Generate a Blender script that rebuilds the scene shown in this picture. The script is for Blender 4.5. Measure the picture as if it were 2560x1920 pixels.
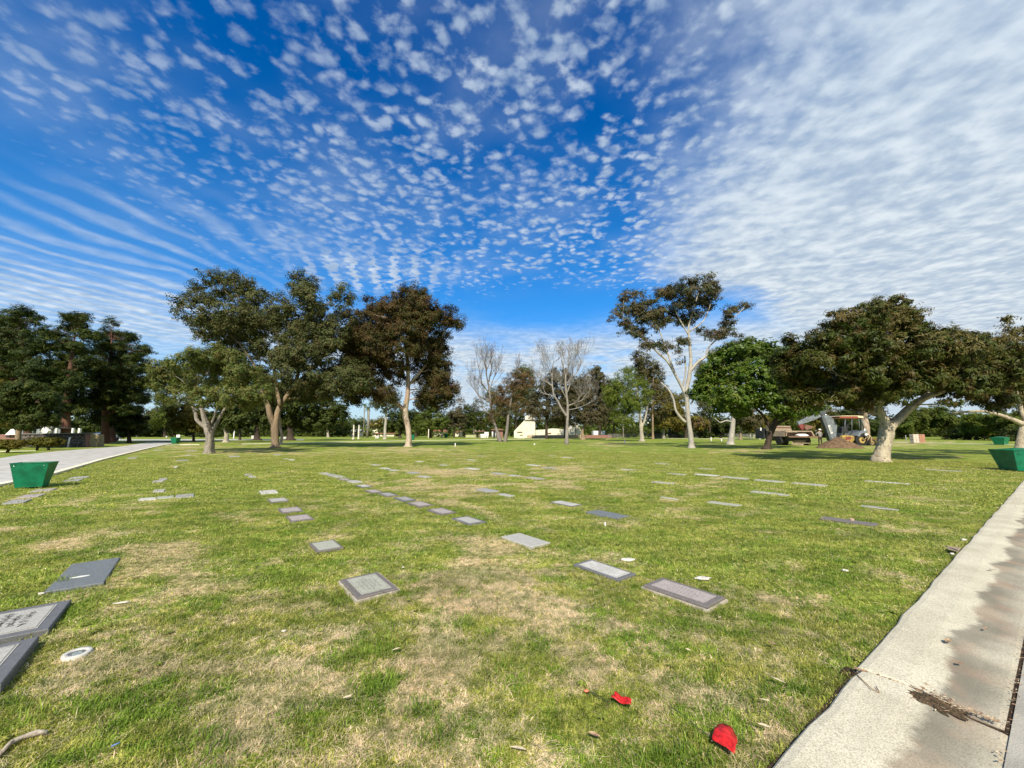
import bpy, bmesh, math, random
import numpy as np
from mathutils import Vector, Matrix, noise as mnoise
for o in list(bpy.data.objects): bpy.data.objects.remove(o)
R = math.radians
SC = bpy.context.scene
COL = SC.collection
rnd = random.Random(7)

# ---------------------------------------------------------------- camera
F, HZ, EYE = 985.0, 1082.0, 1.5          # focal length and horizon row in photo pixels (2560 wide), eye height
TH = math.atan((HZ - 960) / F)
cam_d = bpy.data.cameras.new('camera'); cam = bpy.data.objects.new('camera', cam_d); COL.objects.link(cam)
cam.location = (0, 0, EYE); cam.rotation_euler = (math.pi / 2 + TH, 0, 0)
cam_d.sensor_width = 36.0; cam_d.lens = 36.0 * F / 2560.0
cam_d.clip_start = 0.05; cam_d.clip_end = 4000
SC.camera = cam

# ---------------------------------------------------------------- sun, sky, exposure
SUN_EL = R(42); SUN_TO = Vector((-0.13, -1.0, 0)).normalized()      # horizontal direction towards the sun
sd = bpy.data.lights.new('sun', 'SUN'); so = bpy.data.objects.new('sun', sd); COL.objects.link(so)
sd.energy = 4.8; sd.angle = R(0.53); sd.color = (1.0, 0.92, 0.78)
_dir = Vector((SUN_TO.x * math.cos(SUN_EL), SUN_TO.y * math.cos(SUN_EL), math.sin(SUN_EL)))
so.rotation_euler = (-_dir).to_track_quat('-Z', 'Y').to_euler()
SC.view_settings.view_transform = 'Standard'; SC.view_settings.look = 'None'
SC.view_settings.exposure = 0.47; SC.view_settings.gamma = 1.0; SC.view_settings.use_curve_mapping = False

class NT:
    """tiny helper to write node graphs as expressions"""
    def __init__(s, tree): s.t = tree; s.N = tree.nodes; s.L = tree.links
    def node(s, typ, ins=None, **props):
        n = s.N.new(typ)
        for k, v in props.items(): setattr(n, k, v)
        if ins:
            for k, v in ins.items(): s.put(n.inputs[k], v)
        return n
    def put(s, sock, v):
        if isinstance(v, bpy.types.NodeSocket): s.L.new(v, sock)
        elif v is not None: sock.default_value = v
    def m(s, op, a, b=None, c=None, clamp=False):
        n = s.N.new('ShaderNodeMath'); n.operation = op; n.use_clamp = clamp
        s.put(n.inputs[0], a)
        if b is not None: s.put(n.inputs[1], b)
        if c is not None: s.put(n.inputs[2], c)
        return n.outputs[0]
    def add(s, a, b): return s.m('ADD', a, b)
    def sub(s, a, b): return s.m('SUBTRACT', a, b)
    def mul(s, a, b): return s.m('MULTIPLY', a, b)
    def ss(s, x, lo, hi, a=0.0, b=1.0):
        n = s.N.new('ShaderNodeMapRange'); n.interpolation_type = 'SMOOTHSTEP'
        s.put(n.inputs[0], x); s.put(n.inputs[1], lo); s.put(n.inputs[2], hi); s.put(n.inputs[3], a); s.put(n.inputs[4], b)
        return n.outputs[0]
    def comb(s, x, y, z=0.0):
        n = s.N.new('ShaderNodeCombineXYZ'); s.put(n.inputs[0], x); s.put(n.inputs[1], y); s.put(n.inputs[2], z); return n.outputs[0]
    def noise(s, vec, scale, detail=2.0, rough=0.5, dist=0.0, out=0, typ='FBM'):
        n = s.node('ShaderNodeTexNoise', {'Scale': scale, 'Detail': detail, 'Roughness': rough, 'Distortion': dist})
        if vec is not None: s.put(n.inputs['Vector'], vec)
        return n.outputs[out]
    def voro(s, vec, scale, feature='F1', out='Distance', rnd_=1.0, smooth=None):
        n = s.node('ShaderNodeTexVoronoi', {'Scale': scale, 'Randomness': rnd_}, feature=feature)
        if smooth is not None: n.inputs['Smoothness'].default_value = smooth
        if vec is not None: s.put(n.inputs['Vector'], vec)
        return n.outputs[out]
    def mix(s, f, a, b, typ='MIX'):
        n = s.N.new('ShaderNodeMix'); n.data_type = 'RGBA'; n.blend_type = typ
        s.put(n.inputs[0], f)
        s.put(n.inputs[6], a if isinstance(a, bpy.types.NodeSocket) else (*a[:3], 1))
        s.put(n.inputs[7], b if isinstance(b, bpy.types.NodeSocket) else (*b[:3], 1))
        return n.outputs[2]
    def vm(s, op, a, b=None, sc=None):
        n = s.N.new('ShaderNodeVectorMath'); n.operation = op; s.put(n.inputs[0], a)
        if b is not None: s.put(n.inputs[1], b)
        if sc is not None: s.put(n.inputs['Scale'], sc)
        return n.outputs[0]

w = bpy.data.worlds.new('World'); SC.world = w; w.use_nodes = True
T = NT(w.node_tree); T.N.clear()
sky = T.node('ShaderNodeTexSky', sky_type='NISHITA', sun_disc=False)
sky.sun_elevation = SUN_EL; sky.sun_rotation = math.atan2(SUN_TO.x, SUN_TO.y)
sky.air_density = 1.0; sky.dust_density = 0.05; sky.ozone_density = 2.5; sky.altitude = 50
tc = T.node('ShaderNodeTexCoord')
sx = T.node('ShaderNodeSeparateXYZ', {0: tc.outputs['Generated']})
X0, Y0, Z0 = sx.outputs
zc = T.m('MAXIMUM', Z0, 0.012)
zc = T.add(zc, 0.01)
PX = T.m('DIVIDE', X0, zc); PY = T.m('DIVIDE', Y0, zc)            # the cloud deck, one unit above the eye
P = T.comb(PX, PY)
# slow warp of the deck
wn = T.noise(P, 1.4, 2.0, 0.5, 0, out=1)
wv = T.vm('SCALE', T.vm('SUBTRACT', wn, (0.5, 0.5, 0.5)), sc=0.45)
PW = T.vm('ADD', P, wv)
sw = T.node('ShaderNodeSeparateXYZ', {0: PW}); WX, WY = sw.outputs[0], sw.outputs[1]
def patch(cx, cy, rx, ry, soft=0.6, rot=0.0):
    """soft elliptic field on the deck"""
    c, s_ = math.cos(rot), math.sin(rot)
    dx = T.sub(WX, cx); dy = T.sub(WY, cy)
    a = T.add(T.mul(dx, c / rx), T.mul(dy, s_ / rx)); b = T.add(T.mul(dx, -s_ / ry), T.mul(dy, c / ry))
    r = T.m('SQRT', T.add(T.mul(a, a), T.mul(b, b)))
    return T.ss(r, 1.0 - soft, 1.0 + soft * 0.5, 1.0, 0.0)
# 1 high sheet on the right
edge = T.sub(WX, T.add(0.18, T.mul(WY, 0.27)))
edge = T.sub(edge, T.mul(T.m('MAXIMUM', T.sub(WY, 2.35), 0.0), 1.25))
sheet = T.ss(edge, -0.16, 0.42)
sheet_in = T.ss(edge, 0.05, 0.9)
# stretched puffs for the sheet
rot = T.node('ShaderNodeMapping', {'Vector': PW, 'Rotation': (0, 0, R(50)), 'Scale': (1.0, 1.5, 1.0)})
n_sheet = T.noise(rot.outputs[0], 5.5, 4.0, 0.5, 0.0)
n_fine = T.noise(P, 14.0, 4.0, 0.5, 0.0)
n_puff = T.noise(P, 21.0, 6.0, 0.62, 0.1)
vp = T.voro(T.vm('ADD', P, T.vm('SCALE', T.vm('SUBTRACT', T.noise(P, 7.0, 3.0, 0.6, 0, out=1), (0.5, 0.5, 0.5)), sc=0.13)), 18.0, 'SMOOTH_F1', smooth=0.3)
puff = T.add(T.mul(n_puff, 0.72), T.mul(T.sub(0.62, vp), 0.62))
vq = T.voro(T.vm('ADD', P, T.vm('SCALE', T.vm('SUBTRACT', T.noise(P, 5.0, 4.0, 0.65, 0, out=1), (0.5, 0.5, 0.5)), sc=0.24)), 9.5, 'SMOOTH_F1', smooth=0.35)
puff2 = T.add(T.mul(T.noise(P, 12.0, 6.0, 0.6, 0.1), 0.80), T.mul(T.sub(0.62, vq), 0.52))
bl = T.ss(T.noise(P, 1.15, 2.0, 0.5), 0.46, 0.62, 0.0, 0.45)
puff = T.add(T.mul(puff, T.sub(1.0, bl)), T.mul(puff2, bl))
low = T.noise(P, 1.7, 3.0, 0.55, 0.2)
# coverage of the small puffs
cov = T.mul(T.ss(PY, 3.3, 1.9), T.ss(PX, -2.1, -1.1))
cov = T.mul(cov, T.ss(low, 0.30, 0.60, 0.70, 1.0))
gap = patch(0.30, 3.05, 0.62, 0.62, 0.5)
cov = T.mul(cov, T.sub(1.0, T.mul(gap, 0.85)))
cov = T.m('MAXIMUM', cov, T.mul(patch(-0.80, 2.30, 0.42, 0.28, 0.6), 1.0))
thr = T.sub(0.70, T.mul(cov, 0.29))
a_puff = T.mul(T.ss(puff, T.sub(thr, 0.09), T.add(thr, 0.27)), T.ss(T.add(PX, low), -1.2, 0.8, 0.30, 0.78))
a_puff = T.mul(a_puff, T.ss(cov, 0.0, 0.35))
a_puff_haze = T.mul(T.mul(cov, T.ss(low, 0.38, 0.68)), 0.17)
# sheet opacity
s1 = T.add(T.mul(n_sheet, 0.55), T.mul(n_fine, 0.45))
base = T.add(T.mul(sheet_in, 0.22), 0.56)
a_sheet = T.mul(sheet, T.ss(s1, T.sub(0.60, base), T.sub(1.12, T.mul(base, 0.85)), T.mul(sheet_in, 0.55), 1.0))
# 2 ripples on the left
ph = T.add(T.sub(PX, T.mul(PY, 0.21)), T.mul(T.sub(T.noise(P, 0.9, 3.0, 0.5), 0.5), 0.75))
wave = T.m('SINE', T.mul(ph, 2 * math.pi / 0.19))
wave2 = T.m('SINE', T.mul(ph, 2 * math.pi / 0.37))
wv_ = T.add(T.mul(wave, 0.42), T.add(T.mul(wave2, 0.10), T.mul(T.sub(T.noise(T.comb(T.mul(ph, 3.0), T.mul(PY, 0.7)), 1.8, 4.0, 0.55), 0.5), 1.5)))
reg = patch(-3.0, 3.0, 1.5, 1.7, 0.95)
reg = T.m('MAXIMUM', reg, T.mul(patch(-1.75, 1.9, 0.7, 0.45, 0.7), 0.55))
reg = T.m('MAXIMUM', reg, T.mul(patch(-4.6, 2.2, 1.8, 1.2, 0.7), 0.9))
a_rip = T.mul(reg, T.ss(wv_, -0.25, 0.62, 0.06, 0.78))
colp = T.m('SINE', T.mul(T.add(T.add(PX, T.mul(PY, 0.27)), T.mul(T.sub(n_fine, 0.5), 0.16)), 2 * math.pi / 0.125))
a_col = T.mul(patch(-0.85, 2.35, 0.50, 0.40, 0.8), T.ss(T.add(colp, T.mul(T.sub(n_puff, 0.5), 4.0)), -0.3, 1.1, 0.0, 0.75))
a_rip = T.m('MAXIMUM', a_rip, a_col)
# 3 veil low over the horizon
veil = T.ss(T.m('SQRT', T.add(T.mul(PX, PX), T.mul(PY, PY))), 2.8, 4.7)
vn = T.noise(T.comb(T.mul(PX, 1.0), PY), 1.3, 4.0, 0.6, 0.3)
a_veil = T.mul(veil, T.ss(vn, 0.26, 0.58, 0.48, 0.97))
a_veil = T.mul(a_veil, T.ss(PX, -4.5, -1.5, 0.45, 1.0))
a_veil = T.mul(a_veil, T.sub(1.0, T.mul(gap, 0.7)))
def inv(v): return T.sub(1.0, v)
keep = T.mul(T.mul(inv(a_puff), inv(a_puff_haze)), T.mul(T.mul(inv(a_sheet), inv(a_rip)), inv(a_veil)))
alpha = inv(keep)
alpha = T.mul(alpha, T.ss(Z0, 0.0, 0.02))
# sky colour, a little more saturated as the phone renders it
hs = T.node('ShaderNodeHueSaturation', {'Saturation': 1.62, 'Value': 1.62, 'Hue': 0.5, 'Color': sky.outputs[0]})
skyc = T.mix(1.0, hs.outputs[0], (0.56, 0.92, 1.06), 'MULTIPLY')
shade = T.ss(T.add(s1, 0.0), 0.35, 0.68)
cl = T.mix(shade, (4.7, 5.8, 7.1), (8.2, 8.9, 9.3))
cl = T.mix(T.ss(Z0, 0.15, 0.75), cl, T.mix(1.0, cl, (0.80, 0.86, 0.95), 'MULTIPLY'))
hz = T.ss(Z0, 0.0, 0.20, 0.8, 0.0)
skyc = T.mix(T.ss(Z0, 0.10, 0.70, 0.22, 0.0), skyc, (2.8, 5.8, 9.6))
skyc = T.mix(hz, skyc, (5.4, 7.2, 9.0))
skyc = T.mix(T.ss(Z0, 0.35, 0.85), skyc, T.mix(1.0, skyc, (0.45, 0.82, 0.92), 'MULTIPLY'))
skyfin = T.mix(alpha, skyc, cl)
bg = T.node('ShaderNodeBackground', {'Color': skyfin, 'Strength': 0.072})
ow = T.node('ShaderNodeOutputWorld', {'Surface': bg.outputs[0]})
w.cycles.sampling_method = 'MANUAL'; w.cycles.sample_map_resolution = 1024

# ---------------------------------------------------------------- geometry helpers
CT, ST = math.cos(TH), math.sin(TH)
def ray(px, py):
    u, v = (px - 1280) / F, (960 - py) / F
    return u, CT - v * ST, ST + v * CT
def G(px, py, z=0.0):
    """ground point seen at a photo pixel"""
    a, b, c = ray(px, py); t = (z - EYE) / c
    return Vector((a * t, b * t, z))
def D(px, py, Y):
    """point at distance Y ahead seen at a photo pixel"""
    a, b, c = ray(px, py); t = Y / b
    return Vector((a * t, Y, EYE + c * t))
def mpp(Y): return Y / F * 1.0

def set_props(o, label=None, cat=None, group=None, kind=None):
    if label: o['label'] = label
    if cat: o['category'] = cat
    if group: o['group'] = group
    if kind: o['kind'] = kind
    return o
def empty(name, loc, label, cat, group=None, rz=0.0):
    o = bpy.data.objects.new(name, None); COL.objects.link(o); o.empty_display_size = 0.3
    o.location = loc; o.rotation_euler = (0, 0, rz)
    return set_props(o, label, cat, group)

class MB:
    """collects shapes into one mesh"""
    def __init__(s): s.v = []; s.f = []; s.m = []; s.sm = []; s.mats = []
    def mat(s, m):
        if m not in s.mats: s.mats.append(m)
        return s.mats.index(m)
    def add(s, vs, fs, m=None, smooth=False):
        k = len(s.v); s.v.extend([tuple(p) for p in vs]); mi = s.mat(m) if m else 0
        for f in fs: s.f.append(tuple(i + k for i in f)); s.m.append(mi); s.sm.append(smooth)
        return s
    def box(s, c, size, m=None, rz=0.0, taper=1.0, rot=None):
        hx, hy, hz = size[0] / 2, size[1] / 2, size[2] / 2
        vs = []
        for z, t in ((-hz, 1.0), (hz, taper)):
            for x, y in ((-hx, -hy), (hx, -hy), (hx, hy), (-hx, hy)): vs.append(Vector((x * t, y * t, z)))
        M = rot if rot else Matrix.Rotation(rz, 3, 'Z')
        vs = [M @ q + Vector(c) for q in vs]
        return s.add(vs, [(3, 2, 1, 0), (4, 5, 6, 7), (0, 1, 5, 4), (1, 2, 6, 5), (2, 3, 7, 6), (3, 0, 4, 7)], m)
    def prism(s, pts, off, m=None):
        """polygon pts (3d) pushed by vector off"""
        n = len(pts); pts = [Vector(p) for p in pts]; off = Vector(off)
        vs = pts + [p + off for p in pts]
        fs = [tuple(range(n)), tuple(range(2 * n - 1, n - 1, -1))] + [(i, i + n, (i + 1) % n + n, (i + 1) % n) for i in range(n)]
        return s.add(vs, fs, m)
    def tube(s, pts, rad, n=8, m=None, cap=True, jitter=0.0, seed=0, flat=None):
        pts = [Vector(p) for p in pts]; r_ = random.Random(seed)
        if not hasattr(rad, '__len__'): rad = [rad] * len(pts)
        vs = []; t0 = None; up = Vector((0.13, 0.37, 0.92)).normalized()
        lob = [1 + jitter * r_.uniform(-1, 1) for _ in range(n)]
        for i, p in enumerate(pts):
            t = (pts[min(i + 1, len(pts) - 1)] - pts[max(i - 1, 0)])
            t = t.normalized() if t.length > 1e-9 else Vector((0, 0, 1))
            if t0 is None:
                a = t.orthogonal().normalized()
            else:
                a = (a - t * a.dot(t)); a = a.normalized() if a.length > 1e-6 else t.orthogonal().normalized()
            t0 = t; b = t.cross(a)
            for k in range(n):
                an = 2 * math.pi * k / n
                rr = rad[i] * (lob[k] + jitter * 0.5 * r_.uniform(-1, 1))
                vs.append(p + a * (math.cos(an) * rr) + b * (math.sin(an) * rr * (flat or 1)))
        fs = []
        for i in range(len(pts) - 1):
            for k in range(n):
                fs.append((i * n + k, i * n + (k + 1) % n, (i + 1) * n + (k + 1) % n, (i + 1) * n + k))
        if cap: fs.append(tuple(range(n - 1, -1, -1))); fs.append(tuple(range((len(pts) - 1) * n, len(pts) * n)))
        return s.add(vs, fs, m, True)
    def disc(s, c, r, h, axis='Y', n=16, m=None, r2=None):
        c = Vector(c); r2 = r2 or r
        ax = {'X': (Vector((0, 1, 0)), Vector((0, 0, 1)), Vector((1, 0, 0))), 'Y': (Vector((1, 0, 0)), Vector((0, 0, 1)), Vector((0, 1, 0))), 'Z': (Vector((1, 0, 0)), Vector((0, 1, 0)), Vector((0, 0, 1)))}[axis]
        vs = []
        for q, rr in ((-h / 2, r), (h / 2, r2)):
            for k in range(n):
                an = 2 * math.pi * k / n
                vs.append(c + ax[0] * math.cos(an) * rr + ax[1] * math.sin(an) * rr + ax[2] * q)
        fs = [tuple(range(n)), tuple(range(2 * n - 1, n - 1, -1))] + [(k, n + k, n + (k + 1) % n, (k + 1) % n) for k in range(n)]
        return s.add(vs, fs, m)
    def ball(s, c, r, m=None, nu=10, nv=6, sq=(1, 1, 1)):
        vs = []; c = Vector(c)
        for i in range(nv + 1):
            a = math.pi * i / nv
            for k in range(nu):
                b = 2 * math.pi * k / nu
                vs.append(c + Vector((math.sin(a) * math.cos(b) * r * sq[0], math.sin(a) * math.sin(b) * r * sq[1], math.cos(a) * r * sq[2])))
        fs = [(i * nu + k, (i + 1) * nu + k, (i + 1) * nu + (k + 1) % nu, i * nu + (k + 1) % nu) for i in range(nv) for k in range(nu)]
        return s.add(vs, fs, m, True)
    def build(s, name, m=None, parent=None, bevel=0.0, loc=None, recalc=True):
        me = bpy.data.meshes.new(name)
        off = Vector(loc) if loc is not None else (parent.matrix_world.translation if False else None)
        me.from_pydata(s.v, [], s.f)
        if m and not s.mats: s.mats.append(m)
        for q in s.mats: me.materials.append(q)
        me.polygons.foreach_set('material_index', s.m); me.polygons.foreach_set('use_smooth', s.sm)
        me.update()
        if recalc:
            b = bmesh.new(); b.from_mesh(me); bmesh.ops.recalc_face_normals(b, faces=b.faces); b.to_mesh(me); b.free()
        o = bpy.data.objects.new(name, me); COL.objects.link(o)
        if parent is not None:
            o.parent = parent
            # vertices are given in world space: take the parent's transform out again
            M = Matrix.Translation(parent.location) @ parent.rotation_euler.to_matrix().to_4x4()
            if parent.parent is None: o.matrix_parent_inverse = M.inverted()
            else:
                P2 = parent.parent; M2 = Matrix.Translation(P2.location) @ P2.rotation_euler.to_matrix().to_4x4()
                # a mesh part carries world-space vertices with identity world matrix
                o.matrix_parent_inverse = Matrix.Identity(4)
        if bevel:
            bv = o.modifiers.new('edge', 'BEVEL'); bv.width = bevel; bv.segments = 2; bv.limit_method = 'ANGLE'
        return o
def fast_mesh(name, verts, nper, mat, parent=None, smooth=False):
    """numpy array of polygons, nper corners each"""
    nv = len(verts); me = bpy.data.meshes.new(name)
    me.vertices.add(nv); me.vertices.foreach_set('co', np.ascontiguousarray(verts, dtype=np.float32).ravel())
    me.loops.add(nv); me.loops.foreach_set('vertex_index', np.arange(nv, dtype=np.int32))
    npoly = nv // nper; me.polygons.add(npoly)
    me.polygons.foreach_set('loop_start', np.arange(0, nv, nper, dtype=np.int32))
    me.polygons.foreach_set('loop_total', np.full(npoly, nper, dtype=np.int32))
    me.update(calc_edges=True)
    if mat: me.materials.append(mat)
    o = bpy.data.objects.new(name, me); COL.objects.link(o)
    if parent is not None:
        o.parent = parent
        o.matrix_parent_inverse = (Matrix.Translation(parent.location) @ parent.rotation_euler.to_matrix().to_4x4()).inverted()
    return o
def smooth_path(pts, k=4):
    """Catmull-Rom through rows of (x, y, z, r)"""
    P_ = [np.array(p, float) for p in pts]; P_ = [2 * P_[0] - P_[1]] + P_ + [2 * P_[-1] - P_[-2]]
    out = []
    for i in range(1, len(P_) - 2):
        for j in range(k):
            t = j / k; a, b, c, d = P_[i - 1:i + 3]
            out.append(0.5 * ((2 * b) + (c - a) * t + (2 * a - 5 * b + 4 * c - d) * t * t + (3 * b - a - 3 * c + d) * t ** 3))
    out.append(P_[-2]); return out

# ---------------------------------------------------------------- materials
def base_mat(name):
    m = bpy.data.materials.new(name); m.use_nodes = True; t = NT(m.node_tree)
    b = m.node_tree.nodes['Principled BSDF']; return m, t, b
def mat(name, col, rough=0.7, var=0.25, scale=6.0, metal=0.0, spec=0.5, bump=0.0, bscale=60.0, col2=None, coat=0.0, detail=4.0):
    m, t, b = base_mat(name)
    g = t.node('ShaderNodeNewGeometry')
    n = t.noise(g.outputs['Position'], scale, detail, 0.6)
    c2 = col2 or tuple(c * (1 - var) for c in col)
    c1 = tuple(min(1, c * (1 + var * 0.6)) for c in col) if not col2 else col
    t.put(b.inputs['Base Color'], t.mix(t.ss(n, 0.35, 0.65), c2, c1))
    b.inputs['Roughness'].default_value = rough; b.inputs['Metallic'].default_value = metal
    b.inputs['Specular IOR Level'].default_value = spec; b.inputs['Coat Weight'].default_value = coat
    if bump:
        bn = t.node('ShaderNodeBump', {'Strength': bump, 'Distance': 0.01, 'Height': t.noise(g.outputs['Position'], bscale, 4.0, 0.6)})
        t.put(b.inputs['Normal'], bn.outputs[0])
    return m
def leaf_mat(name, ca, cb, cc, trans=0.22, ns=0.5, rough=0.65, spec=0.14):
    m, t, b = base_mat(name); m.node_tree.nodes.remove(b)
    g = t.node('ShaderNodeNewGeometry'); r_ = g.outputs['Random Per Island']
    n = t.noise(g.outputs['Position'], ns, 3.0, 0.6); n2 = t.noise(g.outputs['Position'], ns * 4, 2.0, 0.5)
    c = t.mix(t.ss(n, 0.38, 0.62), ca, cb); c = t.mix(t.mul(t.ss(n2, 0.45, 0.7), 0.8), c, cc)
    c = t.mix(t.ss(r_, 0.0, 1.0), t.mix(1.0, c, (0.66, 0.66, 0.60), 'MULTIPLY'), t.mix(1.0, c, (1.18, 1.15, 1.0), 'MULTIPLY'))
    pb = t.node('ShaderNodeBsdfPrincipled', {'Base Color': c, 'Roughness': rough, 'Specular IOR Level': spec})
    tr = t.node('ShaderNodeBsdfTranslucent', {'Color': t.mix(1.0, c, (1.25, 1.35, 0.7), 'MULTIPLY')})
    mx = t.node('ShaderNodeMixShader', {0: trans, 1: pb.outputs[0], 2: tr.outputs[0]})
    out = [q for q in t.N if q.type == 'OUTPUT_MATERIAL'][0]; t.put(out.inputs[0], mx.outputs[0]); return m
def bark_mat(name, c1, c2, c3, patch=1.6, vert=0.35, bump=0.6, rough=0.85):
    m, t, b = base_mat(name); g = t.node('ShaderNodeNewGeometry')
    mp = t.node('ShaderNodeMapping', {'Vector': g.outputs['Position'], 'Scale': (1, 1, vert)})
    n = t.noise(mp.outputs[0], patch, 4.0, 0.6, 0.6); n2 = t.noise(mp.outputs[0], patch * 6, 4.0, 0.65)
    c = t.mix(t.ss(n, 0.40, 0.58), c1, c2); c = t.mix(t.mul(t.ss(n2, 0.50, 0.68), 0.8), c, c3)
    t.put(b.inputs['Base Color'], c); b.inputs['Roughness'].default_value = rough; b.inputs['Specular IOR Level'].default_value = 0.2
    bn = t.node('ShaderNodeBump', {'Strength': bump, 'Distance': 0.05, 'Height': t.add(n2, t.mul(n, 0.6))}); t.put(b.inputs['Normal'], bn.outputs[0])
    return m

# ---------------------------------------------------------------- lawn
UD = R(35.6); KU = Vector((math.cos(UD), math.sin(UD), 0)); KN = Vector((math.sin(UD), -math.cos(UD), 0)); KA = Vector((2.14, 2.66, 0))
MD = R(128)                                     # long side of the grave markers
class VNoise:
    def __init__(s, seed, n=256): s.t = np.random.RandomState(seed).rand(n, n); s.n = n
    def __call__(s, x, y):
        xi = np.floor(x).astype(int); yi = np.floor(y).astype(int); fx = x - xi; fy = y - yi
        fx = fx * fx * (3 - 2 * fx); fy = fy * fy * (3 - 2 * fy); n = s.n
        a = s.t[xi % n, yi % n]; b = s.t[(xi + 1) % n, yi % n]; c = s.t[xi % n, (yi + 1) % n]; d = s.t[(xi + 1) % n, (yi + 1) % n]
        return (a * (1 - fx) + b * fx) * (1 - fy) + (c * (1 - fx) + d * fx) * fy
VN = [VNoise(11 + i) for i in range(5)]
def fbm(x, y, o=4, k=0):
    v = 0; a = 0.5; s = 0
    for i in range(o): v = v + a * VN[(i + k) % 5](x + 17.3 * i, y - 9.1 * i); s += a; a *= 0.55; x = x * 2.03; y = y * 2.03
    return v / s
# dry patches read off the photo: pixel centre, half sizes in pixels, strength
DRY = [(380,1420,190,55,.55),(520,1455,150,60,.55),(1280,1395,200,55,.65),(1150,1440,150,60,.5),(300,1370,150,25,.35),(60,1360,120,30,.4),
       (960,1590,170,60,.5),(1100,1500,160,50,.5),(620,1700,200,90,.4),(560,1830,140,70,.45),(1180,1680,200,60,.55),(1050,1740,160,60,.4),
       (1350,1540,110,40,.45),(1450,1690,60,45,.6),(1720,1720,110,30,.55),(1850,1640,70,40,.55),(1780,1745,60,30,.6),(1950,1515,75,32,.6),
       (2060,1500,40,22,.5),(1905,1418,28,10,.7),(1990,1415,34,13,.7),(1960,1460,34,12,.4),(2170,1440,60,28,.5),(1380,1580,60,30,.4),
       (1320,1275,50,16,.5),(1250,1310,60,24,.45),(1580,1300,60,22,.5),(1060,1175,110,10,.75),(1130,1182,80,7,1.),(1190,1210,140,16,.5),(1010,1215,110,12,.6),
       (1110,1240,90,18,.8),(1440,1210,120,22,.45),(1400,1172,110,10,.5),(2250,1320,120,36,.4),(1700,1225,100,24,.45),(1770,1210,40,12,.5),(600,1130,180,8,.5),(1750,1310,40,14,.4),
       (400,1115,160,6,.5),(1850,1127,70,6,.7),(1530,1110,60,5,.6),(1020,1123,120,6,.7),(1000,1135,260,8,.35),(2030,1255,160,30,.2),(820,1340,70,20,.35),(330,1500,120,40,.4),(170,1770,90,40,.45),(420,1620,140,40,.35),(1500,1850,220,50,.35),(1980,1700,50,40,.4),(2250,1110,120,8,.6)]
LUSH = [(960,1620,60,30,.9),(870,1650,120,26,.7),(930,1710,70,26,.9),(1250,1670,50,30,.7),(1300,1765,60,26,.6),(1230,1560,50,26,.7),(860,1780,60,24,.5),(640,1345,60,28,.7),(1450,1330,50,22,.5),(1660,1380,300,70,.35),(2060,1350,240,60,.4),(1960,1600,120,60,.4),(1770,1800,120,60,.45),(1620,1900,200,60,.4),(140,1430,120,30,.5),(700,1490,110,60,.4),(2000,1230,300,40,.3),(1340,1360,60,20,.5),(500,1210,220,30,.4),(1830,1590,90,40,.4)]
_dry = [(G(a, b), c, d, e, a, b) for a, b, c, d, e in DRY]
def to_px(x, y):
    """photo pixel of a ground point"""
    f = y * CT - EYE * ST; f = np.where(f > 0.2, f, 0.2); up = -y * ST - EYE * CT
    return 1280 + F * x / f, 960 - F * up / f
def dryness(x, y):
    px, py = to_px(x, y); v = 0.0
    wx = (fbm(x * 1.3, y * 1.3, 3, 1) - 0.5) * 0.9; wy = (fbm(x * 1.3 + 40, y * 1.3, 3, 2) - 0.5) * 0.9
    for a, b, c, d, e in DRY: v = v + 0.82 * e * np.exp(-0.8 * (((px - a) / c + wx) ** 2 + ((py - b) / d + wy) ** 2))
    for a, b, c, d, e in LUSH: v = v - 0.8 * e * np.exp(-0.8 * (((px - a) / c + wx) ** 2 + ((py - b) / d + wy) ** 2))
    n = fbm(x * 2.2, y * 2.2, 5, 0); n2 = fbm(x * 0.45, y * 0.45, 3, 3)
    v = v * 1.0 + (n - 0.5) * 2.1 + (fbm(x * 8, y * 8, 3, 2) - 0.5) * 0.9 + (n2 - 0.5) * 0.5 + 0.10
    return np.clip(v, 0, 1)

def grass_color(t, pos, dry, tip=None):
    """lawn colour from world position; dry is 0..1"""
    n1 = t.noise(pos, 0.35, 3.0, 0.55); n2 = t.noise(pos, 2.6, 4.0, 0.6); n3 = t.noise(pos, 17.0, 3.0, 0.6)
    g = t.mix(t.ss(n1, 0.35, 0.65), (0.212, 0.262, 0.040), (0.305, 0.322, 0.068))
    g = t.mix(t.ss(n2, 0.36, 0.66), g, (0.145, 0.225, 0.024))
    g = t.mix(t.mul(t.ss(n3, 0.5, 0.75), 0.6), g, (0.42, 0.39, 0.13))
    d = t.mix(t.ss(n3, 0.35, 0.65), (0.38, 0.285, 0.150), (0.58, 0.47, 0.29))
    return t.mix(dry, g, d)
mlawn, t, b = base_mat('lawn')
g = t.node('ShaderNodeNewGeometry'); pos = g.outputs['Position']
at = t.node('ShaderNodeAttribute', attribute_name='dry')
nf = t.noise(pos, 9.0, 5.0, 0.65); nv = t.noise(pos, 60.0, 3.0, 0.7)
stretch = t.noise(t.vm('MULTIPLY', pos, (0.22, 1.0, 1.0)), 3.2, 5.0, 0.7)
dr = t.add(at.outputs['Fac'], t.mul(t.sub(nf, 0.5), 0.9)); dr = t.add(dr, t.mul(t.sub(stretch, 0.5), 0.8))
dr = t.mul(t.ss(dr, 0.24, 0.78), 0.95)
col = grass_color(t, pos, dr)
col = t.mix(t.ss(nv, 0.35, 0.65), t.mix(1.0, col, (0.55, 0.60, 0.45), 'MULTIPLY'), t.mix(1.0, col, (1.3, 1.28, 1.25), 'MULTIPLY'))
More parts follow.
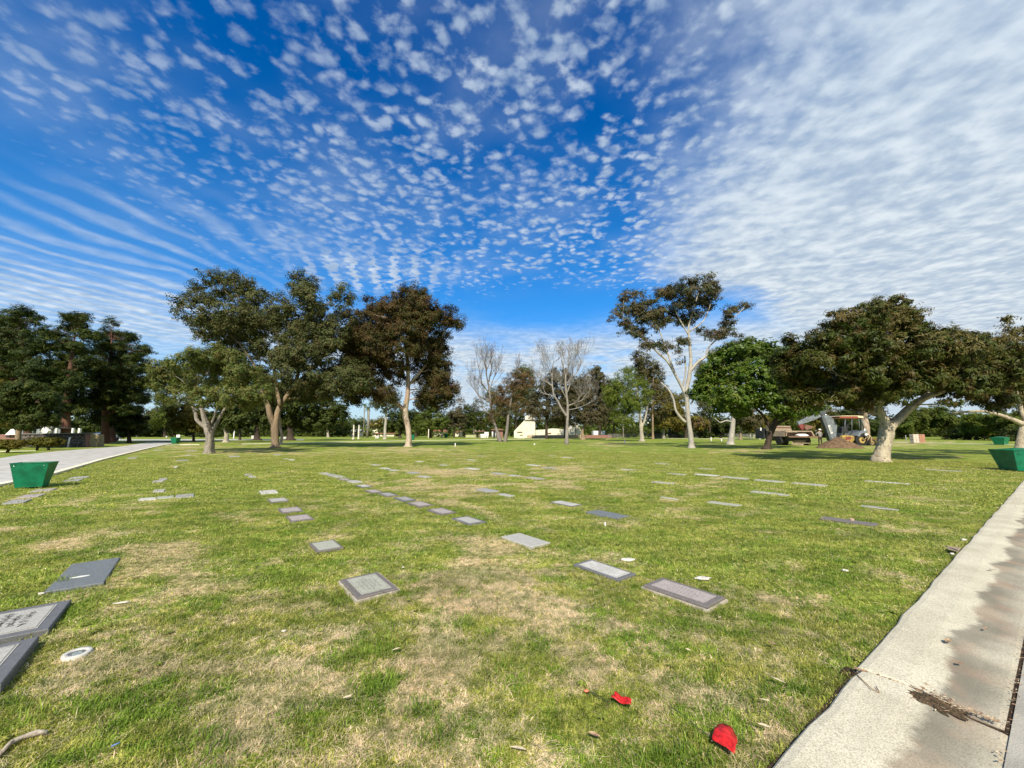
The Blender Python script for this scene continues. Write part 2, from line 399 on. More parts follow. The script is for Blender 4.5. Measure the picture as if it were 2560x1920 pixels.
n12 = t.noise(pos, 11.0, 5.0, 0.72); col = t.mix(t.ss(n12, 0.36, 0.60), t.mix(1.0, col, (0.60, 0.66, 0.50), 'MULTIPLY'), t.mix(1.0, col, (1.22, 1.18, 1.2), 'MULTIPLY'))
st2 = t.noise(t.vm('MULTIPLY', pos, (0.45, 1.0, 1.0)), 1.9, 6.0, 0.75); col = t.mix(t.ss(st2, 0.38, 0.60), t.mix(1.0, col, (0.72, 0.78, 0.62), 'MULTIPLY'), t.mix(1.0, col, (1.20, 1.16, 1.15), 'MULTIPLY'))
t.put(b.inputs['Base Color'], col); b.inputs['Roughness'].default_value = 0.95; b.inputs['Specular IOR Level'].default_value = 0.15
hh = t.add(t.mul(nv, 0.5), t.mul(t.noise(pos, 7.0, 5.0, 0.7), 1.6))
bn = t.node('ShaderNodeBump', {'Strength': 0.75, 'Distance': 0.045, 'Height': hh}); t.put(b.inputs['Normal'], bn.outputs[0])

rs = [0.35]
while rs[-1] < 90: rs.append(rs[-1] * 1.019 + 0.002)
while rs[-1] < 3000: rs.append(rs[-1] * 1.35)
rs = np.array(rs)
an = np.concatenate([np.radians(np.linspace(-62, 62, 200)), np.radians(np.linspace(66, 294, 58))])
RR, AA = np.meshgrid(rs, an, indexing='ij'); XX = RR * np.sin(AA); YY = RR * np.cos(AA)
ZZ = (fbm(XX * 1.1, YY * 1.1, 3, 2) - 0.5) * 0.035 * np.clip((60 - RR) / 30, 0, 1) * np.clip(RR / 2, 0, 1) - 0.012
nr, na = RR.shape
vs = np.stack([XX, YY, ZZ], -1).reshape(-1, 3)
vs = np.vstack([vs, [[0, 0, 0]]])
fs = []
for i in range(nr - 1):
    for j in range(na):
        k = (j + 1) % na; fs.append((i * na + j, i * na + k, (i + 1) * na + k, (i + 1) * na + j))
for j in range(na): fs.append((nr * na, (j + 1) % na, j))
me = bpy.data.meshes.new('lawn'); me.from_pydata(vs.tolist(), [], fs); me.materials.append(mlawn)
dv = dryness(vs[:, 0], vs[:, 1])
far = np.hypot(vs[:, 0], vs[:, 1]); dv = np.where((far > 100) | (vs[:, 1] < 0.5), 0.25, dv)
a_ = me.attributes.new('dry', 'FLOAT', 'POINT'); a_.data.foreach_set('value', dv.astype(np.float32))
me.update(); me.polygons.foreach_set('use_smooth', [True] * len(me.polygons))
lawn = bpy.data.objects.new('lawn', me); COL.objects.link(lawn); set_props(lawn, kind='structure')
_b = bmesh.new(); _b.from_mesh(me); _b.faces.ensure_lookup_table(); bmesh.ops.recalc_face_normals(_b, faces=_b.faces)
if _b.faces[5].normal.z < 0: bmesh.ops.reverse_faces(_b, faces=_b.faces)
_b.to_mesh(me); _b.free()

# ---------------------------------------------------------------- kerb and road at the right
mk, t, b = base_mat('kerb concrete')
g = t.node('ShaderNodeNewGeometry'); pos = g.outputs['Position']
sxx = t.node('ShaderNodeSeparateXYZ', {0: t.vm('SUBTRACT', pos, tuple(KA))})
nn = t.add(t.mul(sxx.outputs[0], KN.x), t.mul(sxx.outputs[1], KN.y)); uu = t.add(t.mul(sxx.outputs[0], KU.x), t.mul(sxx.outputs[1], KU.y))
lo = t.noise(pos, 2.2, 4.0, 0.6); fi = t.noise(pos, 130.0, 3.0, 0.7); mi = t.noise(pos, 22.0, 4.0, 0.65)
c = t.mix(t.ss(lo, 0.3, 0.7), (0.52, 0.475, 0.35), (0.65, 0.60, 0.455))
c = t.mix(t.ss(fi, 0.36, 0.56), t.mix(1.0, c, (0.60, 0.59, 0.56), 'MULTIPLY'), c)
ck = t.voro(t.vm('ADD', pos, t.vm('SCALE', t.noise(pos, 5.0, 3.0, 0.6, 0, out=1), sc=0.25)), 1.1, 'DISTANCE_TO_EDGE')
c = t.mix(t.mul(t.ss(ck, 0.006, 0.002), 0.0), c, (0.14, 0.12, 0.09))
c = t.mix(t.mul(t.ss(mi, 0.52, 0.72), 0.35), c, (0.36, 0.33, 0.24))
wig = t.mul(t.sub(t.noise(t.comb(t.mul(uu, 1.0), 0.0), 1.5, 2.0, 0.5), 0.5), 0.42)
wig2 = t.mul(t.sub(t.noise(pos, 11.0, 5.0, 0.65), 0.5), 0.09)
ed = t.add(nn, t.add(wig, wig2))
st = t.mul(t.ss(ed, 0.30, 0.36), t.ss(ed, 0.62, 0.40, 0.35, 1.0))
st = t.mul(st, t.ss(t.noise(pos, 1.3, 3.0, 0.6), 0.25, 0.6, 0.55, 1.0))
stc = t.mix(t.ss(t.noise(pos, 3.0, 3.0, 0.5), 0.45, 0.62), (0.15, 0.135, 0.10), (0.22, 0.155, 0.105))
c = t.mix(t.mul(t.ss(t.noise(pos, 55.0, 4.0, 0.7), 0.56, 0.66), 0.5), c, (0.30, 0.27, 0.20))
c = t.mix(t.mul(st, 0.88), c, stc)
t.put(b.inputs['Base Color'], c); b.inputs['Roughness'].default_value = 0.9; b.inputs['Specular IOR Level'].default_value = 0.25
bn = t.node('ShaderNodeBump', {'Strength': 0.5, 'Distance': 0.004, 'Height': t.add(fi, mi)}); t.put(b.inputs['Normal'], bn.outputs[0])
MK = mk
MROAD = mat('road concrete', (0.40, 0.375, 0.31), 0.9, col2=(0.31, 0.29, 0.245), scale=3.0, spec=0.2, bump=0.5, bscale=120)
MSOIL = mat('soil', (0.060, 0.040, 0.026), 0.95, 0.4, 20, spec=0.1, bump=1.0, bscale=90)
def kp(u, n, z): q = KA + KU * u + KN * n; return (q.x, q.y, z)
prof = [(0.0, -0.06), (0.0, 0.035), (0.012, 0.046), (0.05, 0.052), (0.22, 0.050), (0.34, 0.038), (0.46, 0.022), (0.56, 0.018), (0.585, 0.012), (0.585, -0.06)]
kerb = empty('kerb', tuple(KA), None, None); kerb['kind'] = 'structure'
def slab(us, dn=0.0, dz=0.0, seed=1):
    m_ = MB(); r_ = random.Random(seed); n = len(prof); vs = []; fs = []
    for i, u in enumerate(us):
        wob = (r_.random() - 0.5) * 0.018
        for j, (pn, z) in enumerate(prof):
            wj = wob if j <= 3 else 0.0
            skew = 0.03 * math.sin(pn * 9) if i in (0, len(us) - 1) and abs(u) < 0.2 else 0
            vs.append(kp(u + skew, pn + dn + wj, z + dz))
    for i in range(len(us) - 1):
        for j in range(n - 1): fs.append((i * n + j, i * n + j + 1, (i + 1) * n + j + 1, (i + 1) * n + j))
    fs.append(tuple(range(n))); fs.append(tuple(range((len(us) - 1) * n, len(us) * n))[::-1])
    m_.add(vs, fs, MK, False); o = m_.build('slab', parent=kerb); o.data.polygons.foreach_set('use_smooth', [False] * len(o.data.polygons)); return o
slab([-5, -4, -3, -2, -1.5, -1.1, -0.8, -0.55, -0.3, -0.12, -0.012], dn=0.018, dz=-0.003, seed=3)
us = [0.022, 0.1]
while us[-1] < 34: us.append(us[-1] + 0.22 + 0.02 * us[-1])
slab(us, seed=5)
m_ = MB()                                  # dark soil strip standing for the kerb gap's shadow line; soil in the joint
for i in range(70):
    u = -5 + i * 0.28; wdt = 0.008 + 0.008 * rnd.random()
    m_.add([kp(u, -wdt, 0.010), kp(u + 0.28, -wdt, 0.010), kp(u + 0.28, 0.01, 0.010), kp(u, 0.01, 0.010)], [(0, 1, 2, 3)])
m_.add([kp(-0.06, -0.06, 0.011), kp(0.05, -0.06, 0.011), kp(0.05, 0.02, 0.011), kp(-0.06, 0.02, 0.011)], [(0, 1, 2, 3)])
m_.add([kp(-0.04, 0.0, 0.012), kp(0.06, 0.0, 0.012), kp(0.06, 0.60, 0.012), kp(-0.04, 0.60, 0.012)], [(0, 1, 2, 3)])
m_.build('soil_shadow_edge', MSOIL, kerb)
dp = MB(); r_ = random.Random(31); nn_ = 40; vs = [kp(-0.05, 0.33, 0.062)]
for i in range(nn_):
    a = 2 * math.pi * i / nn_; k_ = 1 + r_.uniform(-.28, .28); vs.append(kp(-0.045 + math.sin(a) * 0.075 * k_, 0.33 + math.cos(a) * 0.15 * k_, 0.033))
dp.add(vs, [(0, i + 1, (i + 1) % nn_ + 1) for i in range(nn_)], mat('wet leaf dirt', (0.13, 0.085, 0.05), 0.95, col2=(0.055, 0.045, 0.025), scale=60, spec=0.1, bump=1.0, bscale=150)); dp.build('packed_dirt', parent=kerb)
road = MB()
for i in range(24):
    a = -6 + i * 1.83 + (0.0 if i else 0)
    road.add([kp(a, 0.605, 0.018), kp(a + 1.823, 0.605, 0.018), kp(a + 1.823, 7.5, 0.018), kp(a, 7.5, 0.018)], [(0, 1, 2, 3)])
rd = road.build('road', MROAD); set_props(rd, kind='structure')
m_ = MB(); m_.add([kp(-6, 0.5, 0.009), kp(36, 0.5, 0.009), kp(36, 7.6, 0.009), kp(-6, 7.6, 0.009)], [(0, 1, 2, 3)])
set_props(m_.build('road_bed', MSOIL), kind='structure')

# ---------------------------------------------------------------- road at the left, far paths
def strip(name, pts, m, z, kind='structure'):
    b_ = MB(); b_.add([(p.x, p.y, z) for p in pts], [tuple(range(len(pts)))], m); o = b_.build(name); set_props(o, kind=kind); return o
def band(a, c, m, z, name, kind='structure', h=0.0):
    b_ = MB(); n = len(a); vs = [(p.x, p.y, z) for p in a] + [(p.x, p.y, z) for p in c]
    b_.add(vs, [(i, i + 1, n + i + 1, n + i) for i in range(n - 1)], m); o = b_.build(name); set_props(o, kind=kind); return o
MPATH = mat('path concrete', (0.50, 0.48, 0.43), 0.9, col2=(0.36, 0.345, 0.31), scale=1.4, spec=0.2)
MEDGE = mat('pale kerb', (0.72, 0.67, 0.50), 0.85, 0.15, 3.0, spec=0.2)
near = [(-260,1262),(0,1214),(130,1186),(250,1151),(330,1131),(385,1118),(420,1111),(450,1106)]
farp = [(-260,1178),(0,1146),(50,1138),(140,1129),(240,1121),(300,1117),(345,1110),(375,1105)]
na_ = [G(*p) for p in near]; fa_ = [G(*p) for p in farp]
band(na_, fa_, MPATH, 0.016, 'road_left')
def offs(ps, d):
    out = []
    for i, p in enumerate(ps):
        q = (ps[min(i + 1, len(ps) - 1)] - ps[max(i - 1, 0)]); q = Vector((q.y, -q.x, 0)).normalized(); out.append(p + q * d)
    return out
def ribbon(name, px, m, wd, h, z=0.0):
    ps = [G(*p) for p in px]; L = offs(ps, wd / 2); Rr = offs(ps, -wd / 2); b_ = MB(); n = len(ps)
    vs = [(p.x, p.y, z - 0.02) for p in L] + [(p.x, p.y, z + h) for p in L] + [(p.x, p.y, z + h) for p in Rr] + [(p.x, p.y, z - 0.02) for p in Rr]
    fs = []
    for i in range(n - 1):
        for k in range(3): fs.append((k * n + i, k * n + i + 1, (k + 1) * n + i + 1, (k + 1) * n + i))
    b_.add(vs, fs, m); o = b_.build(name); set_props(o, kind='structure'); return o
ribbon('kerb_left', near[:6] + [(410,1113)], MEDGE, 0.22, 0.06)
ribbon('kerb_by_corner', [(408,1113.5),(450,1112.5),(500,1112)], MEDGE, 0.35, 0.08)
band([G(230,1101.5), G(420,1101.5), G(560,1101), G(760,1101.2)], [G(230,1098.5), G(420,1098.3), G(560,1098.2), G(760,1098.2)], MPATH, 0.017, 'cross_road')
ribbon('path_centre', [(600,1110.5),(760,1107),(1000,1102.5),(1200,1099.2),(1360,1097.2)], MEDGE, 1.1, 0.05)
ribbon('path_right', [(1800,1096.5),(1990,1099),(2180,1104.5),(2400,1109.5),(2550,1113),(2800,1119)], MEDGE, 0.9, 0.05)
ribbon('path_far', [(1640,1095.5),(1760,1097),(1850,1097.5)], MEDGE, 0.8, 0.05)
ribbon('path_behind_shrubs', [(-60,1129),(20,1128.5),(90,1127)], MEDGE, 0.5, 0.03)

# ---------------------------------------------------------------- grave markers
def granite(name, col, dark, scale=260, var=0.5, moss=0.0):
    m, t, b = base_mat(name); g = t.node('ShaderNodeNewGeometry'); p = g.outputs['Position']
    n = t.noise(p, scale, 2.0, 0.6); n2 = t.noise(p, 14.0, 4.0, 0.6)
    c = t.mix(t.ss(n, 0.36, 0.6), dark, col); c = t.mix(t.mul(t.ss(t.noise(p, 45.0, 5.0, 0.7), 0.52, 0.66), 0.45), c, t.mix(1.0, c, (0.45, 0.44, 0.38), 'MULTIPLY')); c = t.mix(t.mul(t.ss(n2, 0.45, 0.7), 0.4), c, t.mix(1.0, c, (0.7, 0.72, 0.68), 'MULTIPLY'))
    t.put(b.inputs['Base Color'], c); b.inputs['Roughness'].default_value = 0.6; b.inputs['Specular IOR Level'].default_value = 0.35
    bn = t.node('ShaderNodeBump', {'Strength': 0.25, 'Distance': 0.002, 'Height': n}); t.put(b.inputs['Normal'], bn.outputs[0]); return m
GR_FRAME = granite('dark granite', (0.20, 0.175, 0.16), (0.11, 0.098, 0.092))
GR_FRAME2 = granite('blue granite', (0.17, 0.17, 0.17), (0.095, 0.097, 0.10))
GR_BLUE = granite('slate blue granite', (0.20, 0.215, 0.215), (0.10, 0.11, 0.115))
GR_PALE = granite('pale granite', (0.49, 0.47, 0.41), (0.29, 0.28, 0.25))
GR_PINK = granite('mauve granite', (0.46, 0.40, 0.365), (0.28, 0.24, 0.225))
GR_WHITE = granite('white granite', (0.62, 0.60, 0.54), (0.41, 0.39, 0.35))
GR_MOSS = granite('weathered granite', (0.44, 0.44, 0.35), (0.28, 0.29, 0.23))
GR_GREY = granite('grey granite', (0.39, 0.375, 0.345), (0.25, 0.24, 0.225))
MCARVE = mat('carving', (0.10, 0.10, 0.09), 0.9, 0.3, 40)
MCARVE2 = mat('worn carving', (0.30, 0.28, 0.25), 0.9, 0.3, 40)
MLIMEST = mat('concrete collar', (0.42, 0.37, 0.28), 0.9, 0.3, 12)
MARKS = []                                        # footprints kept clear of grass
COLORS = {'frame': GR_FRAME, 'frame2': GR_FRAME2, 'blue': GR_BLUE, 'pale': GR_PALE, 'pink': GR_PINK, 'white': GR_WHITE, 'moss': GR_MOSS, 'grey': GR_GREY}
def marker(px, py, label, L=0.61, W=0.31, frame='frame', inset='pale', ang=MD, h=0.018, bx=0.07, by=0.05, tilt=(0, 0), group='flat grave markers in the lawn', pos=None, carve=None, ckind=0, collar=False, shift=0.0):
    c = pos if pos is not None else G(px, py)
    far_ = c.length > 16
    e = empty('grave_marker', (c.x, c.y, 0), label, 'grave marker', group, ang)
    rot = Matrix.Rotation(ang, 3, 'Z') @ Matrix.Rotation(tilt[0], 3, 'X') @ Matrix.Rotation(tilt[1], 3, 'Y')
    def T3(x, y, z): return Vector((c.x, c.y, 0)) + rot @ Vector((x, y, z))
    b_ = MB(); ch = 0.006; vs = []
    for z, s_ in ((-0.05, 0), (h - ch, 0), (h, ch)):
        for x, y in ((-L / 2 + s_, -W / 2 + s_), (L / 2 - s_, -W / 2 + s_), (L / 2 - s_, W / 2 - s_), (-L / 2 + s_, W / 2 - s_)): vs.append(T3(x, y, z))
    fs = [(8, 9, 10, 11)] + [(a + i, a + (i + 1) % 4, a + 4 + (i + 1) % 4, a + 4 + i) for a in (0, 4) for i in range(4)]
    b_.add(vs, fs, COLORS[frame or inset]); b_.build('base_slab', parent=e)
    if frame:
        p_ = MB(); z0, z1 = h - 0.002, h + 0.0035; x0, x1, y0, y1 = -L / 2 + bx + shift, L / 2 - bx + shift, -W / 2 + by, W / 2 - by
        vs = [T3(x, y, z) for z in (z0, z1) for x, y in ((x0, y0), (x1, y0), (x1, y1), (x0, y1))]
        p_.add(vs, [(4, 5, 6, 7), (0, 1, 5, 4), (1, 2, 6, 5), (2, 3, 7, 6), (3, 0, 4, 7)], COLORS[inset]); ins = p_.build('inscription_panel', parent=e)
        if carve:
            k_ = MB(); r_ = random.Random(carve); zz = z1 + 0.0008
            lines = [(-0.62, 9), (-0.30, 7), (0.0, 12), (0.32, 10), (0.66, 8)]
            for (yy, nch) in lines:                       # worn rows of engraved strokes, too weathered to read
                yc = (y0 + y1) / 2 + yy * (y1 - y0) / 2 * 0.85; xw = (x1 - x0) * 0.4 * nch / 12; hh_ = (y1 - y0) * 0.045
                for i in range(nch):
                    xc = (x0 + x1) / 2 - xw + 2 * xw * (i + 0.5) / nch
                    for q in range(r_.choice((2, 3))):
                        a = r_.choice((0, 0, math.pi / 2, 0.5, -0.5, 1.2)); dx, dy = math.cos(a + 1.57) * hh_, math.sin(a + 1.57) * hh_; ox, oy = r_.uniform(-.3, .3) * hh_, r_.uniform(-.5, .5) * hh_
                        nx, ny = -dy * 0.2, dx * 0.2
                        k_.add([T3(xc + ox - dx + nx, yc + oy - dy + ny, zz), T3(xc + ox + dx + nx, yc + oy + dy + ny, zz), T3(xc + ox + dx - nx, yc + oy + dy - ny, zz), T3(xc + ox - dx - nx, yc + oy - dy - ny, zz)], [(0, 1, 2, 3)])
            for s_ in (1,):                                 # incised border line
                bx_, by_ = 0.012, 0.012; wd = 0.0022
                for (xa, ya, xb, yb) in ((x0 + bx_, y0 + by_, x1 - bx_, y0 + by_), (x1 - bx_, y0 + by_, x1 - bx_, y1 - by_), (x1 - bx_, y1 - by_, x0 + bx_, y1 - by_), (x0 + bx_, y1 - by_, x0 + bx_, y0 + by_)):
                    d_ = Vector((xb - xa, yb - ya)).normalized(); nx, ny = -d_.y * wd, d_.x * wd
                    k_.add([T3(xa + nx, ya + ny, zz), T3(xb + nx, yb + ny, zz), T3(xb - nx, yb - ny, zz), T3(xa - nx, ya - ny, zz)], [(0, 1, 2, 3)])
            k_.build('engraving', MCARVE2 if ckind else MCARVE, e)
    if collar:
        k_ = MB(); z = max(0.004, h * 0.35); g_ = 0.018
        vs = [T3(x, y, zz) for zz in (-0.05, z) for x, y in ((-L / 2 - g_, -W / 2 - g_), (L / 2 + g_, -W / 2 - g_), (L / 2 + g_, W / 2 + g_), (-L / 2 - g_, W / 2 + g_))]
        k_.add(vs, [(4, 5, 6, 7), (0, 1, 5, 4), (1, 2, 6, 5), (2, 3, 7, 6), (3, 0, 4, 7)], MLIMEST); k_.build('concrete_collar', parent=e)
    MARKS.append((c.x, c.y, ang, L / 2 + (0.03 if collar else 0), W / 2 + (0.03 if collar else 0)))
    return e
# near markers
marker(1707, 1486, 'large dark framed marker with mauve panel, nearest the red flags', 0.62, 0.33, 'frame', 'pink', h=0.034, bx=0.055, by=0.05, collar=True, carve=11, ckind=1)
marker(1509, 1427, 'blue-grey framed marker with white mossy panel, second from the kerb side', 0.62, 0.30, 'frame2', 'white', h=0.022, bx=0.05, by=0.035, carve=12, ckind=1)
marker(1313, 1352, 'plain pale speckled slab alone in the middle of the lawn', 0.66, 0.34, None, 'pale', h=0.020)
marker(921, 1466, 'dark framed marker with mossy pale panel beside a dry patch, front centre-left', 0.57, 0.38, 'frame', 'moss', h=0.026, bx=0.05, by=0.05, collar=True, carve=13, ckind=1)
marker(815, 1366, 'grey framed marker with greenish panel behind the front centre-left one', 0.50, 0.32, 'frame', 'moss', h=0.016, bx=0.05, by=0.03)
e = marker(0, 0, 'slate blue marker with a white oval emblem near the left edge', 1.02, 0.40, None, 'blue', h=0.014, pos=Vector((-4.56, 4.44, 0)), ang=R(128))
o_ = MB(); cc = G(200, 1441, 0.02); n = 14
o_.add([Vector((cc.x, cc.y, 0.0175)) + Vector((math.cos(MD) * math.cos(2 * math.pi * i / n) * 0.035 - math.sin(MD) * math.sin(2 * math.pi * i / n) * 0.075, math.sin(MD) * math.cos(2 * math.pi * i / n) * 0.035 + math.cos(MD) * math.sin(2 * math.pi * i / n) * 0.075, 0)) for i in range(n)], [tuple(range(n))])
o_.build('emblem', mat('enamel', (0.72, 0.72, 0.62), 0.5, 0.2, 80), e)
pc = Vector((-3.695, 3.435, 0)) + Vector((math.cos(MD + math.pi / 2), math.sin(MD + math.pi / 2), 0)) * 0.31
marker(0, 0, 'raised dark grey marker with pale engraved panel cut by the left edge', 0.67, 0.62, 'frame2', 'pale', h=0.036, bx=0.075, by=0.07, pos=pc, carve=5)
pc = Vector((-3.175, 2.755, 0)) + Vector((math.cos(MD + math.pi / 2), math.sin(MD + math.pi / 2), 0)) * 0.30
marker(0, 0, 'raised dark marker in the lower left corner, only its tip in view', 0.69, 0.60, 'frame2', 'pale', h=0.05, bx=0.075, by=0.075, pos=pc, carve=9, tilt=(R(-1), 0))
ORD = ['first', 'second', 'third', 'fourth', 'fifth', 'sixth', 'seventh', 'eighth', 'ninth', 'tenth', 'eleventh', 'twelfth']
row = [(1171,1302,'frame2','pale'),(1104,1279,'frame','pink'),(1050,1261,'frame','pink'),(1012,1248,'frame2','grey'),(970,1237,'frame','grey'),(934,1229,'frame','pink'),(909,1215.5,'frame2','white'),(886,1204,None,'pale'),(861,1199,'frame','pink'),(847,1192,None,'pale'),(829,1188,None,'grey'),(812,1184,None,'pale')]
nm = {'pale': 'pale grey', 'pink': 'mauve', 'grey': 'mid grey', 'white': 'whitish', 'moss': 'greenish', 'blue': 'blue'}
for i, (a, b_, fr, ins) in enumerate(row):
    marker(a, b_, '%s marker%s, %s from the front in the long diagonal row' % (nm[ins], ' in a dark frame' if fr else ' without a frame', ORD[i]), 0.60, 0.34 if i < 3 else 0.30, fr, ins, h=0.014, group='markers of the long diagonal row')
row = [(749,1296,'frame','pink','nearest of four stacked markers left of centre, wide dark frame',.09),(726,1276,'frame','pink','second of four stacked markers left of centre, mauve panel',.08),(695,1251,'frame','pale','third of four stacked markers, panel split by a dark bar',.06),(671,1230,None,'white','farthest of four stacked markers, white top with stained ends',.05)]
for a, b_, fr, ins, lb, bx in row: marker(a, b_, lb, 0.58, 0.36, fr, ins, h=0.014, bx=bx, by=0.03, group='four stacked markers left of centre')
others = [(462,1240,.62,.34,'grey','blue-grey slab at the right end of three joined markers'),(412,1244,.40,.32,'moss','brown middle slab of three joined markers'),(370,1248,.40,.30,'white','chipped white slab at the left end of three joined markers'),
 (398,1227,.55,.22,'pale','thin pale marker just behind the three joined markers'),(396,1203.5,.55,.25,'pale','pale marker in front of a dark one, middle left lawn'),(408,1198,.6,.2,'grey','dark grey marker behind the pale one, middle left lawn'),
 (439,1168,.75,.12,'white','narrow bright white strip marker in the left lawn'),(456,1151,.9,.5,'grey','worn grey marker left of the olive tree'),(470,1138,.7,.3,'pale','small pale marker beside worn grey one near olive tree'),(479,1127,1.1,.7,'pink','brownish marker just left of the olive trunk'),
 (398,1125,1.1,.7,'moss','mossy marker beside the left road bend'),(331,1145,.9,.4,'grey','small grey marker close to the left road kerb'),(586,1141,1.3,.55,'pink','pair-sized mauve marker right of the olive trunk'),(693,1137,1.0,.4,'pale','pale marker in front of the big forked tree'),
 (714,1147,.5,.3,'pale','left of two thin markers in front of the forked tree'),(729,1149.5,.8,.25,'white','white right one of two thin markers in front of forked tree'),(621,1187,.6,.2,'grey','dark half-buried marker behind a pale one left of centre'),(631,1192,.55,.2,'pale','pale half-buried marker in front of a dark one left of centre'),
 (199,1194,.7,.4,'pale','farthest of the markers to the right of the left green bin'),(183,1201,.7,.35,'grey','second marker to the right of the left green bin'),(108,1226,.62,.36,'pink','marker just below the right foot of the left bin'),(79,1240,.60,.34,'pink','middle marker of three below the left green bin'),(44,1254,.60,.30,'grey','lowest marker of three below the left green bin'),
 (939,1162.5,.7,.3,'pale','farthest marker of the short second diagonal row'),(962,1171,.55,.3,'white','bright second marker of the short second diagonal row'),(983,1175.5,.55,.3,'pale','third marker of the short second diagonal row'),(1033,1181.6,.6,.34,'grey','grey fourth marker of the short second diagonal row'),(1062,1192,.6,.3,'pale','nearest marker of the short second diagonal row'),
 (1049,1154,.6,.25,'white','tiny white marker below the reddish tree'),(1110,1163,.6,.25,'pale','small marker on the yellow dry strip, left side'),(1179,1150,.7,.25,'white','small white marker above the yellow dry strip'),(1181,1172,.75,.3,'white','white marker at the right end of the dry strip'),(1202,1140,.6,.25,'pale','tiny marker beyond the dry strip'),(1382,1140,.6,.25,'white','tiny white marker left of its twin in the far lawn'),
 (1417,1144,.75,.25,'white','white marker right of the bare tree foot'),(1333,1163,.75,.28,'white','white marker in the far centre lawn'),(1373,1170,.7,.3,'grey','grey marker beside the white far centre one'),(1246,1184,.6,.3,'grey','grey marker right of the dry strip'),(1286,1189,.5,.25,'pale','small pale marker between two grey ones, centre'),(1338,1196,.7,.3,'pink','mauve marker below the far centre pair'),
 (1217,1226,.62,.34,'grey','clean grey marker in the centre lawn above a broken one'),(1266,1238,.45,.16,'pale','broken pale marker sunk in grass, centre'),(1518,1286,.72,.36,'blue','smooth blue-grey slab right of the blue lettered marker'),
 (1657,1159.5,.7,.22,'pale','short white strip in the far lawn left of tall tree shade'),(1570,1174,.65,.24,'pale','pale marker left of the long right row'),(1692,1185.5,.65,.28,'pale','first marker from left in the long right row'),(1766,1187.5,.8,.3,'white','brightest white marker in the long right row'),(1836,1194.6,.8,.3,'pale','third marker from left in the long right row'),(1924,1202.5,.78,.32,'pale','fourth marker from left in the long right row'),(2023,1211,.8,.34,'pale','last marker at the right of the long right row'),
 (1657,1207,.62,.25,'pale','pale marker below the left end of right row'),(1924,1233,.8,.22,'pale','thin marker below the middle of the right row'),(1810,1260,.62,.26,'moss','worn tan marker half covered by grass, right lawn'),(1673,1246,.4,.12,'moss','sliver of a buried marker, right of centre'),(1767,1172,.6,.2,'pale','faint marker behind the bright white one'),
 (2217,1206,1.0,.14,'white','long narrow white strip in front of the big spreading tree'),(2358,1176,1.0,.10,'pale','faint pale strip left of the right green bin'),(2185,1268,.4,.15,'grey','small buried grey marker in the right lawn'),(2220,1273,.3,.12,'pale','small pale sliver beside the buried grey marker')]
for a, b_, L, W, ins, lb in others:
    kk = 1.0; marker(a, b_, lb, L, W, None, ins, h=0.012, group='flat grave markers in the lawn')
e = marker(1414, 1260, 'white marker with blue lettering panel in the centre-right lawn', 0.64, 0.32, 'frame2', 'white', h=0.016, bx=0.03, by=0.025, carve=3)
e = marker(2121, 1304, 'dark marker with a tan flower stub and grass growing over it', 0.72, 0.26, None, 'frame', h=0.016)
s_ = MB(); q = G(2130, 1303); s_.disc((q.x, q.y, 0.03), 0.035, 0.03, 'Z', 12, mat('clay', (0.50, 0.36, 0.24), 0.9)); s_.build('vase_stub', None, e)

# ---------------------------------------------------------------- trees
B_PALE = bark_mat('pale smooth bark', (0.44, 0.39, 0.30), (0.34, 0.30, 0.24), (0.20, 0.16, 0.12), 1.3, 0.4)
B_PINK = bark_mat('pinkish peeling bark', (0.48, 0.40, 0.30), (0.36, 0.26, 0.19), (0.19, 0.14, 0.10), 1.0, 0.3)
B_WHITE = bark_mat('white bark', (0.46, 0.42, 0.35), (0.36, 0.33, 0.28), (0.20, 0.18, 0.15), 1.5, 0.5)
B_TAN = bark_mat('tan bark', (0.30, 0.22, 0.14), (0.23, 0.17, 0.11), (0.13, 0.095, 0.06), 1.6, 0.25)
B_GREY = bark_mat('grey bark', (0.30, 0.265, 0.215), (0.21, 0.185, 0.15), (0.07, 0.06, 0.05), 2.2, 0.2, 1.0)
B_DARK = bark_mat('dark bark', (0.075, 0.055, 0.040), (0.052, 0.038, 0.028), (0.028, 0.02, 0.016), 2.2, 0.3)
B_WHITE2 = bark_mat('pale twig bark', (0.31, 0.28, 0.24), (0.24, 0.215, 0.185), (0.14, 0.12, 0.105), 1.6, 0.5)
B_BARE = bark_mat('grey twig bark', (0.24, 0.21, 0.185), (0.19, 0.165, 0.145), (0.12, 0.10, 0.09), 2.0, 0.4)
B_MOTT = bark_mat('mottled cream bark', (0.50, 0.43, 0.30), (0.37, 0.31, 0.22), (0.15, 0.125, 0.09), 2.4, 0.45, 0.8)
B_RED = bark_mat('reddish pine bark', (0.17, 0.085, 0.055), (0.12, 0.06, 0.042), (0.05, 0.03, 0.025), 2.4, 0.3)
L_EUC = leaf_mat('grey green gum leaves', (0.070, 0.090, 0.030), (0.105, 0.118, 0.046), (0.110, 0.078, 0.038), 0.15, 0.45)
L_EUC2 = leaf_mat('bronze gum leaves', (0.060, 0.066, 0.020), (0.085, 0.062, 0.024), (0.098, 0.047, 0.021), 0.15, 0.5)
L_EUC3 = leaf_mat('blue green gum leaves', (0.085, 0.105, 0.050), (0.115, 0.100, 0.050), (0.135, 0.080, 0.050), 0.15, 0.6)
L_OLIVE = leaf_mat('olive leaves', (0.115, 0.155, 0.042), (0.145, 0.170, 0.055), (0.175, 0.135, 0.045), 0.25, 0.6)
L_BRIGHT = leaf_mat('glossy bright leaves', (0.058, 0.118, 0.012), (0.095, 0.155, 0.016), (0.150, 0.190, 0.030), 0.30, 0.8, 0.45, 0.3)
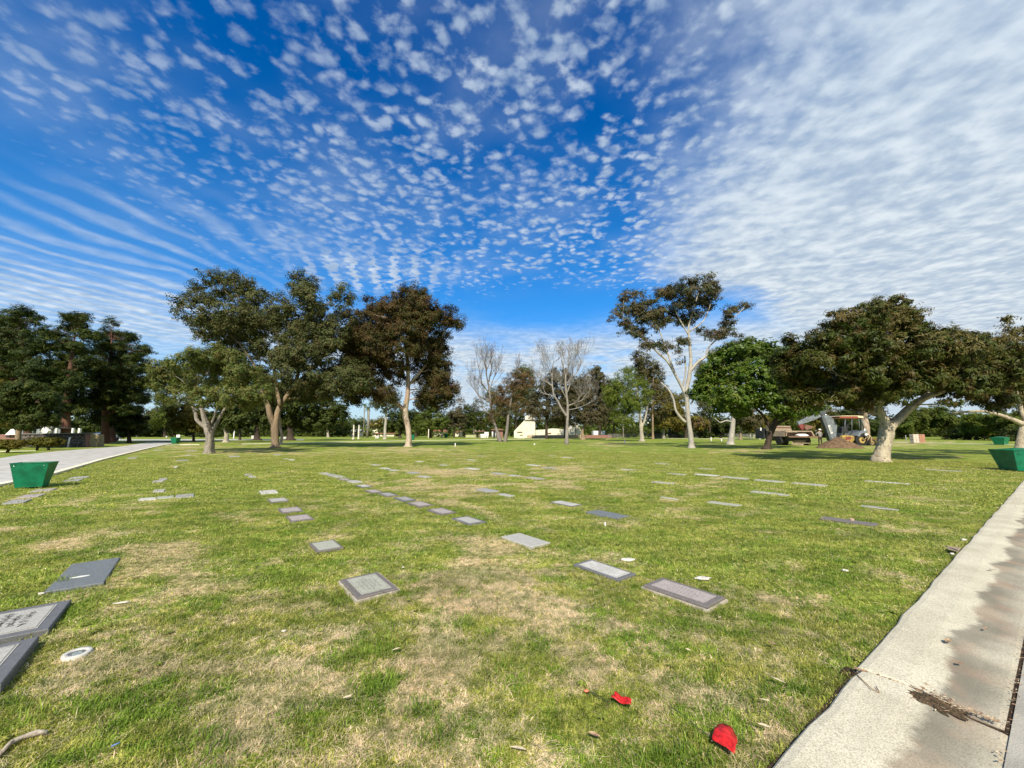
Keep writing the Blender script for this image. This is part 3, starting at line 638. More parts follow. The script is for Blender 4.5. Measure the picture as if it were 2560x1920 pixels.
L_DARK = leaf_mat('dark flame tree leaves', (0.052, 0.075, 0.012), (0.075, 0.085, 0.015), (0.100, 0.055, 0.018), 0.18, 0.5, 0.5, 0.2)
L_YEL = leaf_mat('yellowing leaves', (0.150, 0.120, 0.045), (0.120, 0.115, 0.040), (0.220, 0.165, 0.080), 0.25, 0.7)
L_PINE = leaf_mat('pine needles', (0.022, 0.042, 0.006), (0.042, 0.064, 0.008), (0.075, 0.088, 0.011), 0.08, 0.35, 0.6, 0.2)
L_DKGRN = leaf_mat('dark green leaves', (0.030, 0.050, 0.010), (0.050, 0.070, 0.014), (0.080, 0.085, 0.020), 0.12, 0.4)
L_MID = leaf_mat('mid green leaves', (0.075, 0.115, 0.018), (0.105, 0.140, 0.024), (0.130, 0.130, 0.035), 0.25, 0.4)
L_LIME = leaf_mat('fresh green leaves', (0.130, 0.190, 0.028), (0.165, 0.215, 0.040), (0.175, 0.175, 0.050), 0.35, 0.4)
L_GOLD = leaf_mat('golden olive leaves', (0.165, 0.145, 0.028), (0.125, 0.130, 0.022), (0.200, 0.140, 0.035), 0.25, 0.4)
L_BROWN = leaf_mat('rusty dry leaves', (0.160, 0.105, 0.055), (0.120, 0.098, 0.045), (0.190, 0.115, 0.068), 0.2, 0.6)
L_TAUPE = leaf_mat('brown green leaves', (0.075, 0.078, 0.032), (0.095, 0.080, 0.042), (0.120, 0.090, 0.058), 0.15, 0.7)
L_WEEP = leaf_mat('weeping grey green leaves', (0.115, 0.130, 0.065), (0.130, 0.140, 0.075), (0.140, 0.115, 0.060), 0.25, 0.8)

def leaves(lobes, n, cs, ls, asp=0.45, droop=0.0, seed=1, shell=0.5, up=0.45, tri=False, sq=0.8, outw=0.5, fill=0.0):
    """lobes: array rows (x, y, z, rx, ry, rz). leaf-sized quads in clumps near the lobe surfaces"""
    rs_ = np.random.RandomState(seed); lobes = np.array(lobes, float)
    wgt = (lobes[:, 3] * lobes[:, 5]) ** 1.0; wgt = wgt / wgt.sum()
    area = (lobes[:, 3] * lobes[:, 5]).sum() * math.pi
    ncl = int(max(len(lobes) * 4, 1.9 * area / (cs * cs)))
    li = rs_.choice(len(lobes), ncl, p=wgt); lb = lobes[li]
    d = rs_.normal(size=(ncl, 3)); d /= np.linalg.norm(d, axis=1, keepdims=True)
    r = shell + (1 - shell) * rs_.rand(ncl, 1) ** 0.7; r = np.where(rs_.rand(ncl, 1) < 0.15 + fill, rs_.rand(ncl, 1) ** 0.5, r)
    cc = lb[:, :3] + d * lb[:, 3:6] * r
    csz = cs * (0.55 + 0.8 * rs_.rand(ncl))
    k = rs_.choice(ncl, n, p=csz ** 2 / (csz ** 2).sum())
    off = rs_.normal(size=(n, 3)); rr = np.linalg.norm(off, axis=1, keepdims=True); off = off / rr * (rs_.rand(n, 1) ** 0.45)
    NS = 9; sub = rs_.normal(size=(ncl, NS, 3)); sub /= np.linalg.norm(sub, axis=2, keepdims=True); sub *= rs_.rand(ncl, NS, 1) ** 0.4 * 0.85
    sc_ = sub[k, rs_.randint(0, NS, n)]; p = cc[k] + (sc_ + off * 0.42) * csz[k][:, None] * np.array([1, 1, sq]); off = off * 0.6 + sc_ * 0.7
    nrm = off * 0.95 + d[k] * outw + np.array([0, 0, up]) + rs_.normal(size=(n, 3)) * 0.32
    nrm /= np.linalg.norm(nrm, axis=1, keepdims=True)
    t = rs_.normal(size=(n, 3)); t[:, 2] -= droop * 2
    t -= nrm * (t * nrm).sum(1, keepdims=True); t /= np.linalg.norm(t, axis=1, keepdims=True) + 1e-9
    b = np.cross(nrm, t); s = (ls * (0.65 + 0.7 * rs_.rand(n)))[:, None]
    if tri: v = np.stack([p + t * s * 0.6, p - t * s * 0.4 + b * s * asp, p - t * s * 0.4 - b * s * asp], 1)
    else: v = np.stack([p + t * s * 0.55, p + b * s * asp * 0.5 + nrm * s * 0.05, p - t * s * 0.45, p - b * s * asp * 0.5 + nrm * s * 0.05], 1)
    return v.reshape(-1, 3), cc
def twig_path(a, b, rnd_, sag=0.0, k=5, wob=0.08):
    a, b = Vector(a), Vector(b); L = (b - a).length; out = []
    for i in range(k + 1):
        t = i / k; q = a.lerp(b, t); q.z += sag * L * math.sin(math.pi * t)
        if 0 < i < k: q += Vector((rnd_.uniform(-1, 1), rnd_.uniform(-1, 1), rnd_.uniform(-1, 1))) * wob * L * 0.5
        out.append(q)
    return out
USED = {}
def tree(label, base, trunk, lobes, n, bark, leaf, cs=0.9, ls=0.22, asp=0.45, droop=0.0, limbs=(), group=None, name='broadleaf_tree', cat='tree', seed=None, depth_k=0.8,
         shell=0.5, tri=False, twigs=2, sides=9, up=0.45, sq=0.8, flare=1.35, Y=None, second=None, dyk=0.35, jit=0.10, outw=0.5, fill=0.0, tw=0.35):
    """base pixel; trunk / limbs: lists of (px, py, radius px[, dy m]); lobes: (px, py, rx px, rz px[, dy m])"""
    seed = seed or int(base[0] * 7 + base[1]); r_ = random.Random(seed)
    g0 = G(*base); Yd = Y or g0.y; s = Yd / F; TF = 0.84
    e = empty(name, (g0.x, g0.y, 0) if not Y else (D(base[0], base[1], Yd).x, Yd, 0), label, cat, group)
    def P3(px, py, dy=0.0):
        return D(px, py, Yd + dy)
    w_ = MB(); skel = []
    tr = [(*P3(p[0], p[1], p[3] if len(p) > 3 else 0), p[2] * s * TF) for p in trunk]
    x0, y0, z0, r0 = tr[0]
    tr = [(x0, y0, -0.15, r0 * flare * 1.05)] + [(x0, y0, 0.12, r0 * flare * 0.93)] + tr[0:] if z0 > 0.3 else [(x0, y0, -0.15, r0 * flare * 1.08), (x0 + (tr[1][0] - x0) * 0.08, y0, 0.05 * tr[1][2] + 0.03, r0 * flare)] + [(x0 + (tr[1][0] - x0) * 0.22, y0, 0.22 * tr[1][2], r0)] + tr[1:]
    sp = smooth_path(tr, 4); w_.tube([q[:3] for q in sp], [max(q[3], 0.008) for q in sp], sides, bark, jitter=jit, seed=seed); skel += [(Vector(q[:3]), q[3]) for q in sp]
    for j, lm in enumerate(limbs):
        lp = [(*P3(p[0], p[1], p[3] if len(p) > 3 else 0), p[2] * s * TF) for p in lm]
        sp = smooth_path(lp, 4); w_.tube([q[:3] for q in sp], [max(q[3], 0.008) for q in sp], max(5, sides - 2), bark, jitter=jit, seed=seed + j); skel += [(Vector(q[:3]), q[3]) for q in sp]
    wd = max(l[0] + l[2] for l in lobes) - min(l[0] - l[2] for l in lobes) if lobes else 0
    LW = []
    for l in lobes:
        dy = l[4] if len(l) > 4 else r_.uniform(-1, 1) * dyk * wd * s * 0.5
        c = P3(l[0], l[1], dy); k = (Yd + dy) / F; LW.append((c.x, c.y, c.z, l[2] * k, l[2] * k * depth_k, l[3] * k))
    crown = None
    if LW:
        v, cc = leaves(LW, n, cs, ls, asp, droop, seed, shell, up, tri, sq, outw, fill)
        for l in LW:
            c = Vector(l[:3])
            best = min(skel[2:], key=lambda q: (q[0] - c).length + max(0, q[0].z - c.z) * 1.5 + (2.0 if q[1] > r0 * 0.8 else 0))
            L = (best[0] - c).length; rr = min(best[1] * 0.5, 0.012 * L + 0.02)
            pt = twig_path(best[0], c, r_, 0.08, 5, 0.14); w_.tube(pt, [rr * (1 - 0.6 * i / 5) for i in range(6)], 5, bark, cap=False)
            for _ in range(twigs):
                tgt = cc[r_.randrange(len(cc))] if False else Vector((c.x + r_.uniform(-1, 1) * l[3] * .8, c.y + r_.uniform(-1, 1) * l[4] * .8, c.z + r_.uniform(-.6, 1) * l[5] * .8))
                st = pt[r_.choice((2, 3, 4))]; q = twig_path(st, tgt, r_, 0.05, 3, 0.2); w_.tube(q, [rr * tw * (1 - 0.7 * i / 3) for i in range(4)], 4, bark, cap=False)
        crown = fast_mesh('crown', v, 3 if tri else 4, leaf, e)
        if second:
            v2, _ = leaves([LW[i] for i in second['lobes']] if second.get('lobes') else LW, second['n'], cs, ls, asp, droop, seed + 3, shell, up, tri, sq)
            k_ = fast_mesh('foliage_patch', v2, 3 if tri else 4, second['leaf'], e); k_['label'] = second['label']
    w_.build('trunk', parent=e, recalc=False)
    return e

def bare_branches(w_, p, d, L, r, lvl, r_, bark, up=0.15, spread=0.5, minr=0.008, kids=(2, 3)):
    n = 3; pts = [Vector(p)]; dd = Vector(d).normalized()
    for i in range(n):
        dd = (dd + Vector((r_.uniform(-1, 1), r_.uniform(-1, 1), r_.uniform(-1, 1))) * 0.12 + Vector((0, 0, up * 0.3))).normalized(); pts.append(pts[-1] + dd * L / n)
    w_.tube(pts, [max(minr, r * (1 - 0.35 * i / n)) for i in range(n + 1)], 6 if lvl > 3 else (4 if lvl > 1 else 3), bark, cap=False)
    if lvl <= 0: return
    k = r_.randint(*kids)
    for i in range(k):
        at = pts[-1] if i == 0 else pts[r_.choice((1, 2, 3))]
        a = Vector((r_.uniform(-1, 1), r_.uniform(-1, 1), r_.uniform(-0.5, 1))).normalized()
        nd = (dd * (1 - spread * (0.5 if i == 0 else 1)) + a * spread + Vector((0, 0, up))).normalized()
        bare_branches(w_, at, nd, L * r_.uniform(0.62, 0.85), r * (0.68 if i == 0 else 0.5), lvl - 1, r_, bark, up, spread, minr, kids)

# the two big gums left of centre
tree('large grey-green gum with a forked trunk, the broadest tree left of centre', (688, 1119),
     [(688,1119,12),(688,1095,10.5),(687,1070,11.5),(690,1045,9),(700,1015,7.5,.5),(716,992,6.5,1),(735,965,5.5,1),(745,935,4.5),(752,880,4),(765,800,3)],
     [(490,770,42,45),(530,720,52,42),(590,715,50,40),(640,745,45,42),(560,780,60,50),(510,820,45,40),(590,840,60,45),(650,810,60,55),(700,780,45,50),(755,715,40,38),(765,750,45,45),(740,820,60,50),(800,800,55,55),(855,745,30,42),(870,790,28,38),(835,840,45,45),(690,870,55,45),(760,880,60,45),(820,895,50,45),(640,905,40,45),(880,860,35,45),(660,960,28,38),(740,945,70,35),(820,950,60,40),(560,880,35,30),(870,930,40,40),(900,900,30,40),(800,975,45,28),(850,965,45,30),(760,985,40,22),(900,950,34,30),(720,905,50,36,-2.5),(600,800,50,40,-3),(790,850,50,40,-2.5),(880,1000,24,20)],
     190000, B_TAN, L_EUC, 0.80, 0.185, 0.5, 0.25, limbs=[[(685,1062,9.5),(676,1040,8.5,-.4),(670,1015,7,-.6),(655,980,4,-.5),(640,920,3.5),(600,860,3)],[(700,1015,5),(690,960,4.5),(680,900,4),(650,840,3)],[(735,965,4.5),(775,925,4),(820,880,3)],[(745,930,3.5),(725,890,3),(700,840,2.5),(600,760,2)]], name='gum_tree', tri=False, seed=21)
tree('reddish-brown gum with a pale twisting trunk, beside the largest gum', (1019, 1117),
     [(1020,1117,9.5),(1022,1095,8.5),(1019,1065,7.5),(1013,1040,8.5),(1014,1015,8),(1019,985,6.5),(1020,940,5.5),(1018,880,4),(1025,800,3)],
     [(1030,745,50,32),(1055,770,60,40),(990,775,50,35),(955,800,48,38),(925,830,45,42),(1010,820,70,48),(1080,810,55,50),(1128,800,28,34),(1145,815,16,20),(990,880,70,48),(925,890,55,48),(880,870,38,42),(1070,870,55,48),(1100,900,32,45),(1095,955,38,40),(1058,935,35,40),(975,935,60,42),(915,950,48,40),(1100,1000,30,22),(1075,985,28,25),(870,930,38,34),(960,985,45,22),(885,985,30,28),(905,800,38,34),(885,840,38,38,-1),(940,765,34,24),(1120,970,26,30),(1060,1000,30,20),(1100,930,34,34),(1020,850,60,44,-3),(940,860,55,44,-3),(1060,790,50,36,-2)],
     200000, B_PINK, L_EUC2, 0.8, 0.18, 0.5, 0.3, limbs=[[(1015,1035,6.5),(1000,1014,5),(985,1003,4,.3),(955,980,3),(920,930,2.5)],[(1020,965,4),(1050,930,3.5),(1085,890,3)]], name='gum_tree', seed=22,
     second={'lobes': [0, 6, 11, 12, 13, 14, 18], 'n': 9000, 'leaf': L_EUC, 'label': 'greener leaves on the right side'})
# tall open gum right of centre
tree('tall open gum with a slim white trunk and sparse crown, right of centre', (1729, 1120),
     [(1729,1120,8.5),(1727,1090,7.5),(1722,1055,6.8),(1718,1015,6.3),(1717,975,6.5),(1724,935,6.2),(1727,900,5),(1724,860,4),(1722,815,3),(1735,770,2),(1750,720,1.4)],
     [(1562,742,20,16),(1590,735,22,14),(1555,772,22,18),(1538,788,18,12),(1590,770,26,20),(1612,790,30,22),(1575,815,22,15),(1600,840,26,14),(1640,815,26,20),(1650,775,28,20),(1640,745,22,14),(1668,732,30,18),(1700,715,28,16),(1735,705,26,15),(1765,694,20,14),(1782,705,18,16),(1775,735,26,22),(1745,745,30,20),(1712,755,30,20),(1790,725,14,12),(1688,785,24,16),(1740,785,22,18),(1770,765,20,15),(1845,772,18,12),(1868,764,20,9),(1826,785,16,14),(1818,810,18,16),(1800,835,22,16),(1770,838,24,16),(1745,825,18,14),(1700,850,26,16),(1672,868,22,18),(1700,890,18,14),(1610,755,26,18),(1630,785,26,18),(1660,800,24,18),(1715,800,24,16),(1720,725,34,22),(1755,720,26,18),(1570,800,24,18),(1600,825,24,14),(1545,830,12,9),(1640,858,16,10),(1835,835,18,12),(1615,862,14,10)],
     56000, B_WHITE, L_EUC3, 0.62, 0.165, 0.5, 0.2, limbs=[[(1718,1000,5),(1706,970,4.5),(1690,940,4),(1670,905,3.6),(1645,882,3),(1618,855,2.4),(1585,830,1.8),(1560,800,1.2)],
      [(1724,930,4.5),(1745,905,4),(1765,890,3),(1772,868,2),(1800,840,1.5),(1830,800,1.2),(1860,770,.9)],[(1714,1056,4.2),(1700,1042,3.8),(1689,1025,3.4),(1684,1000,3),(1672,975,2.4),(1652,956,1.6)],
      [(1690,940,3),(1668,880,2.4),(1650,830,1.8),(1640,790,1.2)],[(1723,840,2.5),(1700,800,2),(1680,760,1.4)],[(1722,830,2.4),(1760,800,1.8),(1780,750,1.2)],[(1706,970,3),(1714,930,2.4),(1712,890,2)],[(1727,1010,2.5),(1740,990,1.4),(1752,975,.8)]],
      name='gum_tree', seed=23, shell=0.1, twigs=4, dyk=0.3, sides=10, fill=0.5, tw=0.5)
# glossy bright green tree
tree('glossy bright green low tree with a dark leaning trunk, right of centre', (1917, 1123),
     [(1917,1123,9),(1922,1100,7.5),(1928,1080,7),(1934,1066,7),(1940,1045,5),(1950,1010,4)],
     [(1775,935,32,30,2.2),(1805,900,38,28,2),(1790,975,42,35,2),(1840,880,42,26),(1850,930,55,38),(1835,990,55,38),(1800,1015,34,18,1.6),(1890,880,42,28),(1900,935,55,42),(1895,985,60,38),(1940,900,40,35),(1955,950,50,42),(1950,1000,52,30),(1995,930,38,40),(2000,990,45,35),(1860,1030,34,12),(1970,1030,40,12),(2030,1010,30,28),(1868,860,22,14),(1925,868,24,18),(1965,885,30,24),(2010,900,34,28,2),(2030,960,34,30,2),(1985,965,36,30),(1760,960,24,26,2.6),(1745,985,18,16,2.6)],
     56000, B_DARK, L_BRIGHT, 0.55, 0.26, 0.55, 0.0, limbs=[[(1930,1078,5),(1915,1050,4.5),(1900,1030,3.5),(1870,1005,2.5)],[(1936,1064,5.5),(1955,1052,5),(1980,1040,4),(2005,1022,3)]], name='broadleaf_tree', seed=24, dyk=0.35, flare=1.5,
     second={'lobes': [0, 1, 2, 4, 5, 7, 16], 'n': 3500, 'leaf': L_LIME, 'label': 'pale yellow-green leaves, mostly on the left side'})  # paler leaf colour on some lobes, mostly the left ones
# big spreading tree
tree('dark spreading tree with a thick forked cream trunk, nearest tree on the right', (2203, 1153),
     [(2203,1153,21),(2208,1125,17),(2214,1095,17.5),(2218,1072,17),(2212,1050,11),(2203,1030,7),(2200,1012,5),(2205,985,2.5)],
     [(2165,785,55,28),(2215,768,52,24),(2255,790,42,26),(2120,800,45,28),(2278,815,24,26),(2200,820,75,40),(2110,840,55,38),(2060,850,40,28),(2030,885,42,32),(2265,860,48,38),(1990,895,34,28),(2160,880,75,45),(2070,915,62,42),(1985,940,45,35),(2020,970,48,32),(2240,920,65,42),(2140,945,70,42),(2080,975,55,32),(2190,975,55,32),(2000,995,32,22),(2300,900,45,40),(2130,1000,40,20),(2340,875,48,36),(2310,955,50,32),(2375,930,60,42),(2400,880,48,30),(2440,905,55,40),(2470,950,60,38),(2420,970,60,35),(2510,925,50,40),(2370,835,16,14),(2395,838,14,12),(2530,970,50,35),(2480,1000,45,22),(2400,1008,35,14),(2350,985,38,18),(2270,985,30,16),(2060,1005,26,14),(1975,855,12,8),(2300,825,14,12),(2180,925,60,36,-1.7),(2230,975,50,24,-1.2),(2130,980,45,22,-1.2),(2280,940,45,34,-1.6),(2200,880,60,36,-2.2),(2350,945,45,30,-1.5),(2100,890,50,34,-2),(2420,950,50,28,-1.5),(1990,925,40,34),(1965,900,30,24),(2440,875,42,26,1),(2490,880,45,30,1),(2540,900,45,36,1),(2420,850,30,16,1),(2470,925,50,36,-1),(2345,850,30,20)],
     200000, B_MOTT, L_DARK, 0.50, 0.20, 0.28, 0.45, limbs=[[(2222,1075,13),(2234,1060,12.5),(2255,1040,11),(2280,1016,10),(2310,996,8.5),(2345,982,7),(2385,968,5),(2430,950,3.5)],[(2208,1045,6,.4),(2180,1020,5,1.2),(2140,1008,4.5,1.8),(2090,1000,3.5,2.2),(2040,980,2.5,2.2)],[(2310,996,5,.4),(2330,960,4,1),(2340,920,3,1)],[(2203,1010,5,-.2),(2230,960,4,-.4),(2240,900,3,-.4)]],
     name='spreading_tree', seed=25, dyk=0.35, depth_k=0.85, sides=14, flare=1.14, up=0.3, jit=0.13, sq=0.7,
     second={'lobes': [0, 1, 2, 3, 4, 5, 9, 22, 25, 30, 31], 'n': 9000, 'leaf': L_YEL, 'label': 'bronze tips along the top of the crown'})
tree('yellowing open tree cut off by the right edge, behind the green bin', (2549, 1140),
     [(2549,1140,13),(2552,1110,11.5),(2558,1080,10.5),(2566,1050,9),(2580,1000,7)],
     [(2545,820,34,24),(2520,850,30,18),(2480,862,32,18),(2450,868,20,12),(2500,885,40,22),(2550,880,45,35),(2600,860,50,45),(2560,930,50,40),(2540,980,40,30),(2590,960,50,50),(2580,1020,40,25),(2640,900,60,60),(2660,980,60,60),(2520,800,10,7),(2430,880,18,10)],
     26000, B_MOTT, L_YEL, 0.42, 0.20, 0.34, 0.3, limbs=[[(2556,1060,7.5),(2530,1048,6.5),(2495,1036,5),(2455,1028,4),(2410,1030,3),(2380,1033,1.6)],[(2560,1050,5),(2540,980,4),(2510,900,2.4)]], name='spreading_tree', seed=26, shell=0.25, fill=0.2)
# olive tree
tree('grey-green olive tree with a twisted fluted trunk, left of the big gum', (522, 1133),
     [(522,1133,13),(523,1115,11.5),(524,1095,10),(519,1072,9.5),(510,1045,6),(503,1015,4.5),(500,985,3.5)],
     [(415,920,38,30),(400,960,30,34),(440,950,50,40),(470,905,48,30),(500,890,42,24),(525,900,50,32),(560,905,48,35),(590,930,45,38),(625,950,38,38),(645,975,28,30),(520,950,70,45),(460,985,48,28),(580,985,60,32),(410,1000,24,20),(630,1005,28,20),(515,990,45,22),(540,870,12,18)],
     56000, B_GREY, L_OLIVE, 0.55, 0.20, 0.30, 0.15, limbs=[[(522,1075,6),(505,1062,5),(492,1050,4.5),(488,1032,4),(478,1005,2.5)],[(526,1085,7,.2),(540,1062,5.5,.3),(552,1040,4.5,.3),(565,1018,4,.4),(580,1000,2.5)],[(520,1070,4,.3),(535,1045,3,.6),(545,1010,2)]],
     name='olive_tree', seed=27, jit=0.22, sides=14, dyk=0.5, flare=1.15)
# bare tree in the centre
def bare_tree(label, base, trunk, starts, bark, seed, L, lvl=6, up=0.22, spread=0.45, Y=None, rmin=0.012, extra=None, extra_leaf=None, n=0, cs=.6, ls=.2, kids=(2, 3), name='bare_tree'):
    g0 = G(*base); Yd = g0.y; s = Yd / F; r_ = random.Random(seed); e = empty(name, (g0.x, g0.y, 0), label, 'tree')
    w_ = MB()
    for path in trunk:
        tr = [(*D(p[0], p[1], Yd + (p[3] if len(p) > 3 else 0)), p[2] * s) for p in path]
        if abs(path[0][1] - base[1]) < 3: tr[0] = (tr[0][0], tr[0][1], -0.15, tr[0][3] * 1.25)
        sp = smooth_path(tr, 4); w_.tube([q[:3] for q in sp], [q[3] for q in sp], 8, bark, jitter=0.08, seed=seed)
    for (px, py, r, dx, dz, k) in starts:
        bare_branches(w_, D(px, py, Yd), (dx, r_.uniform(-.5, .5), dz), L * k, r * s, lvl, r_, bark, up, spread, rmin, kids)
    w_.build('trunk', parent=e, recalc=False)
    if extra:
        LW = []
        for l in extra:
            dy = r_.uniform(-1.2, 1.2); c = D(l[0], l[1], Yd + dy); LW.append((c.x, c.y, c.z, l[2] * s, l[2] * s * .8, l[3] * s))
        v, _ = leaves(LW, n, cs, ls, 0.4, 0.6, seed); fast_mesh('crown', v, 4, extra_leaf, e)
    return e
bare_tree('leafless pale tree with upswept twigs standing in the open centre', (1417, 1111),
    [[(1417,1111,4.6),(1417,1085,3.8),(1418,1060,3.4),(1419,1040,3.4),(1419,1010,2.6),(1416,985,3),(1414,960,2.8),(1414,935,2.2)],[(1418,1042,3.2),(1404,1022,2.8),(1394,1002,2.4),(1385,988,2.2),(1381,965,1.8),(1380,935,1.6)]],
    [(1414,940,2,-.25,1,1),(1414,940,2,.35,1,1.05),(1416,985,1.7,.5,.8,1),(1419,1015,1.7,.8,.35,1.1),(1380,945,1.7,-.35,1,.95),(1381,965,1.6,-.8,.5,.85),(1385,990,1.5,-1,.12,.9),(1414,960,1.6,.8,.6,1.1),(1419,1000,1.3,-.5,.7,.8),(1380,940,1.4,.2,1,.9),(1418,1025,1.2,1,.2,1.0)],
    B_WHITE2, 41, 1.85, 6, 0.14, 0.5, rmin=0.008)

# ---------------------------------------------------------------- pines and round trees at the left
def pine(label, base, top, halfw, lean=0, n=26000, seed=5, low=1065, bulges=(), Y=None, bark=B_RED, r=8):
    r_ = random.Random(seed); g0 = G(*base); Yd = g0.y; s = Yd / F
    lobes = []
    H = base[1] - top
    ly = top + 12
    i = 0
    while ly < low:
        f = (ly - top) / (low - top); wd = halfw * (0.30 + 0.75 * min(1, f * 1.5) ** 0.8) * r_.uniform(0.8, 1.12)
        if f > 0.85: wd *= 0.75
        k = 3 if wd < 40 else 5
        for j in range(k):
            a = (j + r_.random() * 0.6) / k * 2 * math.pi + i
            px = base[0] + lean * (1 - f) + math.cos(a) * wd * 0.72; dy = math.sin(a) * wd * 0.7 * s
            lobes.append((px, ly + r_.uniform(-8, 8), wd * 0.36 + 5, 11 + wd * 0.10, dy))
        ly += 15 + f * 6; i += 1
    lobes += list(bulges)
    return tree(label, base, [(base[0], base[1], r), (base[0] + lean * .2, base[1] - H * .3, r * .8), (base[0] + lean * .6, base[1] - H * .6, r * .5), (base[0] + lean, top + 16, 1.5)], lobes, n, bark, L_PINE, 0.95, 0.40, 0.28, 0.0,
                name='pine_tree', seed=seed, twigs=0, up=0.9, shell=0.2, depth_k=0.9, group='tall dark pines at the left', sides=8, fill=0.2, flare=1.2)
def pine2(label, base, tr, lumps, n, seed):
    L_ = []
    for (x, y, r_) in lumps:
        L_.append((x * .3616, y * .3616 + 650, r_ * 1.05, r_ * .78)); L_.append((x * .3616, y * .3616 + 656, r_ * .9, r_ * .6, 3.0)); L_.append((x * .3616 + r_ * .5, y * .3616 + 650 + r_ * .35, r_ * .6, r_ * .35)); L_.append((x * .3616 - r_ * .6, y * .3616 + 650 + r_ * .3, r_ * .6, r_ * .35))
    return tree(label, base, tr, L_, int(n * 1.25), B_RED, L_PINE, 0.8, 0.30, 0.24, 0.0, name='pine_tree', seed=seed, twigs=1, up=0.75, shell=0.45, depth_k=0.9, group='tall dark pines at the left', sides=8, flare=1.15, dyk=.5, sq=.65, fill=.1)
pine2('dark pine at the far left edge, the widest of the row', (70, 1110), [(70,1110,9),(66,1000,8),(60,920,5),(56,860,1.5)],
      [(150,360,22),(60,400,28),(235,400,18),(20,500,35),(150,480,38),(100,610,42),(215,610,30),(50,720,45),(190,740,42),(-60,560,45),(-60,760,50),(110,830,45),(0,860,45)], 90000, 51)
pine2('middle dark pine with a ragged rounded top, left side', (163, 1112), [(163,1112,10),(166,1000,8),(178,910,5),(186,845,1.5)],
      [(350,490,20),(330,580,28),(530,440,26),(500,385,16),(570,390,14),(610,500,22),(480,560,32),(570,600,26),(470,700,42),(400,800,42),(290,740,32),(510,820,38),(440,930,42),(330,900,38),(520,1000,34),(620,700,24)], 95000, 52)
pine2('right dark pine with a pointed top and layered boughs', (262, 1108), [(262,1108,9),(266,1000,7),(275,920,4.5),(279,850,1.2)],
      [(770,425,14),(750,490,22),(905,530,18),(840,500,16),(790,560,32),(700,600,26),(985,610,20),(870,650,36),(720,700,40),(960,730,30),(830,780,42),(700,830,40),(990,830,24),(850,900,42),(960,930,22),(740,950,42),(880,1000,32),(720,1060,34),(1000,960,14),(640,780,30),(640,960,34)], 105000, 53)
pine('slim dark pine trunk just right of the pointed pine', (281, 1105), 930, 34, 8, 14000, 54, 1060, r=7)
tree('dense round dark tree over the stone wall at the left', (43, 1121), [(43,1121,8),(45,1095,6.5),(50,1060,6),(60,1020,4)], [(20,985,40,28),(70,975,45,26),(100,1005,38,30),(40,1030,50,28),(90,1045,48,24),(0,1010,45,35),(125,1025,22,22),(65,1000,50,35)],
     34000, B_TAN, L_DKGRN, 0.7, 0.22, 0.5, 0.2, seed=60, group='shade trees at the far left')
tree('brownish low tree cut off by the left edge under the pines', (-30, 1116), [(-30,1116,8),(-28,1080,6),(-25,1020,4)], [(-10,965,35,25),(-40,980,50,40),(10,1000,28,30),(-5,1045,35,26),(-50,1040,50,40),(15,970,20,14)],
     16000, B_RED, L_GOLD, 0.7, 0.22, 0.5, 0.2, seed=61, group='shade trees at the far left')
tree('small dark young pine right of the pine row', (323, 1107), [(323,1107,5),(322,1085,4),(320,1060,2)], [(310,1060,30,14),(335,1050,30,14),(320,1030,28,14),(300,1045,20,12),(345,1070,18,10),(320,1075,34,10)],
     12000, B_DARK, L_PINE, 0.9, 0.36, 0.35, seed=62, up=0.8)

# ---------------------------------------------------------------- middle and far trees
def far_tree(label, base, lobes, n, leaf, bark=B_DARK, tr=4, cs=1.2, ls=0.42, trunk=None, **kw):
    bx = base[0]; top = min(l[1] for l in lobes)
    tk = trunk or [(bx, base[1], tr), (bx, (base[1] + top) / 2 + 12, tr * .75), (bx + 2, top + 20, tr * .4)]
    kw.setdefault('group', 'trees beyond the lawn')
    return tree(label, base, tk, lobes, n, bark, leaf, cs, ls, 0.55, twigs=1, sides=7, **kw)
far_tree('round green tree with a dark trunk behind the small green bin', (413, 1093), [(395,1045,32,24),(425,1040,32,24),(380,1060,24,14),(410,1025,28,18),(440,1055,24,18)], 9000, L_MID, tr=4.5, droop=0.2)
far_tree('golden-leaved tree with two thin trunks left of the olive tree', (484, 1104), [(450,1035,30,24),(480,1025,30,26),(470,1055,36,22),(505,1045,28,22),(445,1058,20,14),(500,1062,24,14)], 11000, L_GOLD, tr=3.5, cs=1.0, ls=.34)
far_tree('grey bare-looking thicket tree behind the golden tree', (345, 1093), [(345,1060,26,22),(365,1045,24,24),(390,1035,16,20)], 5000, L_TAUPE, tr=2)
far_tree('pale-trunked tree just behind the olive crown', (564, 1106), [(575,1000,36,26),(560,1035,30,22),(600,1020,30,26),(590,1050,26,18)], 10000, L_DKGRN, B_PALE, 6, seed=70, trunk=[(564,1106,7),(566,1085,5.5),(563,1060,4.5),(575,1035,3.5)])
far_tree('dark oak with a black flared trunk between olive and gum', (643, 1101), [(600,1030,36,26),(640,1015,36,28),(675,1035,32,28),(620,1055,40,16),(665,1058,30,14),(590,1055,24,16),(640,1000,40,20)], 15000, L_DKGRN, tr=8, flare=1.7)
far_tree('olive-gold understorey tree behind the forked gum', (600, 1100), [(610,1020,34,24),(590,1045,26,20),(640,1040,26,20)], 6000, L_GOLD, tr=3, seed=71)
far_tree('wide dark oak with a black trunk right of the forked gum', (726, 1101), [(715,1030,36,34),(760,1010,44,30),(805,1020,40,32),(750,1050,50,24),(800,1052,44,18),(840,1035,30,26),(770,985,50,26),(700,1060,26,14)], 22000, L_DKGRN, tr=9, flare=1.6)
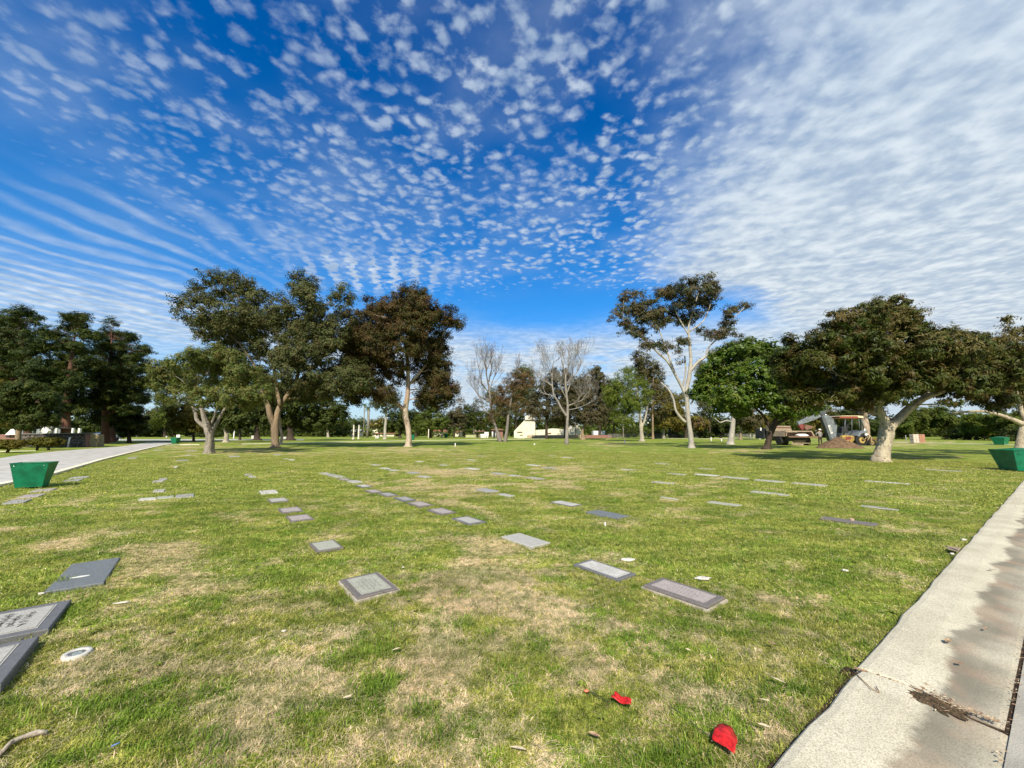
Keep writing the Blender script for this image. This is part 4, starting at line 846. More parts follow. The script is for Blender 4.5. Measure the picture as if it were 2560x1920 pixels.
far_tree('slim pale trunk tree hidden behind the forked gum', (702, 1111), [(700,990,34,28),(730,970,30,24)], 6000, L_EUC, B_PINK, 4, seed=72, trunk=[(702,1111,4.5),(705,1090,4),(700,1065,3.6),(697,1020,3)])
far_tree('yellow-green tree with a pale slim trunk before the far pavilion', (820, 1093), [(815,1015,26,24),(835,1035,20,20),(800,1040,18,18)], 7000, L_GOLD, B_PALE, 3, trunk=[(820,1093,3.5),(819,1070,3),(824,1050,2.2),(828,1030,1.5)])
far_tree('low spreading hedge-like tree left of the white pavilion', (845, 1091), [(820,1068,26,14),(850,1062,30,14),(875,1070,20,12)], 7000, L_MID, tr=3, seed=73)
far_tree('white-trunked gum between the two big gums and the lamp posts', (962, 1098), [(965,1010,30,24),(945,1000,22,20),(985,1005,24,22),(962,985,28,18)], 8000, L_EUC, B_WHITE, 4, trunk=[(962,1098,4.6),(963,1070,4),(965,1045,3.4),(965,1015,2)], cs=.8, ls=.3)
far_tree('dark-trunked oak behind the reddish gum trunk', (1000, 1095), [(985,1050,26,20),(1010,1040,26,22),(1000,1065,34,14),(975,1062,20,14)], 9000, L_DKGRN, tr=5, flare=1.7)
far_tree('small yellow-green tree right of the far palms', (948, 1092), [(935,1060,18,14),(955,1055,18,16),(975,1065,16,12)], 4500, L_GOLD, tr=2)
far_tree('rounded green tree right of the reddish gum', (1076, 1095), [(1055,1050,26,20),(1080,1040,28,24),(1100,1055,24,20),(1065,1065,34,12),(1080,1025,22,14)], 12000, L_MID, tr=3.5, seed=74)
far_tree('dark olive tree left of the grey pergola', (1135, 1094), [(1125,1050,22,20),(1140,1038,20,18),(1115,1062,18,12),(1150,1058,20,14)], 8000, L_TAUPE, tr=2.5)
far_tree('twin of the dark olive tree, closer to the double trunk', (1160, 1093), [(1160,1050,24,20),(1180,1060,22,16),(1165,1035,22,18),(1190,1045,18,18)], 9000, L_DKGRN, tr=3)
far_tree('feathery brown-green tree at the gap in the centre', (1148, 1092), [(1150,1010,14,22),(1158,1030,14,20),(1140,1030,10,14)], 3000, L_BROWN, tr=2, seed=75, cs=.9, ls=.3)
bare_tree('double pale trunk tree with brown hanging leaves and bare grey top', (1256, 1104),
    [[(1251,1104,5),(1243,1080,4.3),(1236,1060,3.6),(1230,1040,3),(1226,1000,2.5),(1222,960,2)],[(1262,1104,4.6),(1266,1085,4),(1269,1060,3.6),(1271,1040,3),(1278,1000,2.5),(1288,960,2)]],
    [(1222,965,2,-.3,1,1.1),(1224,985,1.8,-.7,.8,1.1),(1227,1005,1.6,-1,.5,1.1),(1222,955,2,.15,1,1.0),(1226,1000,1.5,-.9,.2,1.0),(1288,960,1.8,.2,1,.7),(1232,1040,1.3,-1,.5,.9),(1224,975,1.5,.4,1,.9)], B_BARE, 43, 2.3, 6, 0.18, 0.42, rmin=0.008,
    extra=[(1245,985,16,22),(1262,965,20,22),(1290,950,26,30),(1310,935,22,22),(1300,975,26,26),(1282,1005,30,20),(1245,1015,20,22),(1232,1040,12,18),(1305,1015,20,18),(1262,1000,22,26),(1325,955,14,22),(1240,1000,12,14)], extra_leaf=L_BROWN, n=24000, cs=.6, ls=.2)
far_tree('green tree filling behind the double trunk tree', (1290, 1093), [(1245,1040,30,26),(1280,1045,34,28),(1300,1010,28,30),(1262,1010,24,24),(1290,975,24,28),(1312,930,20,18),(1232,990,18,22),(1215,1050,24,22)], 20000, L_MID, tr=4, seed=76, second={'n': 6000, 'leaf': L_TAUPE, 'label': 'duller brown-green leaves mixed in'})
far_tree('dark brown-green round tree left behind the bare tree', (1366, 1097), [(1350,985,30,26),(1375,960,32,28),(1400,940,30,24),(1390,990,36,30),(1355,1020,34,26),(1395,1030,38,22),(1425,960,24,30),(1420,1010,26,30),(1345,1045,20,14),(1328,1000,20,24),(1335,1028,18,22),(1400,1050,30,16)], 26000, L_TAUPE, tr=4, cs=1.0, ls=.36, seed=77)
far_tree('dark brown-green round tree right of the bare tree', (1458, 1099), [(1450,975,26,30),(1480,945,30,24),(1505,965,24,30),(1470,1000,34,32),(1500,1020,30,30),(1455,1040,26,20),(1440,1010,20,26),(1485,1045,34,18),(1492,930,18,12)], 26000, L_TAUPE, B_TAN, 5, 1.0, .36, seed=78, trunk=[(1458,1100,6),(1456,1080,4.5),(1462,1060,4),(1470,1020,3)])
far_tree('small dark shade tree before the white chapel', (1391, 1093), [(1380,1050,20,14),(1400,1048,20,14),(1390,1060,26,9)], 4000, L_DKGRN, tr=3, seed=79)
far_tree('small leafy tree against the white chapel front', (1318, 1090), [(1316,1062,11,9),(1322,1072,10,8)], 1500, L_MID, tr=1.2, cs=.8, seed=80)
tree('fresh green tree with a grey multi-stem trunk, centre right', (1605, 1103), [(1605,1103,6.5),(1604,1085,5.5),(1602,1060,4.5),(1598,1020,3.2),(1592,970,2)],
     [(1545,960,24,24),(1565,990,34,30),(1540,1000,28,26),(1580,950,30,24),(1555,1030,36,18),(1590,1010,26,28),(1520,975,16,24),(1570,925,20,12),(1600,960,18,18),(1530,985,22,24),(1575,1010,34,26),(1610,985,22,26),(1550,1050,30,14)], 34000, B_PALE, L_LIME, .85, .24, .4, .5, limbs=[[(1603,1070,3.8),(1612,1050,3),(1620,1010,2)]], seed=81, name='leafy_tree', group='trees beyond the lawn', up=.3, shell=.2)
far_tree('brown-topped tree leaning between the fresh green tree and the tall gum', (1632, 1098), [(1600,895,24,20),(1620,915,28,24),(1600,930,28,24),(1640,940,22,24),(1630,965,28,26),(1650,980,24,26),(1625,1000,30,24),(1660,1010,24,24),(1640,1035,30,18)], 22000, L_TAUPE, B_TAN, 3, .9, .30, seed=82, second={'n': 7000, 'leaf': L_GOLD, 'label': 'yellow-green leaves in the lower part'})
far_tree('small white-trunked gum left of the tall open gum', (1660, 1096), [(1655,1040,26,20),(1685,1030,28,24),(1675,1055,34,14),(1645,1055,20,12)], 10000, L_GOLD, B_WHITE, 3.6, seed=83, trunk=[(1660,1097,4),(1659,1080,3.2),(1661,1065,3),(1655,1040,2)])
far_tree('low umbrella-shaped reddish tree behind the tall gum trunk', (1715, 1096), [(1695,1062,22,11),(1720,1055,26,12),(1748,1062,24,10),(1735,1048,22,10),(1705,1050,18,9)], 10000, L_BROWN, B_DARK, 5, seed=84, group='trees beyond the lawn', second={'n': 5000, 'leaf': L_GOLD, 'label': 'olive leaves among the red'})
tree('weeping grey-green tree with a thick pale trunk behind the bright tree', (1826, 1111), [(1826,1111,8.5),(1829,1085,6.8),(1832,1060,6),(1834,1030,5.5),(1836,980,4),(1840,920,3)],
     [(1790,895,28,24),(1820,875,34,24),(1855,865,34,22),(1885,880,26,24),(1780,930,26,30),(1770,960,22,30),(1800,1010,34,24),(1840,1020,34,20),(1765,1000,22,28),(1850,900,40,30),(1870,1020,26,18),(1755,910,16,14)], 24000, B_WHITE, L_WEEP, .8, .24, .22, 1.3, limbs=[[(1832,1055,2.6),(1815,1052,2),(1800,1056,1.6),(1788,1046,1.2)]], seed=85, name='weeping_tree', up=.2, shell=.2)
far_tree('dark round bush-like tree under the weeping tree', (1803, 1096), [(1795,1065,24,12),(1815,1060,22,12),(1805,1075,26,10)], 6000, L_DKGRN, tr=3, seed=86)
far_tree('brown-trunked tree right of the thick pale trunk', (1852, 1099), [(1860,1040,26,22),(1880,1050,28,20),(1850,1050,22,16)], 8000, L_TAUPE, B_TAN, 4, seed=87)
far_tree('layered small tree with two pale stems behind the bright tree', (1876, 1098), [(1890,1060,28,12),(1875,1048,24,12),(1905,1050,22,12),(1895,1072,26,8)], 9000, L_GOLD, B_WHITE, 2.4, seed=88, limbs=[[(1884,1098,1.8),(1886,1085,1.5),(1890,1068,1)]])
far_tree('green tree directly behind the dump truck', (1970, 1094), [(1950,1030,30,24),(1980,1020,32,26),(2010,1035,26,24),(1960,1055,30,16),(1935,1050,22,20),(2000,1060,24,14)], 16000, L_MID, tr=4, seed=89)
far_tree('olive-gold tree behind the digger arm', (2060, 1094), [(2040,1045,26,22),(2070,1050,28,22),(2055,1028,24,16),(2090,1045,26,22),(2085,1068,26,14),(2045,1070,26,14)], 15000, L_GOLD, tr=4, seed=90)
far_tree('dark green tree filling behind the digger cab', (2120, 1095), [(2110,1040,24,20),(2130,1050,24,22),(2115,1070,30,14),(2140,1030,20,20)], 12000, L_DKGRN, tr=4, seed=91)
tree('brown flaking thick trunk standing right behind the digger', (2163, 1101), [(2163,1101,11),(2164,1080,9.5),(2163,1060,9),(2160,1040,7.5),(2165,1010,5)], [(2150,1010,30,22),(2180,1015,28,20),(2165,1030,32,10),(2175,990,28,20),(2195,1025,20,14)], 12000, B_PINK, L_TAUPE, .7, .24, .45, .5, seed=92, name='gum_tree')
for i, (lb, bs, lobes, lf, n) in enumerate([
  ('leafy bright hedge tree right of the forked cream trunk', (2290, 1098), [(2270,1055,32,22),(2300,1040,36,22),(2260,1075,30,16),(2320,1062,36,18),(2290,1078,36,14)], L_MID, 15000),
  ('highest green hedge tree behind the brick cube', (2365, 1098), [(2345,1032,34,18),(2370,1045,40,22),(2345,1062,40,18),(2390,1062,34,16),(2370,1078,36,12)], L_MID, 15000),
  ('lower bright hedge tree behind the far green bin, left part', (2440, 1100), [(2425,1060,34,16),(2450,1052,34,16),(2475,1065,30,16),(2440,1074,40,12)], L_LIME, 14000),
  ('hedge tree at the right end beside the edge trunk', (2515, 1102), [(2500,1048,34,18),(2530,1055,34,20),(2510,1072,40,14),(2550,1070,30,18),(2580,1050,40,26)], L_MID, 16000),
  ('brownish hedge tree low beside the edge trunk', (2550, 1102), [(2545,1062,22,12),(2560,1072,26,12)], L_GOLD, 5000)]):
    far_tree(lb, bs, lobes, n, lf, B_DARK, 3, 1.1, .36, seed=100 + i, group='hedge trees behind the right path', up=.6)
# bushes low under the far trees
def bush(label, px, py, rx, rz, leaf, n=2500, seed=None, name='bush', ls=.35, depth=None, group='bushes in the distance'):
    g0 = G(px, py); s = g0.y / F; e = empty(name, (g0.x, g0.y, 0), label, 'bush', group)
    L_ = [(g0.x, g0.y, rz * s * .5, rx * s * .6, rx * s * .5, rz * s * .6), (g0.x - rx * s * .5, g0.y, rz * s * .45, rx * s * .5, rx * s * .4, rz * s * .45), (g0.x + rx * s * .5, g0.y + .3, rz * s * .45, rx * s * .5, rx * s * .4, rz * s * .5)]
    v, _ = leaves(L_, n, .6, ls, .55, 0, seed or int(px), .5, .5); v[:, 2] = np.maximum(v[:, 2], 0.0); fast_mesh('foliage', v, 4, leaf, e); return e
for i, (px, py, rx, rz, lf, lb) in enumerate([(1530,1093,30,22,L_MID,'green bush line left of the young staked tree'),(1575,1094,24,26,L_DKGRN,'dark bush behind the young staked tree'),(1640,1095,22,24,L_MID,'round bush below the far apartment block'),(1690,1095,20,16,L_MID,'low bush left of the tall gum foot'),(1765,1096,22,18,L_DKGRN,'dark bush right of the tall gum foot'),
  (1700,1094,14,20,L_LIME,'light bush behind the tall gum foot'),(2240,1098,28,40,L_DKGRN,'dark shade bush right of the forked cream trunk'),(2400,1099,50,26,L_DKGRN,'long dark bush under the bright hedge'),(2480,1100,50,30,L_DKGRN,'dark bush left of the far green bin'),(2560,1103,50,40,L_DKGRN,'dark bush at the far right edge'),
  (1940,1094,26,24,L_DKGRN,'dark bush behind the truck cab side'),(2010,1094,22,24,L_TAUPE,'brown bush behind the workman'),(2110,1095,30,30,L_DKGRN,'dark bush under the digger cab'),(900,1091,24,14,L_DKGRN,'low dark hedge piece right of the white pavilion'),(780,1091,30,14,L_DKGRN,'low hedge far left of the pavilion'),
  (1205,1092,24,24,L_DKGRN,'dark bush left of the brown arched shrine'),(1300,1092,30,30,L_DKGRN,'dark bush right of the brown arched shrine'),(520,1094,34,16,L_DKGRN,'dark low bush behind the golden tree'),(310,1093,40,22,L_DKGRN,'dark bush under the pines'),(690,1092,40,18,L_MID,'green bush line behind the black oak trunk'),(1100,1092,34,12,L_MID,'low bush beyond the far lawn right of lamp post')]):
    bush(lb, px, py, rx, rz, lf, 2200, 300 + i)
# layered norfolk pines and palms far away
def layered(label, base, top, hw, seed):
    r_ = random.Random(seed); g0 = G(*base); s = g0.y / F; e = empty('layered_pine', (g0.x, g0.y, 0), label, 'tree', 'layered pines far away'); w_ = MB(); H = (base[1] - top) * s
    z0 = 1.5 - 1.5; w_.tube([(g0.x, g0.y, -.1), (g0.x, g0.y, H * .6), (g0.x, g0.y, H)], [.3, .2, .05], 6, B_DARK); L_ = []
    z = H * .30
    while z < H * .97:
        f = (z / H - .3) / .7; wd = hw * s * (1 - f * .8)
        for k in range(6):
            a = k / 6 * 6.28 + z; q = Vector((g0.x + math.cos(a) * wd, g0.y + math.sin(a) * wd, z + wd * .05)); w_.tube([(g0.x, g0.y, z), q], [.06, .03], 4, B_DARK, cap=False)
            for t in (.4, .7, 1.0): L_.append((g0.x + math.cos(a) * wd * t, g0.y + math.sin(a) * wd * t, z + wd * .05 * t, wd * .2, wd * .2, .16))
        z += H * .085
    w_.build('trunk', parent=e, recalc=False); v, _ = leaves(L_, 5000, .25, .3, .4, 0, seed, .2, .9); fast_mesh('crown', v, 4, L_DKGRN, e)
layered('dark layered conifer showing between the two big gums', (856, 1091), 985, 24, 1)
layered('small layered conifer tip above the round green tree', (431, 1093), 1020, 16, 2)
def palm(label, base, top, seed, r=4, fr=20):
    r_ = random.Random(seed); g0 = G(*base); s = g0.y / F; e = empty('palm_tree', (g0.x, g0.y, 0), label, 'palm tree', 'far palms'); H = (base[1] - top) * s; w_ = MB()
    w_.tube([(g0.x, g0.y, -.1), (g0.x + .2, g0.y, H * .5), (g0.x, g0.y, H)], [r * s * .5, r * s * .4, r * s * .42], 7, B_GREY); w_.build('trunk', parent=e, recalc=False)
    c = MB()
    for i in range(fr):
        a = r_.random() * 6.28; el = r_.uniform(-.5, 1.1); L = 14 * s * r_.uniform(.8, 1.1); pts = []
        for k in range(6):
            t = k / 5; pts.append(Vector((g0.x + math.cos(a) * L * t * math.cos(el * .7), g0.y + math.sin(a) * L * t * math.cos(el * .7), H + L * (math.sin(el) * t - .75 * t * t))))
        sd = Vector((-math.sin(a), math.cos(a), 0))
        for k in range(5):
            w0 = L * .10 * (1 - k / 5.5); w1 = L * .10 * (1 - (k + 1) / 5.5); dz = Vector((0, 0, -.6))
            c.add([pts[k], pts[k + 1], pts[k + 1] + sd * w1 + dz * w1, pts[k] + sd * w0 + dz * w0], [(0, 1, 2, 3)]); c.add([pts[k], pts[k + 1], pts[k + 1] - sd * w1 + dz * w1, pts[k] - sd * w0 + dz * w0], [(0, 1, 2, 3)])
    c.build('crown', L_MID, e, recalc=False)
palm('thick-skirted far palm left of the white-trunked gum', (918, 1094), 1020, 3, 7, 26)
palm('slim far palm beside the thick-skirted one', (907, 1094), 1012, 4, 3, 22)
palm('far palm fan seen over the hedge at the right', (2462, 1098), 1048, 5, 4, 24)
palm('far palm crown behind the digger arm', (2040, 1093), 1048, 6, 4, 24)
# wooded skyline
def woods(seed, Yd, x0, x1, hfun, leaf, n, ls):
    rs_ = np.random.RandomState(seed); r_ = random.Random(seed); L_ = []
    x = x0
    while x < x1:
        h = hfun(x) * r_.uniform(.6, 1.15); L_.append((x, Yd + r_.uniform(-8, 8), h * .5, r_.uniform(5, 9), 4, h * .5)); x += r_.uniform(4, 8)
    v, _ = leaves(L_, n, 2.2, ls, .6, 0, seed, .5, .5); v[:, 2] = np.maximum(v[:, 2], 0)
    o = fast_mesh('distant_woods', v, 4, leaf); set_props(o, kind='stuff')
woods(1, 170, -260, 260, lambda x: 7.0, L_MID, 30000, 1.3)
woods(2, 200, -300, 300, lambda x: 10.0, L_DKGRN, 30000, 1.5)
woods(3, 150, -230, -60, lambda x: 9.0, L_DKGRN, 14000, 1.2)
woods(4, 150, 60, 260, lambda x: 9.5, L_DKGRN, 16000, 1.2)

# fuller middle distance in the centre
for i, (lb, bs, lobes, n, lf, bk) in enumerate([
 ('grey-brown twiggy tree far left of the double pale trunk', (1185, 1092), [(1180,1030,22,22),(1200,1015,20,24),(1170,1050,24,18),(1205,1045,22,22)], 7000, L_TAUPE, B_GREY),
 ('tall green tree top showing behind the brown hanging leaves', (1318, 1092), [(1300,930,22,20),(1318,945,22,24),(1330,975,20,30),(1335,1010,20,26),(1310,985,26,30)], 13000, L_MID, B_DARK),
 ('dark tree tight behind the bare tree trunk, in front of the nave', (1412, 1096), [(1405,985,24,24),(1425,1000,24,28),(1410,1030,26,24),(1430,1045,22,20),(1440,975,20,24)], 13000, L_TAUPE, B_DARK),
 ('dark bronze tree closing the gap right of the gable', (1500, 1095), [(1490,960,28,26),(1515,985,24,28),(1520,1025,22,24),(1505,1050,28,18)], 14000, L_TAUPE, B_DARK),
 ('green tree closing the gap left of the multi-stem tree', (1535, 1094), [(1530,1000,22,30),(1520,1040,24,24),(1545,1045,26,22),(1535,965,18,20)], 13000, L_MID, B_DARK),
 ('light green tree behind the leaning brown-topped tree', (1675, 1095), [(1670,1000,26,24),(1690,1030,26,24),(1650,1040,26,22),(1700,1000,20,20)], 12000, L_GOLD, B_DARK),
 ('greyish tree crown rising behind the bright green tree, left part', (1775, 1096), [(1760,930,24,24),(1770,960,26,28),(1750,985,22,24),(1765,1015,24,22)], 11000, L_WEEP, B_DARK),
 ('dark shade tree far behind the reddish gum trunk, right side', (1040, 1093), [(1035,1050,26,22),(1050,1030,22,20),(1025,1068,24,10)], 8000, L_DKGRN, B_DARK),
 ('low green tree left of the thick-skirted palm', (890, 1092), [(880,1060,20,14),(900,1055,18,14)], 4000, L_MID, B_DARK)]):
    far_tree(lb, bs, lobes, n, lf, bk, 3, 1.0, .34, seed=400 + i)

# ---------------------------------------------------------------- grass blades
HID = bpy.data.collections.new('blade_sources')
def blade_mat(name, ca, cb, cc, trans=0.35):
    m, t, b = base_mat(name); m.node_tree.nodes.remove(b); g = t.node('ShaderNodeNewGeometry'); oi = t.node('ShaderNodeObjectInfo')
    n = t.noise(g.outputs['Position'], 0.8, 3.0, 0.6); at = t.node('ShaderNodeAttribute', attribute_name='shade')
    c = t.mix(t.ss(n, 0.35, 0.65), ca, cb); c = t.mix(t.mul(oi.outputs['Random'], 0.5), c, cc)
    n12 = t.noise(g.outputs['Position'], 11.0, 5.0, 0.72); c = t.mix(t.ss(n12, 0.36, 0.60), t.mix(1.0, c, (0.60, 0.66, 0.50), 'MULTIPLY'), t.mix(1.0, c, (1.22, 1.18, 1.2), 'MULTIPLY'))
    st2 = t.noise(t.vm('MULTIPLY', g.outputs['Position'], (0.45, 1.0, 1.0)), 1.9, 6.0, 0.75); c = t.mix(t.ss(st2, 0.38, 0.60), t.mix(1.0, c, (0.72, 0.78, 0.62), 'MULTIPLY'), t.mix(1.0, c, (1.20, 1.16, 1.15), 'MULTIPLY'))
    c = t.mix(at.outputs['Fac'], t.mix(1.0, c, (0.58, 0.62, 0.52), 'MULTIPLY'), t.mix(1.0, c, (1.4, 1.35, 1.3), 'MULTIPLY'))
    pb = t.node('ShaderNodeBsdfPrincipled', {'Base Color': c, 'Roughness': 0.55, 'Specular IOR Level': 0.3})
    tr = t.node('ShaderNodeBsdfTranslucent', {'Color': c}); mx = t.node('ShaderNodeMixShader', {0: trans, 1: pb.outputs[0], 2: tr.outputs[0]})
    out = [q for q in t.N if q.type == 'OUTPUT_MATERIAL'][0]; t.put(out.inputs[0], mx.outputs[0]); return m
MG1 = blade_mat('green blades', (0.225, 0.280, 0.040), (0.325, 0.345, 0.070), (0.48, 0.44, 0.17))
MG2 = blade_mat('straw blades', (0.50, 0.39, 0.25), (0.64, 0.53, 0.36), (0.74, 0.65, 0.48), 0.2)
MG3 = blade_mat('lush blades', (0.150, 0.268, 0.026), (0.205, 0.305, 0.040), (0.295, 0.350, 0.070), 0.35)
def tuft(name, n, h, spread, wd, m, lay, seed, segs=2):
    r_ = np.random.RandomState(seed); V = []; Fc = []; S = []
    for i in range(n):
        a = r_.rand() * 6.283; x, y = r_.normal(size=2) * spread * 0.5; H = h * (0.5 + r_.rand() * 0.8); b_ = lay * (0.3 + r_.rand()) * H
        dx, dy = math.cos(a) * b_, math.sin(a) * b_; px, py = -math.sin(a) * wd, math.cos(a) * wd; s_ = r_.rand(); k = len(V)
        tw = r_.uniform(-1, 1) * 0.6; px, py = px * math.cos(tw) - py * math.sin(tw), px * math.sin(tw) + py * math.cos(tw)
        if segs == 2:
            z1 = H * 0.6 * (1 - min(0.8, lay * .3)); z2 = H * max(0.12, 1 - lay * 0.55)
            V += [(x - px / 2, y - py / 2, -0.005), (x + px / 2, y + py / 2, -0.005), (x + dx * .4 + px * .42, y + dy * .4 + py * .42, z1), (x + dx * .4 - px * .42, y + dy * .4 - py * .42, z1), (x + dx, y + dy, z2)]
            Fc += [(k, k + 1, k + 2, k + 3), (k + 3, k + 2, k + 4)]; S += [s_] * 5
        else:
            V += [(x - px / 2, y - py / 2, -0.005), (x + px / 2, y + py / 2, -0.005), (x + dx, y + dy, H * max(0.12, 1 - lay * .5))]; Fc += [(k, k + 1, k + 2)]; S += [s_] * 3
    me = bpy.data.meshes.new(name); me.from_pydata(V, [], Fc); a_ = me.attributes.new('shade', 'FLOAT', 'POINT'); a_.data.foreach_set('value', np.array(S, np.float32)); me.materials.append(m)
    o = bpy.data.objects.new(name, me); return o
def coll(name, objs):
    c = bpy.data.collections.new(name)
    for o in objs: c.objects.link(o)
    return c
def scatter(name, pts, c, smin, smax, label=None):
    me = bpy.data.meshes.new(name); me.from_pydata(pts, [], []); o = bpy.data.objects.new(name, me); COL.objects.link(o); set_props(o, kind='stuff')
    ng = bpy.data.node_groups.new(name, 'GeometryNodeTree'); ng.interface.new_socket('Geometry', in_out='INPUT', socket_type='NodeSocketGeometry'); ng.interface.new_socket('Geometry', in_out='OUTPUT', socket_type='NodeSocketGeometry')
    N = ng.nodes; L = ng.links; gi = N.new('NodeGroupInput'); go = N.new('NodeGroupOutput'); ip = N.new('GeometryNodeInstanceOnPoints'); ci = N.new('GeometryNodeCollectionInfo')
    ci.inputs['Collection'].default_value = c; ci.inputs['Separate Children'].default_value = True; ci.inputs['Reset Children'].default_value = True
    rr = N.new('FunctionNodeRandomValue'); rr.data_type = 'FLOAT_VECTOR'; rr.inputs[0].default_value = (-0.15, -0.15, 0); rr.inputs[1].default_value = (0.15, 0.15, 6.283)
    rsc = N.new('FunctionNodeRandomValue'); rsc.data_type = 'FLOAT'; rsc.inputs[2].default_value = smin; rsc.inputs[3].default_value = smax; rsc.inputs['Seed'].default_value = 3
    mp = N.new('GeometryNodeMeshToPoints') 
    L.new(gi.outputs[0], mp.inputs[0]); L.new(mp.outputs[0], ip.inputs['Points']); L.new(ci.outputs[0], ip.inputs['Instance']); ip.inputs['Pick Instance'].default_value = True
    L.new(rr.outputs[0], ip.inputs['Rotation']); L.new(rsc.outputs[1], ip.inputs['Scale']); L.new(ip.outputs[0], go.inputs[0])
    md = o.modifiers.new('scatter', 'NODES'); md.node_group = ng; return o
def lawn_z(x, y):
    r_ = np.hypot(x, y); return (fbm(x * 1.1, y * 1.1, 3, 2) - 0.5) * 0.035 * np.clip((60 - r_) / 30, 0, 1) * np.clip(r_ / 2, 0, 1) - 0.012
def sample(n, r0, r1, seed, half=60):
    rs_ = np.random.RandomState(seed); r = np.sqrt(rs_.rand(n) * (r1 * r1 - r0 * r0) + r0 * r0); a = np.radians((rs_.rand(n) * 2 - 1) * half); x = r * np.sin(a); y = r * np.cos(a)
    kn = (x - KA.x) * KN.x + (y - KA.y) * KN.y; ok = kn < -0.004 - 0.01 * rs_.rand(n)
    for (mx, my, an_, hl, hw) in MARKS:
        if math.hypot(mx, my) > r1 + 2: continue
        dx = x - mx; dy = y - my; u = dx * math.cos(an_) + dy * math.sin(an_); v = -dx * math.sin(an_) + dy * math.cos(an_); ok &= ~((np.abs(u) < hl + .004) & (np.abs(v) < hw + .004))
    ok &= ~_inroad(x, y)
    return x[ok], y[ok]
_rp = [(p.x, p.y) for p in na_] + [(p.x, p.y) for p in fa_[::-1]]
def _inroad(x, y):
    c = np.zeros(len(x), bool); n = len(_rp)
    for i in range(n):
        x1, y1 = _rp[i]; x2, y2 = _rp[(i + 1) % n]; cond = ((y1 > y) != (y2 > y)); xi = (x2 - x1) * (y - y1) / (y2 - y1 + 1e-12) + x1; c ^= cond & (x < xi)
    return c
def lay(prefix, n, r0, r1, seed, k, green_c, dry_c, lush_c=None):
    x, y = sample(n, r0, r1, seed); d = dryness(x, y) + (fbm(x * 14, y * 14, 4, 4) - 0.5) * 1.7; rs_ = np.random.RandomState(seed + 1)
    q = rs_.rand(len(x)); isdry = q < np.clip((d - 0.16) * 2.4, 0.14, 0.90); z = lawn_z(x, y)
    keep = ~isdry | (rs_.rand(len(x)) < 0.9)
    lushf = fbm(x * 5.1 + 9, y * 5.1, 4, 1); lu = ~isdry & (lushf > 0.60) if lush_c else np.zeros(len(x), bool)
    g = ~isdry & ~lu
    scatter('grass', np.stack([x, y, z], 1)[g].tolist(), green_c, k * .7, k * 1.25)
    scatter('dry_grass', np.stack([x, y, z], 1)[isdry & keep].tolist(), dry_c, k * .7, k * 1.2)
    if lush_c: scatter('grass', np.stack([x, y, z], 1)[lu].tolist(), lush_c, k * .8, k * 1.3)
cg = coll('green_near', [tuft('green_tuft', 16, 0.027, 0.055, 0.0040, MG1, 0.8, s) for s in range(5)])
cd = coll('dry_near', [tuft('dry_tuft', 15, 0.036, 0.065, 0.0034, MG2, 2.0, s + 20) for s in range(5)])
cl_ = coll('lush_near', [tuft('lush_tuft', 17, 0.033, 0.055, 0.0042, MG3, 0.7, s + 40) for s in range(4)])
lay('near', 34000, 1.2, 4.6, 5, 1.0, cg, cd, cl_)
cg2 = coll('green_mid', [tuft('green_tuft_mid', 22, 0.034, 0.13, 0.0085, MG1, 0.9, s + 60, 1) for s in range(4)])
cd2 = coll('dry_mid', [tuft('dry_tuft_mid', 18, 0.028, 0.14, 0.0075, MG2, 1.8, s + 80, 1) for s in range(4)])
cl2 = coll('lush_mid', [tuft('lush_tuft_mid', 22, 0.034, 0.13, 0.0085, MG3, 0.8, s + 90, 1) for s in range(3)])
lay('mid', 42000, 4.6, 11.5, 6, 1.0, cg2, cd2, cl2)
cg3 = coll('green_far', [tuft('green_tuft_far', 26, 0.040, 0.34, 0.022, MG1, 1.0, s + 160, 1) for s in range(4)])
cd3 = coll('dry_far', [tuft('dry_tuft_far', 20, 0.032, 0.36, 0.018, MG2, 1.8, s + 180, 1) for s in range(4)])
lay('far', 42000, 11.5, 32, 7, 1.0, cg3, cd3)
# taller bright clumps
ct = coll('clumps', [tuft('grass_clump', 22, 0.055, 0.09, 0.0045, MG3, 0.75, s + 200) for s in range(4)])
pts = []
for (px, py, rx, ry, n) in [(935,1620,55,32,34),(865,1650,70,22,18),(925,1712,60,22,26),(1260,1668,20,20,7),(1135,1830,60,20,10),(1700,1895,60,25,14),(490,1870,80,30,12),(120,1445,50,16,22),(640,1345,26,24,30),(720,1450,26,60,22),(1060,1780,24,20,10),(1780,1700,60,40,10),(1290,1330,40,10,12),(870,1216,40,6,10),(955,1212,40,6,10),(380,1440,20,10,5),(2120,1620,60,90,10),(1950,1760,80,50,10),(960,1480,110,10,16),(1730,1520,90,12,12),(240,1490,60,20,12),(60,1790,50,30,14)]:
    for _ in range(n):
        a = rnd.random() * 6.28; q = rnd.random() ** .5; p = G(px + math.cos(a) * q * rx, py + math.sin(a) * q * ry); pts.append((p.x, p.y, -0.006))
scatter('grass_clump', pts, ct, .6, 1.2)
wd = []
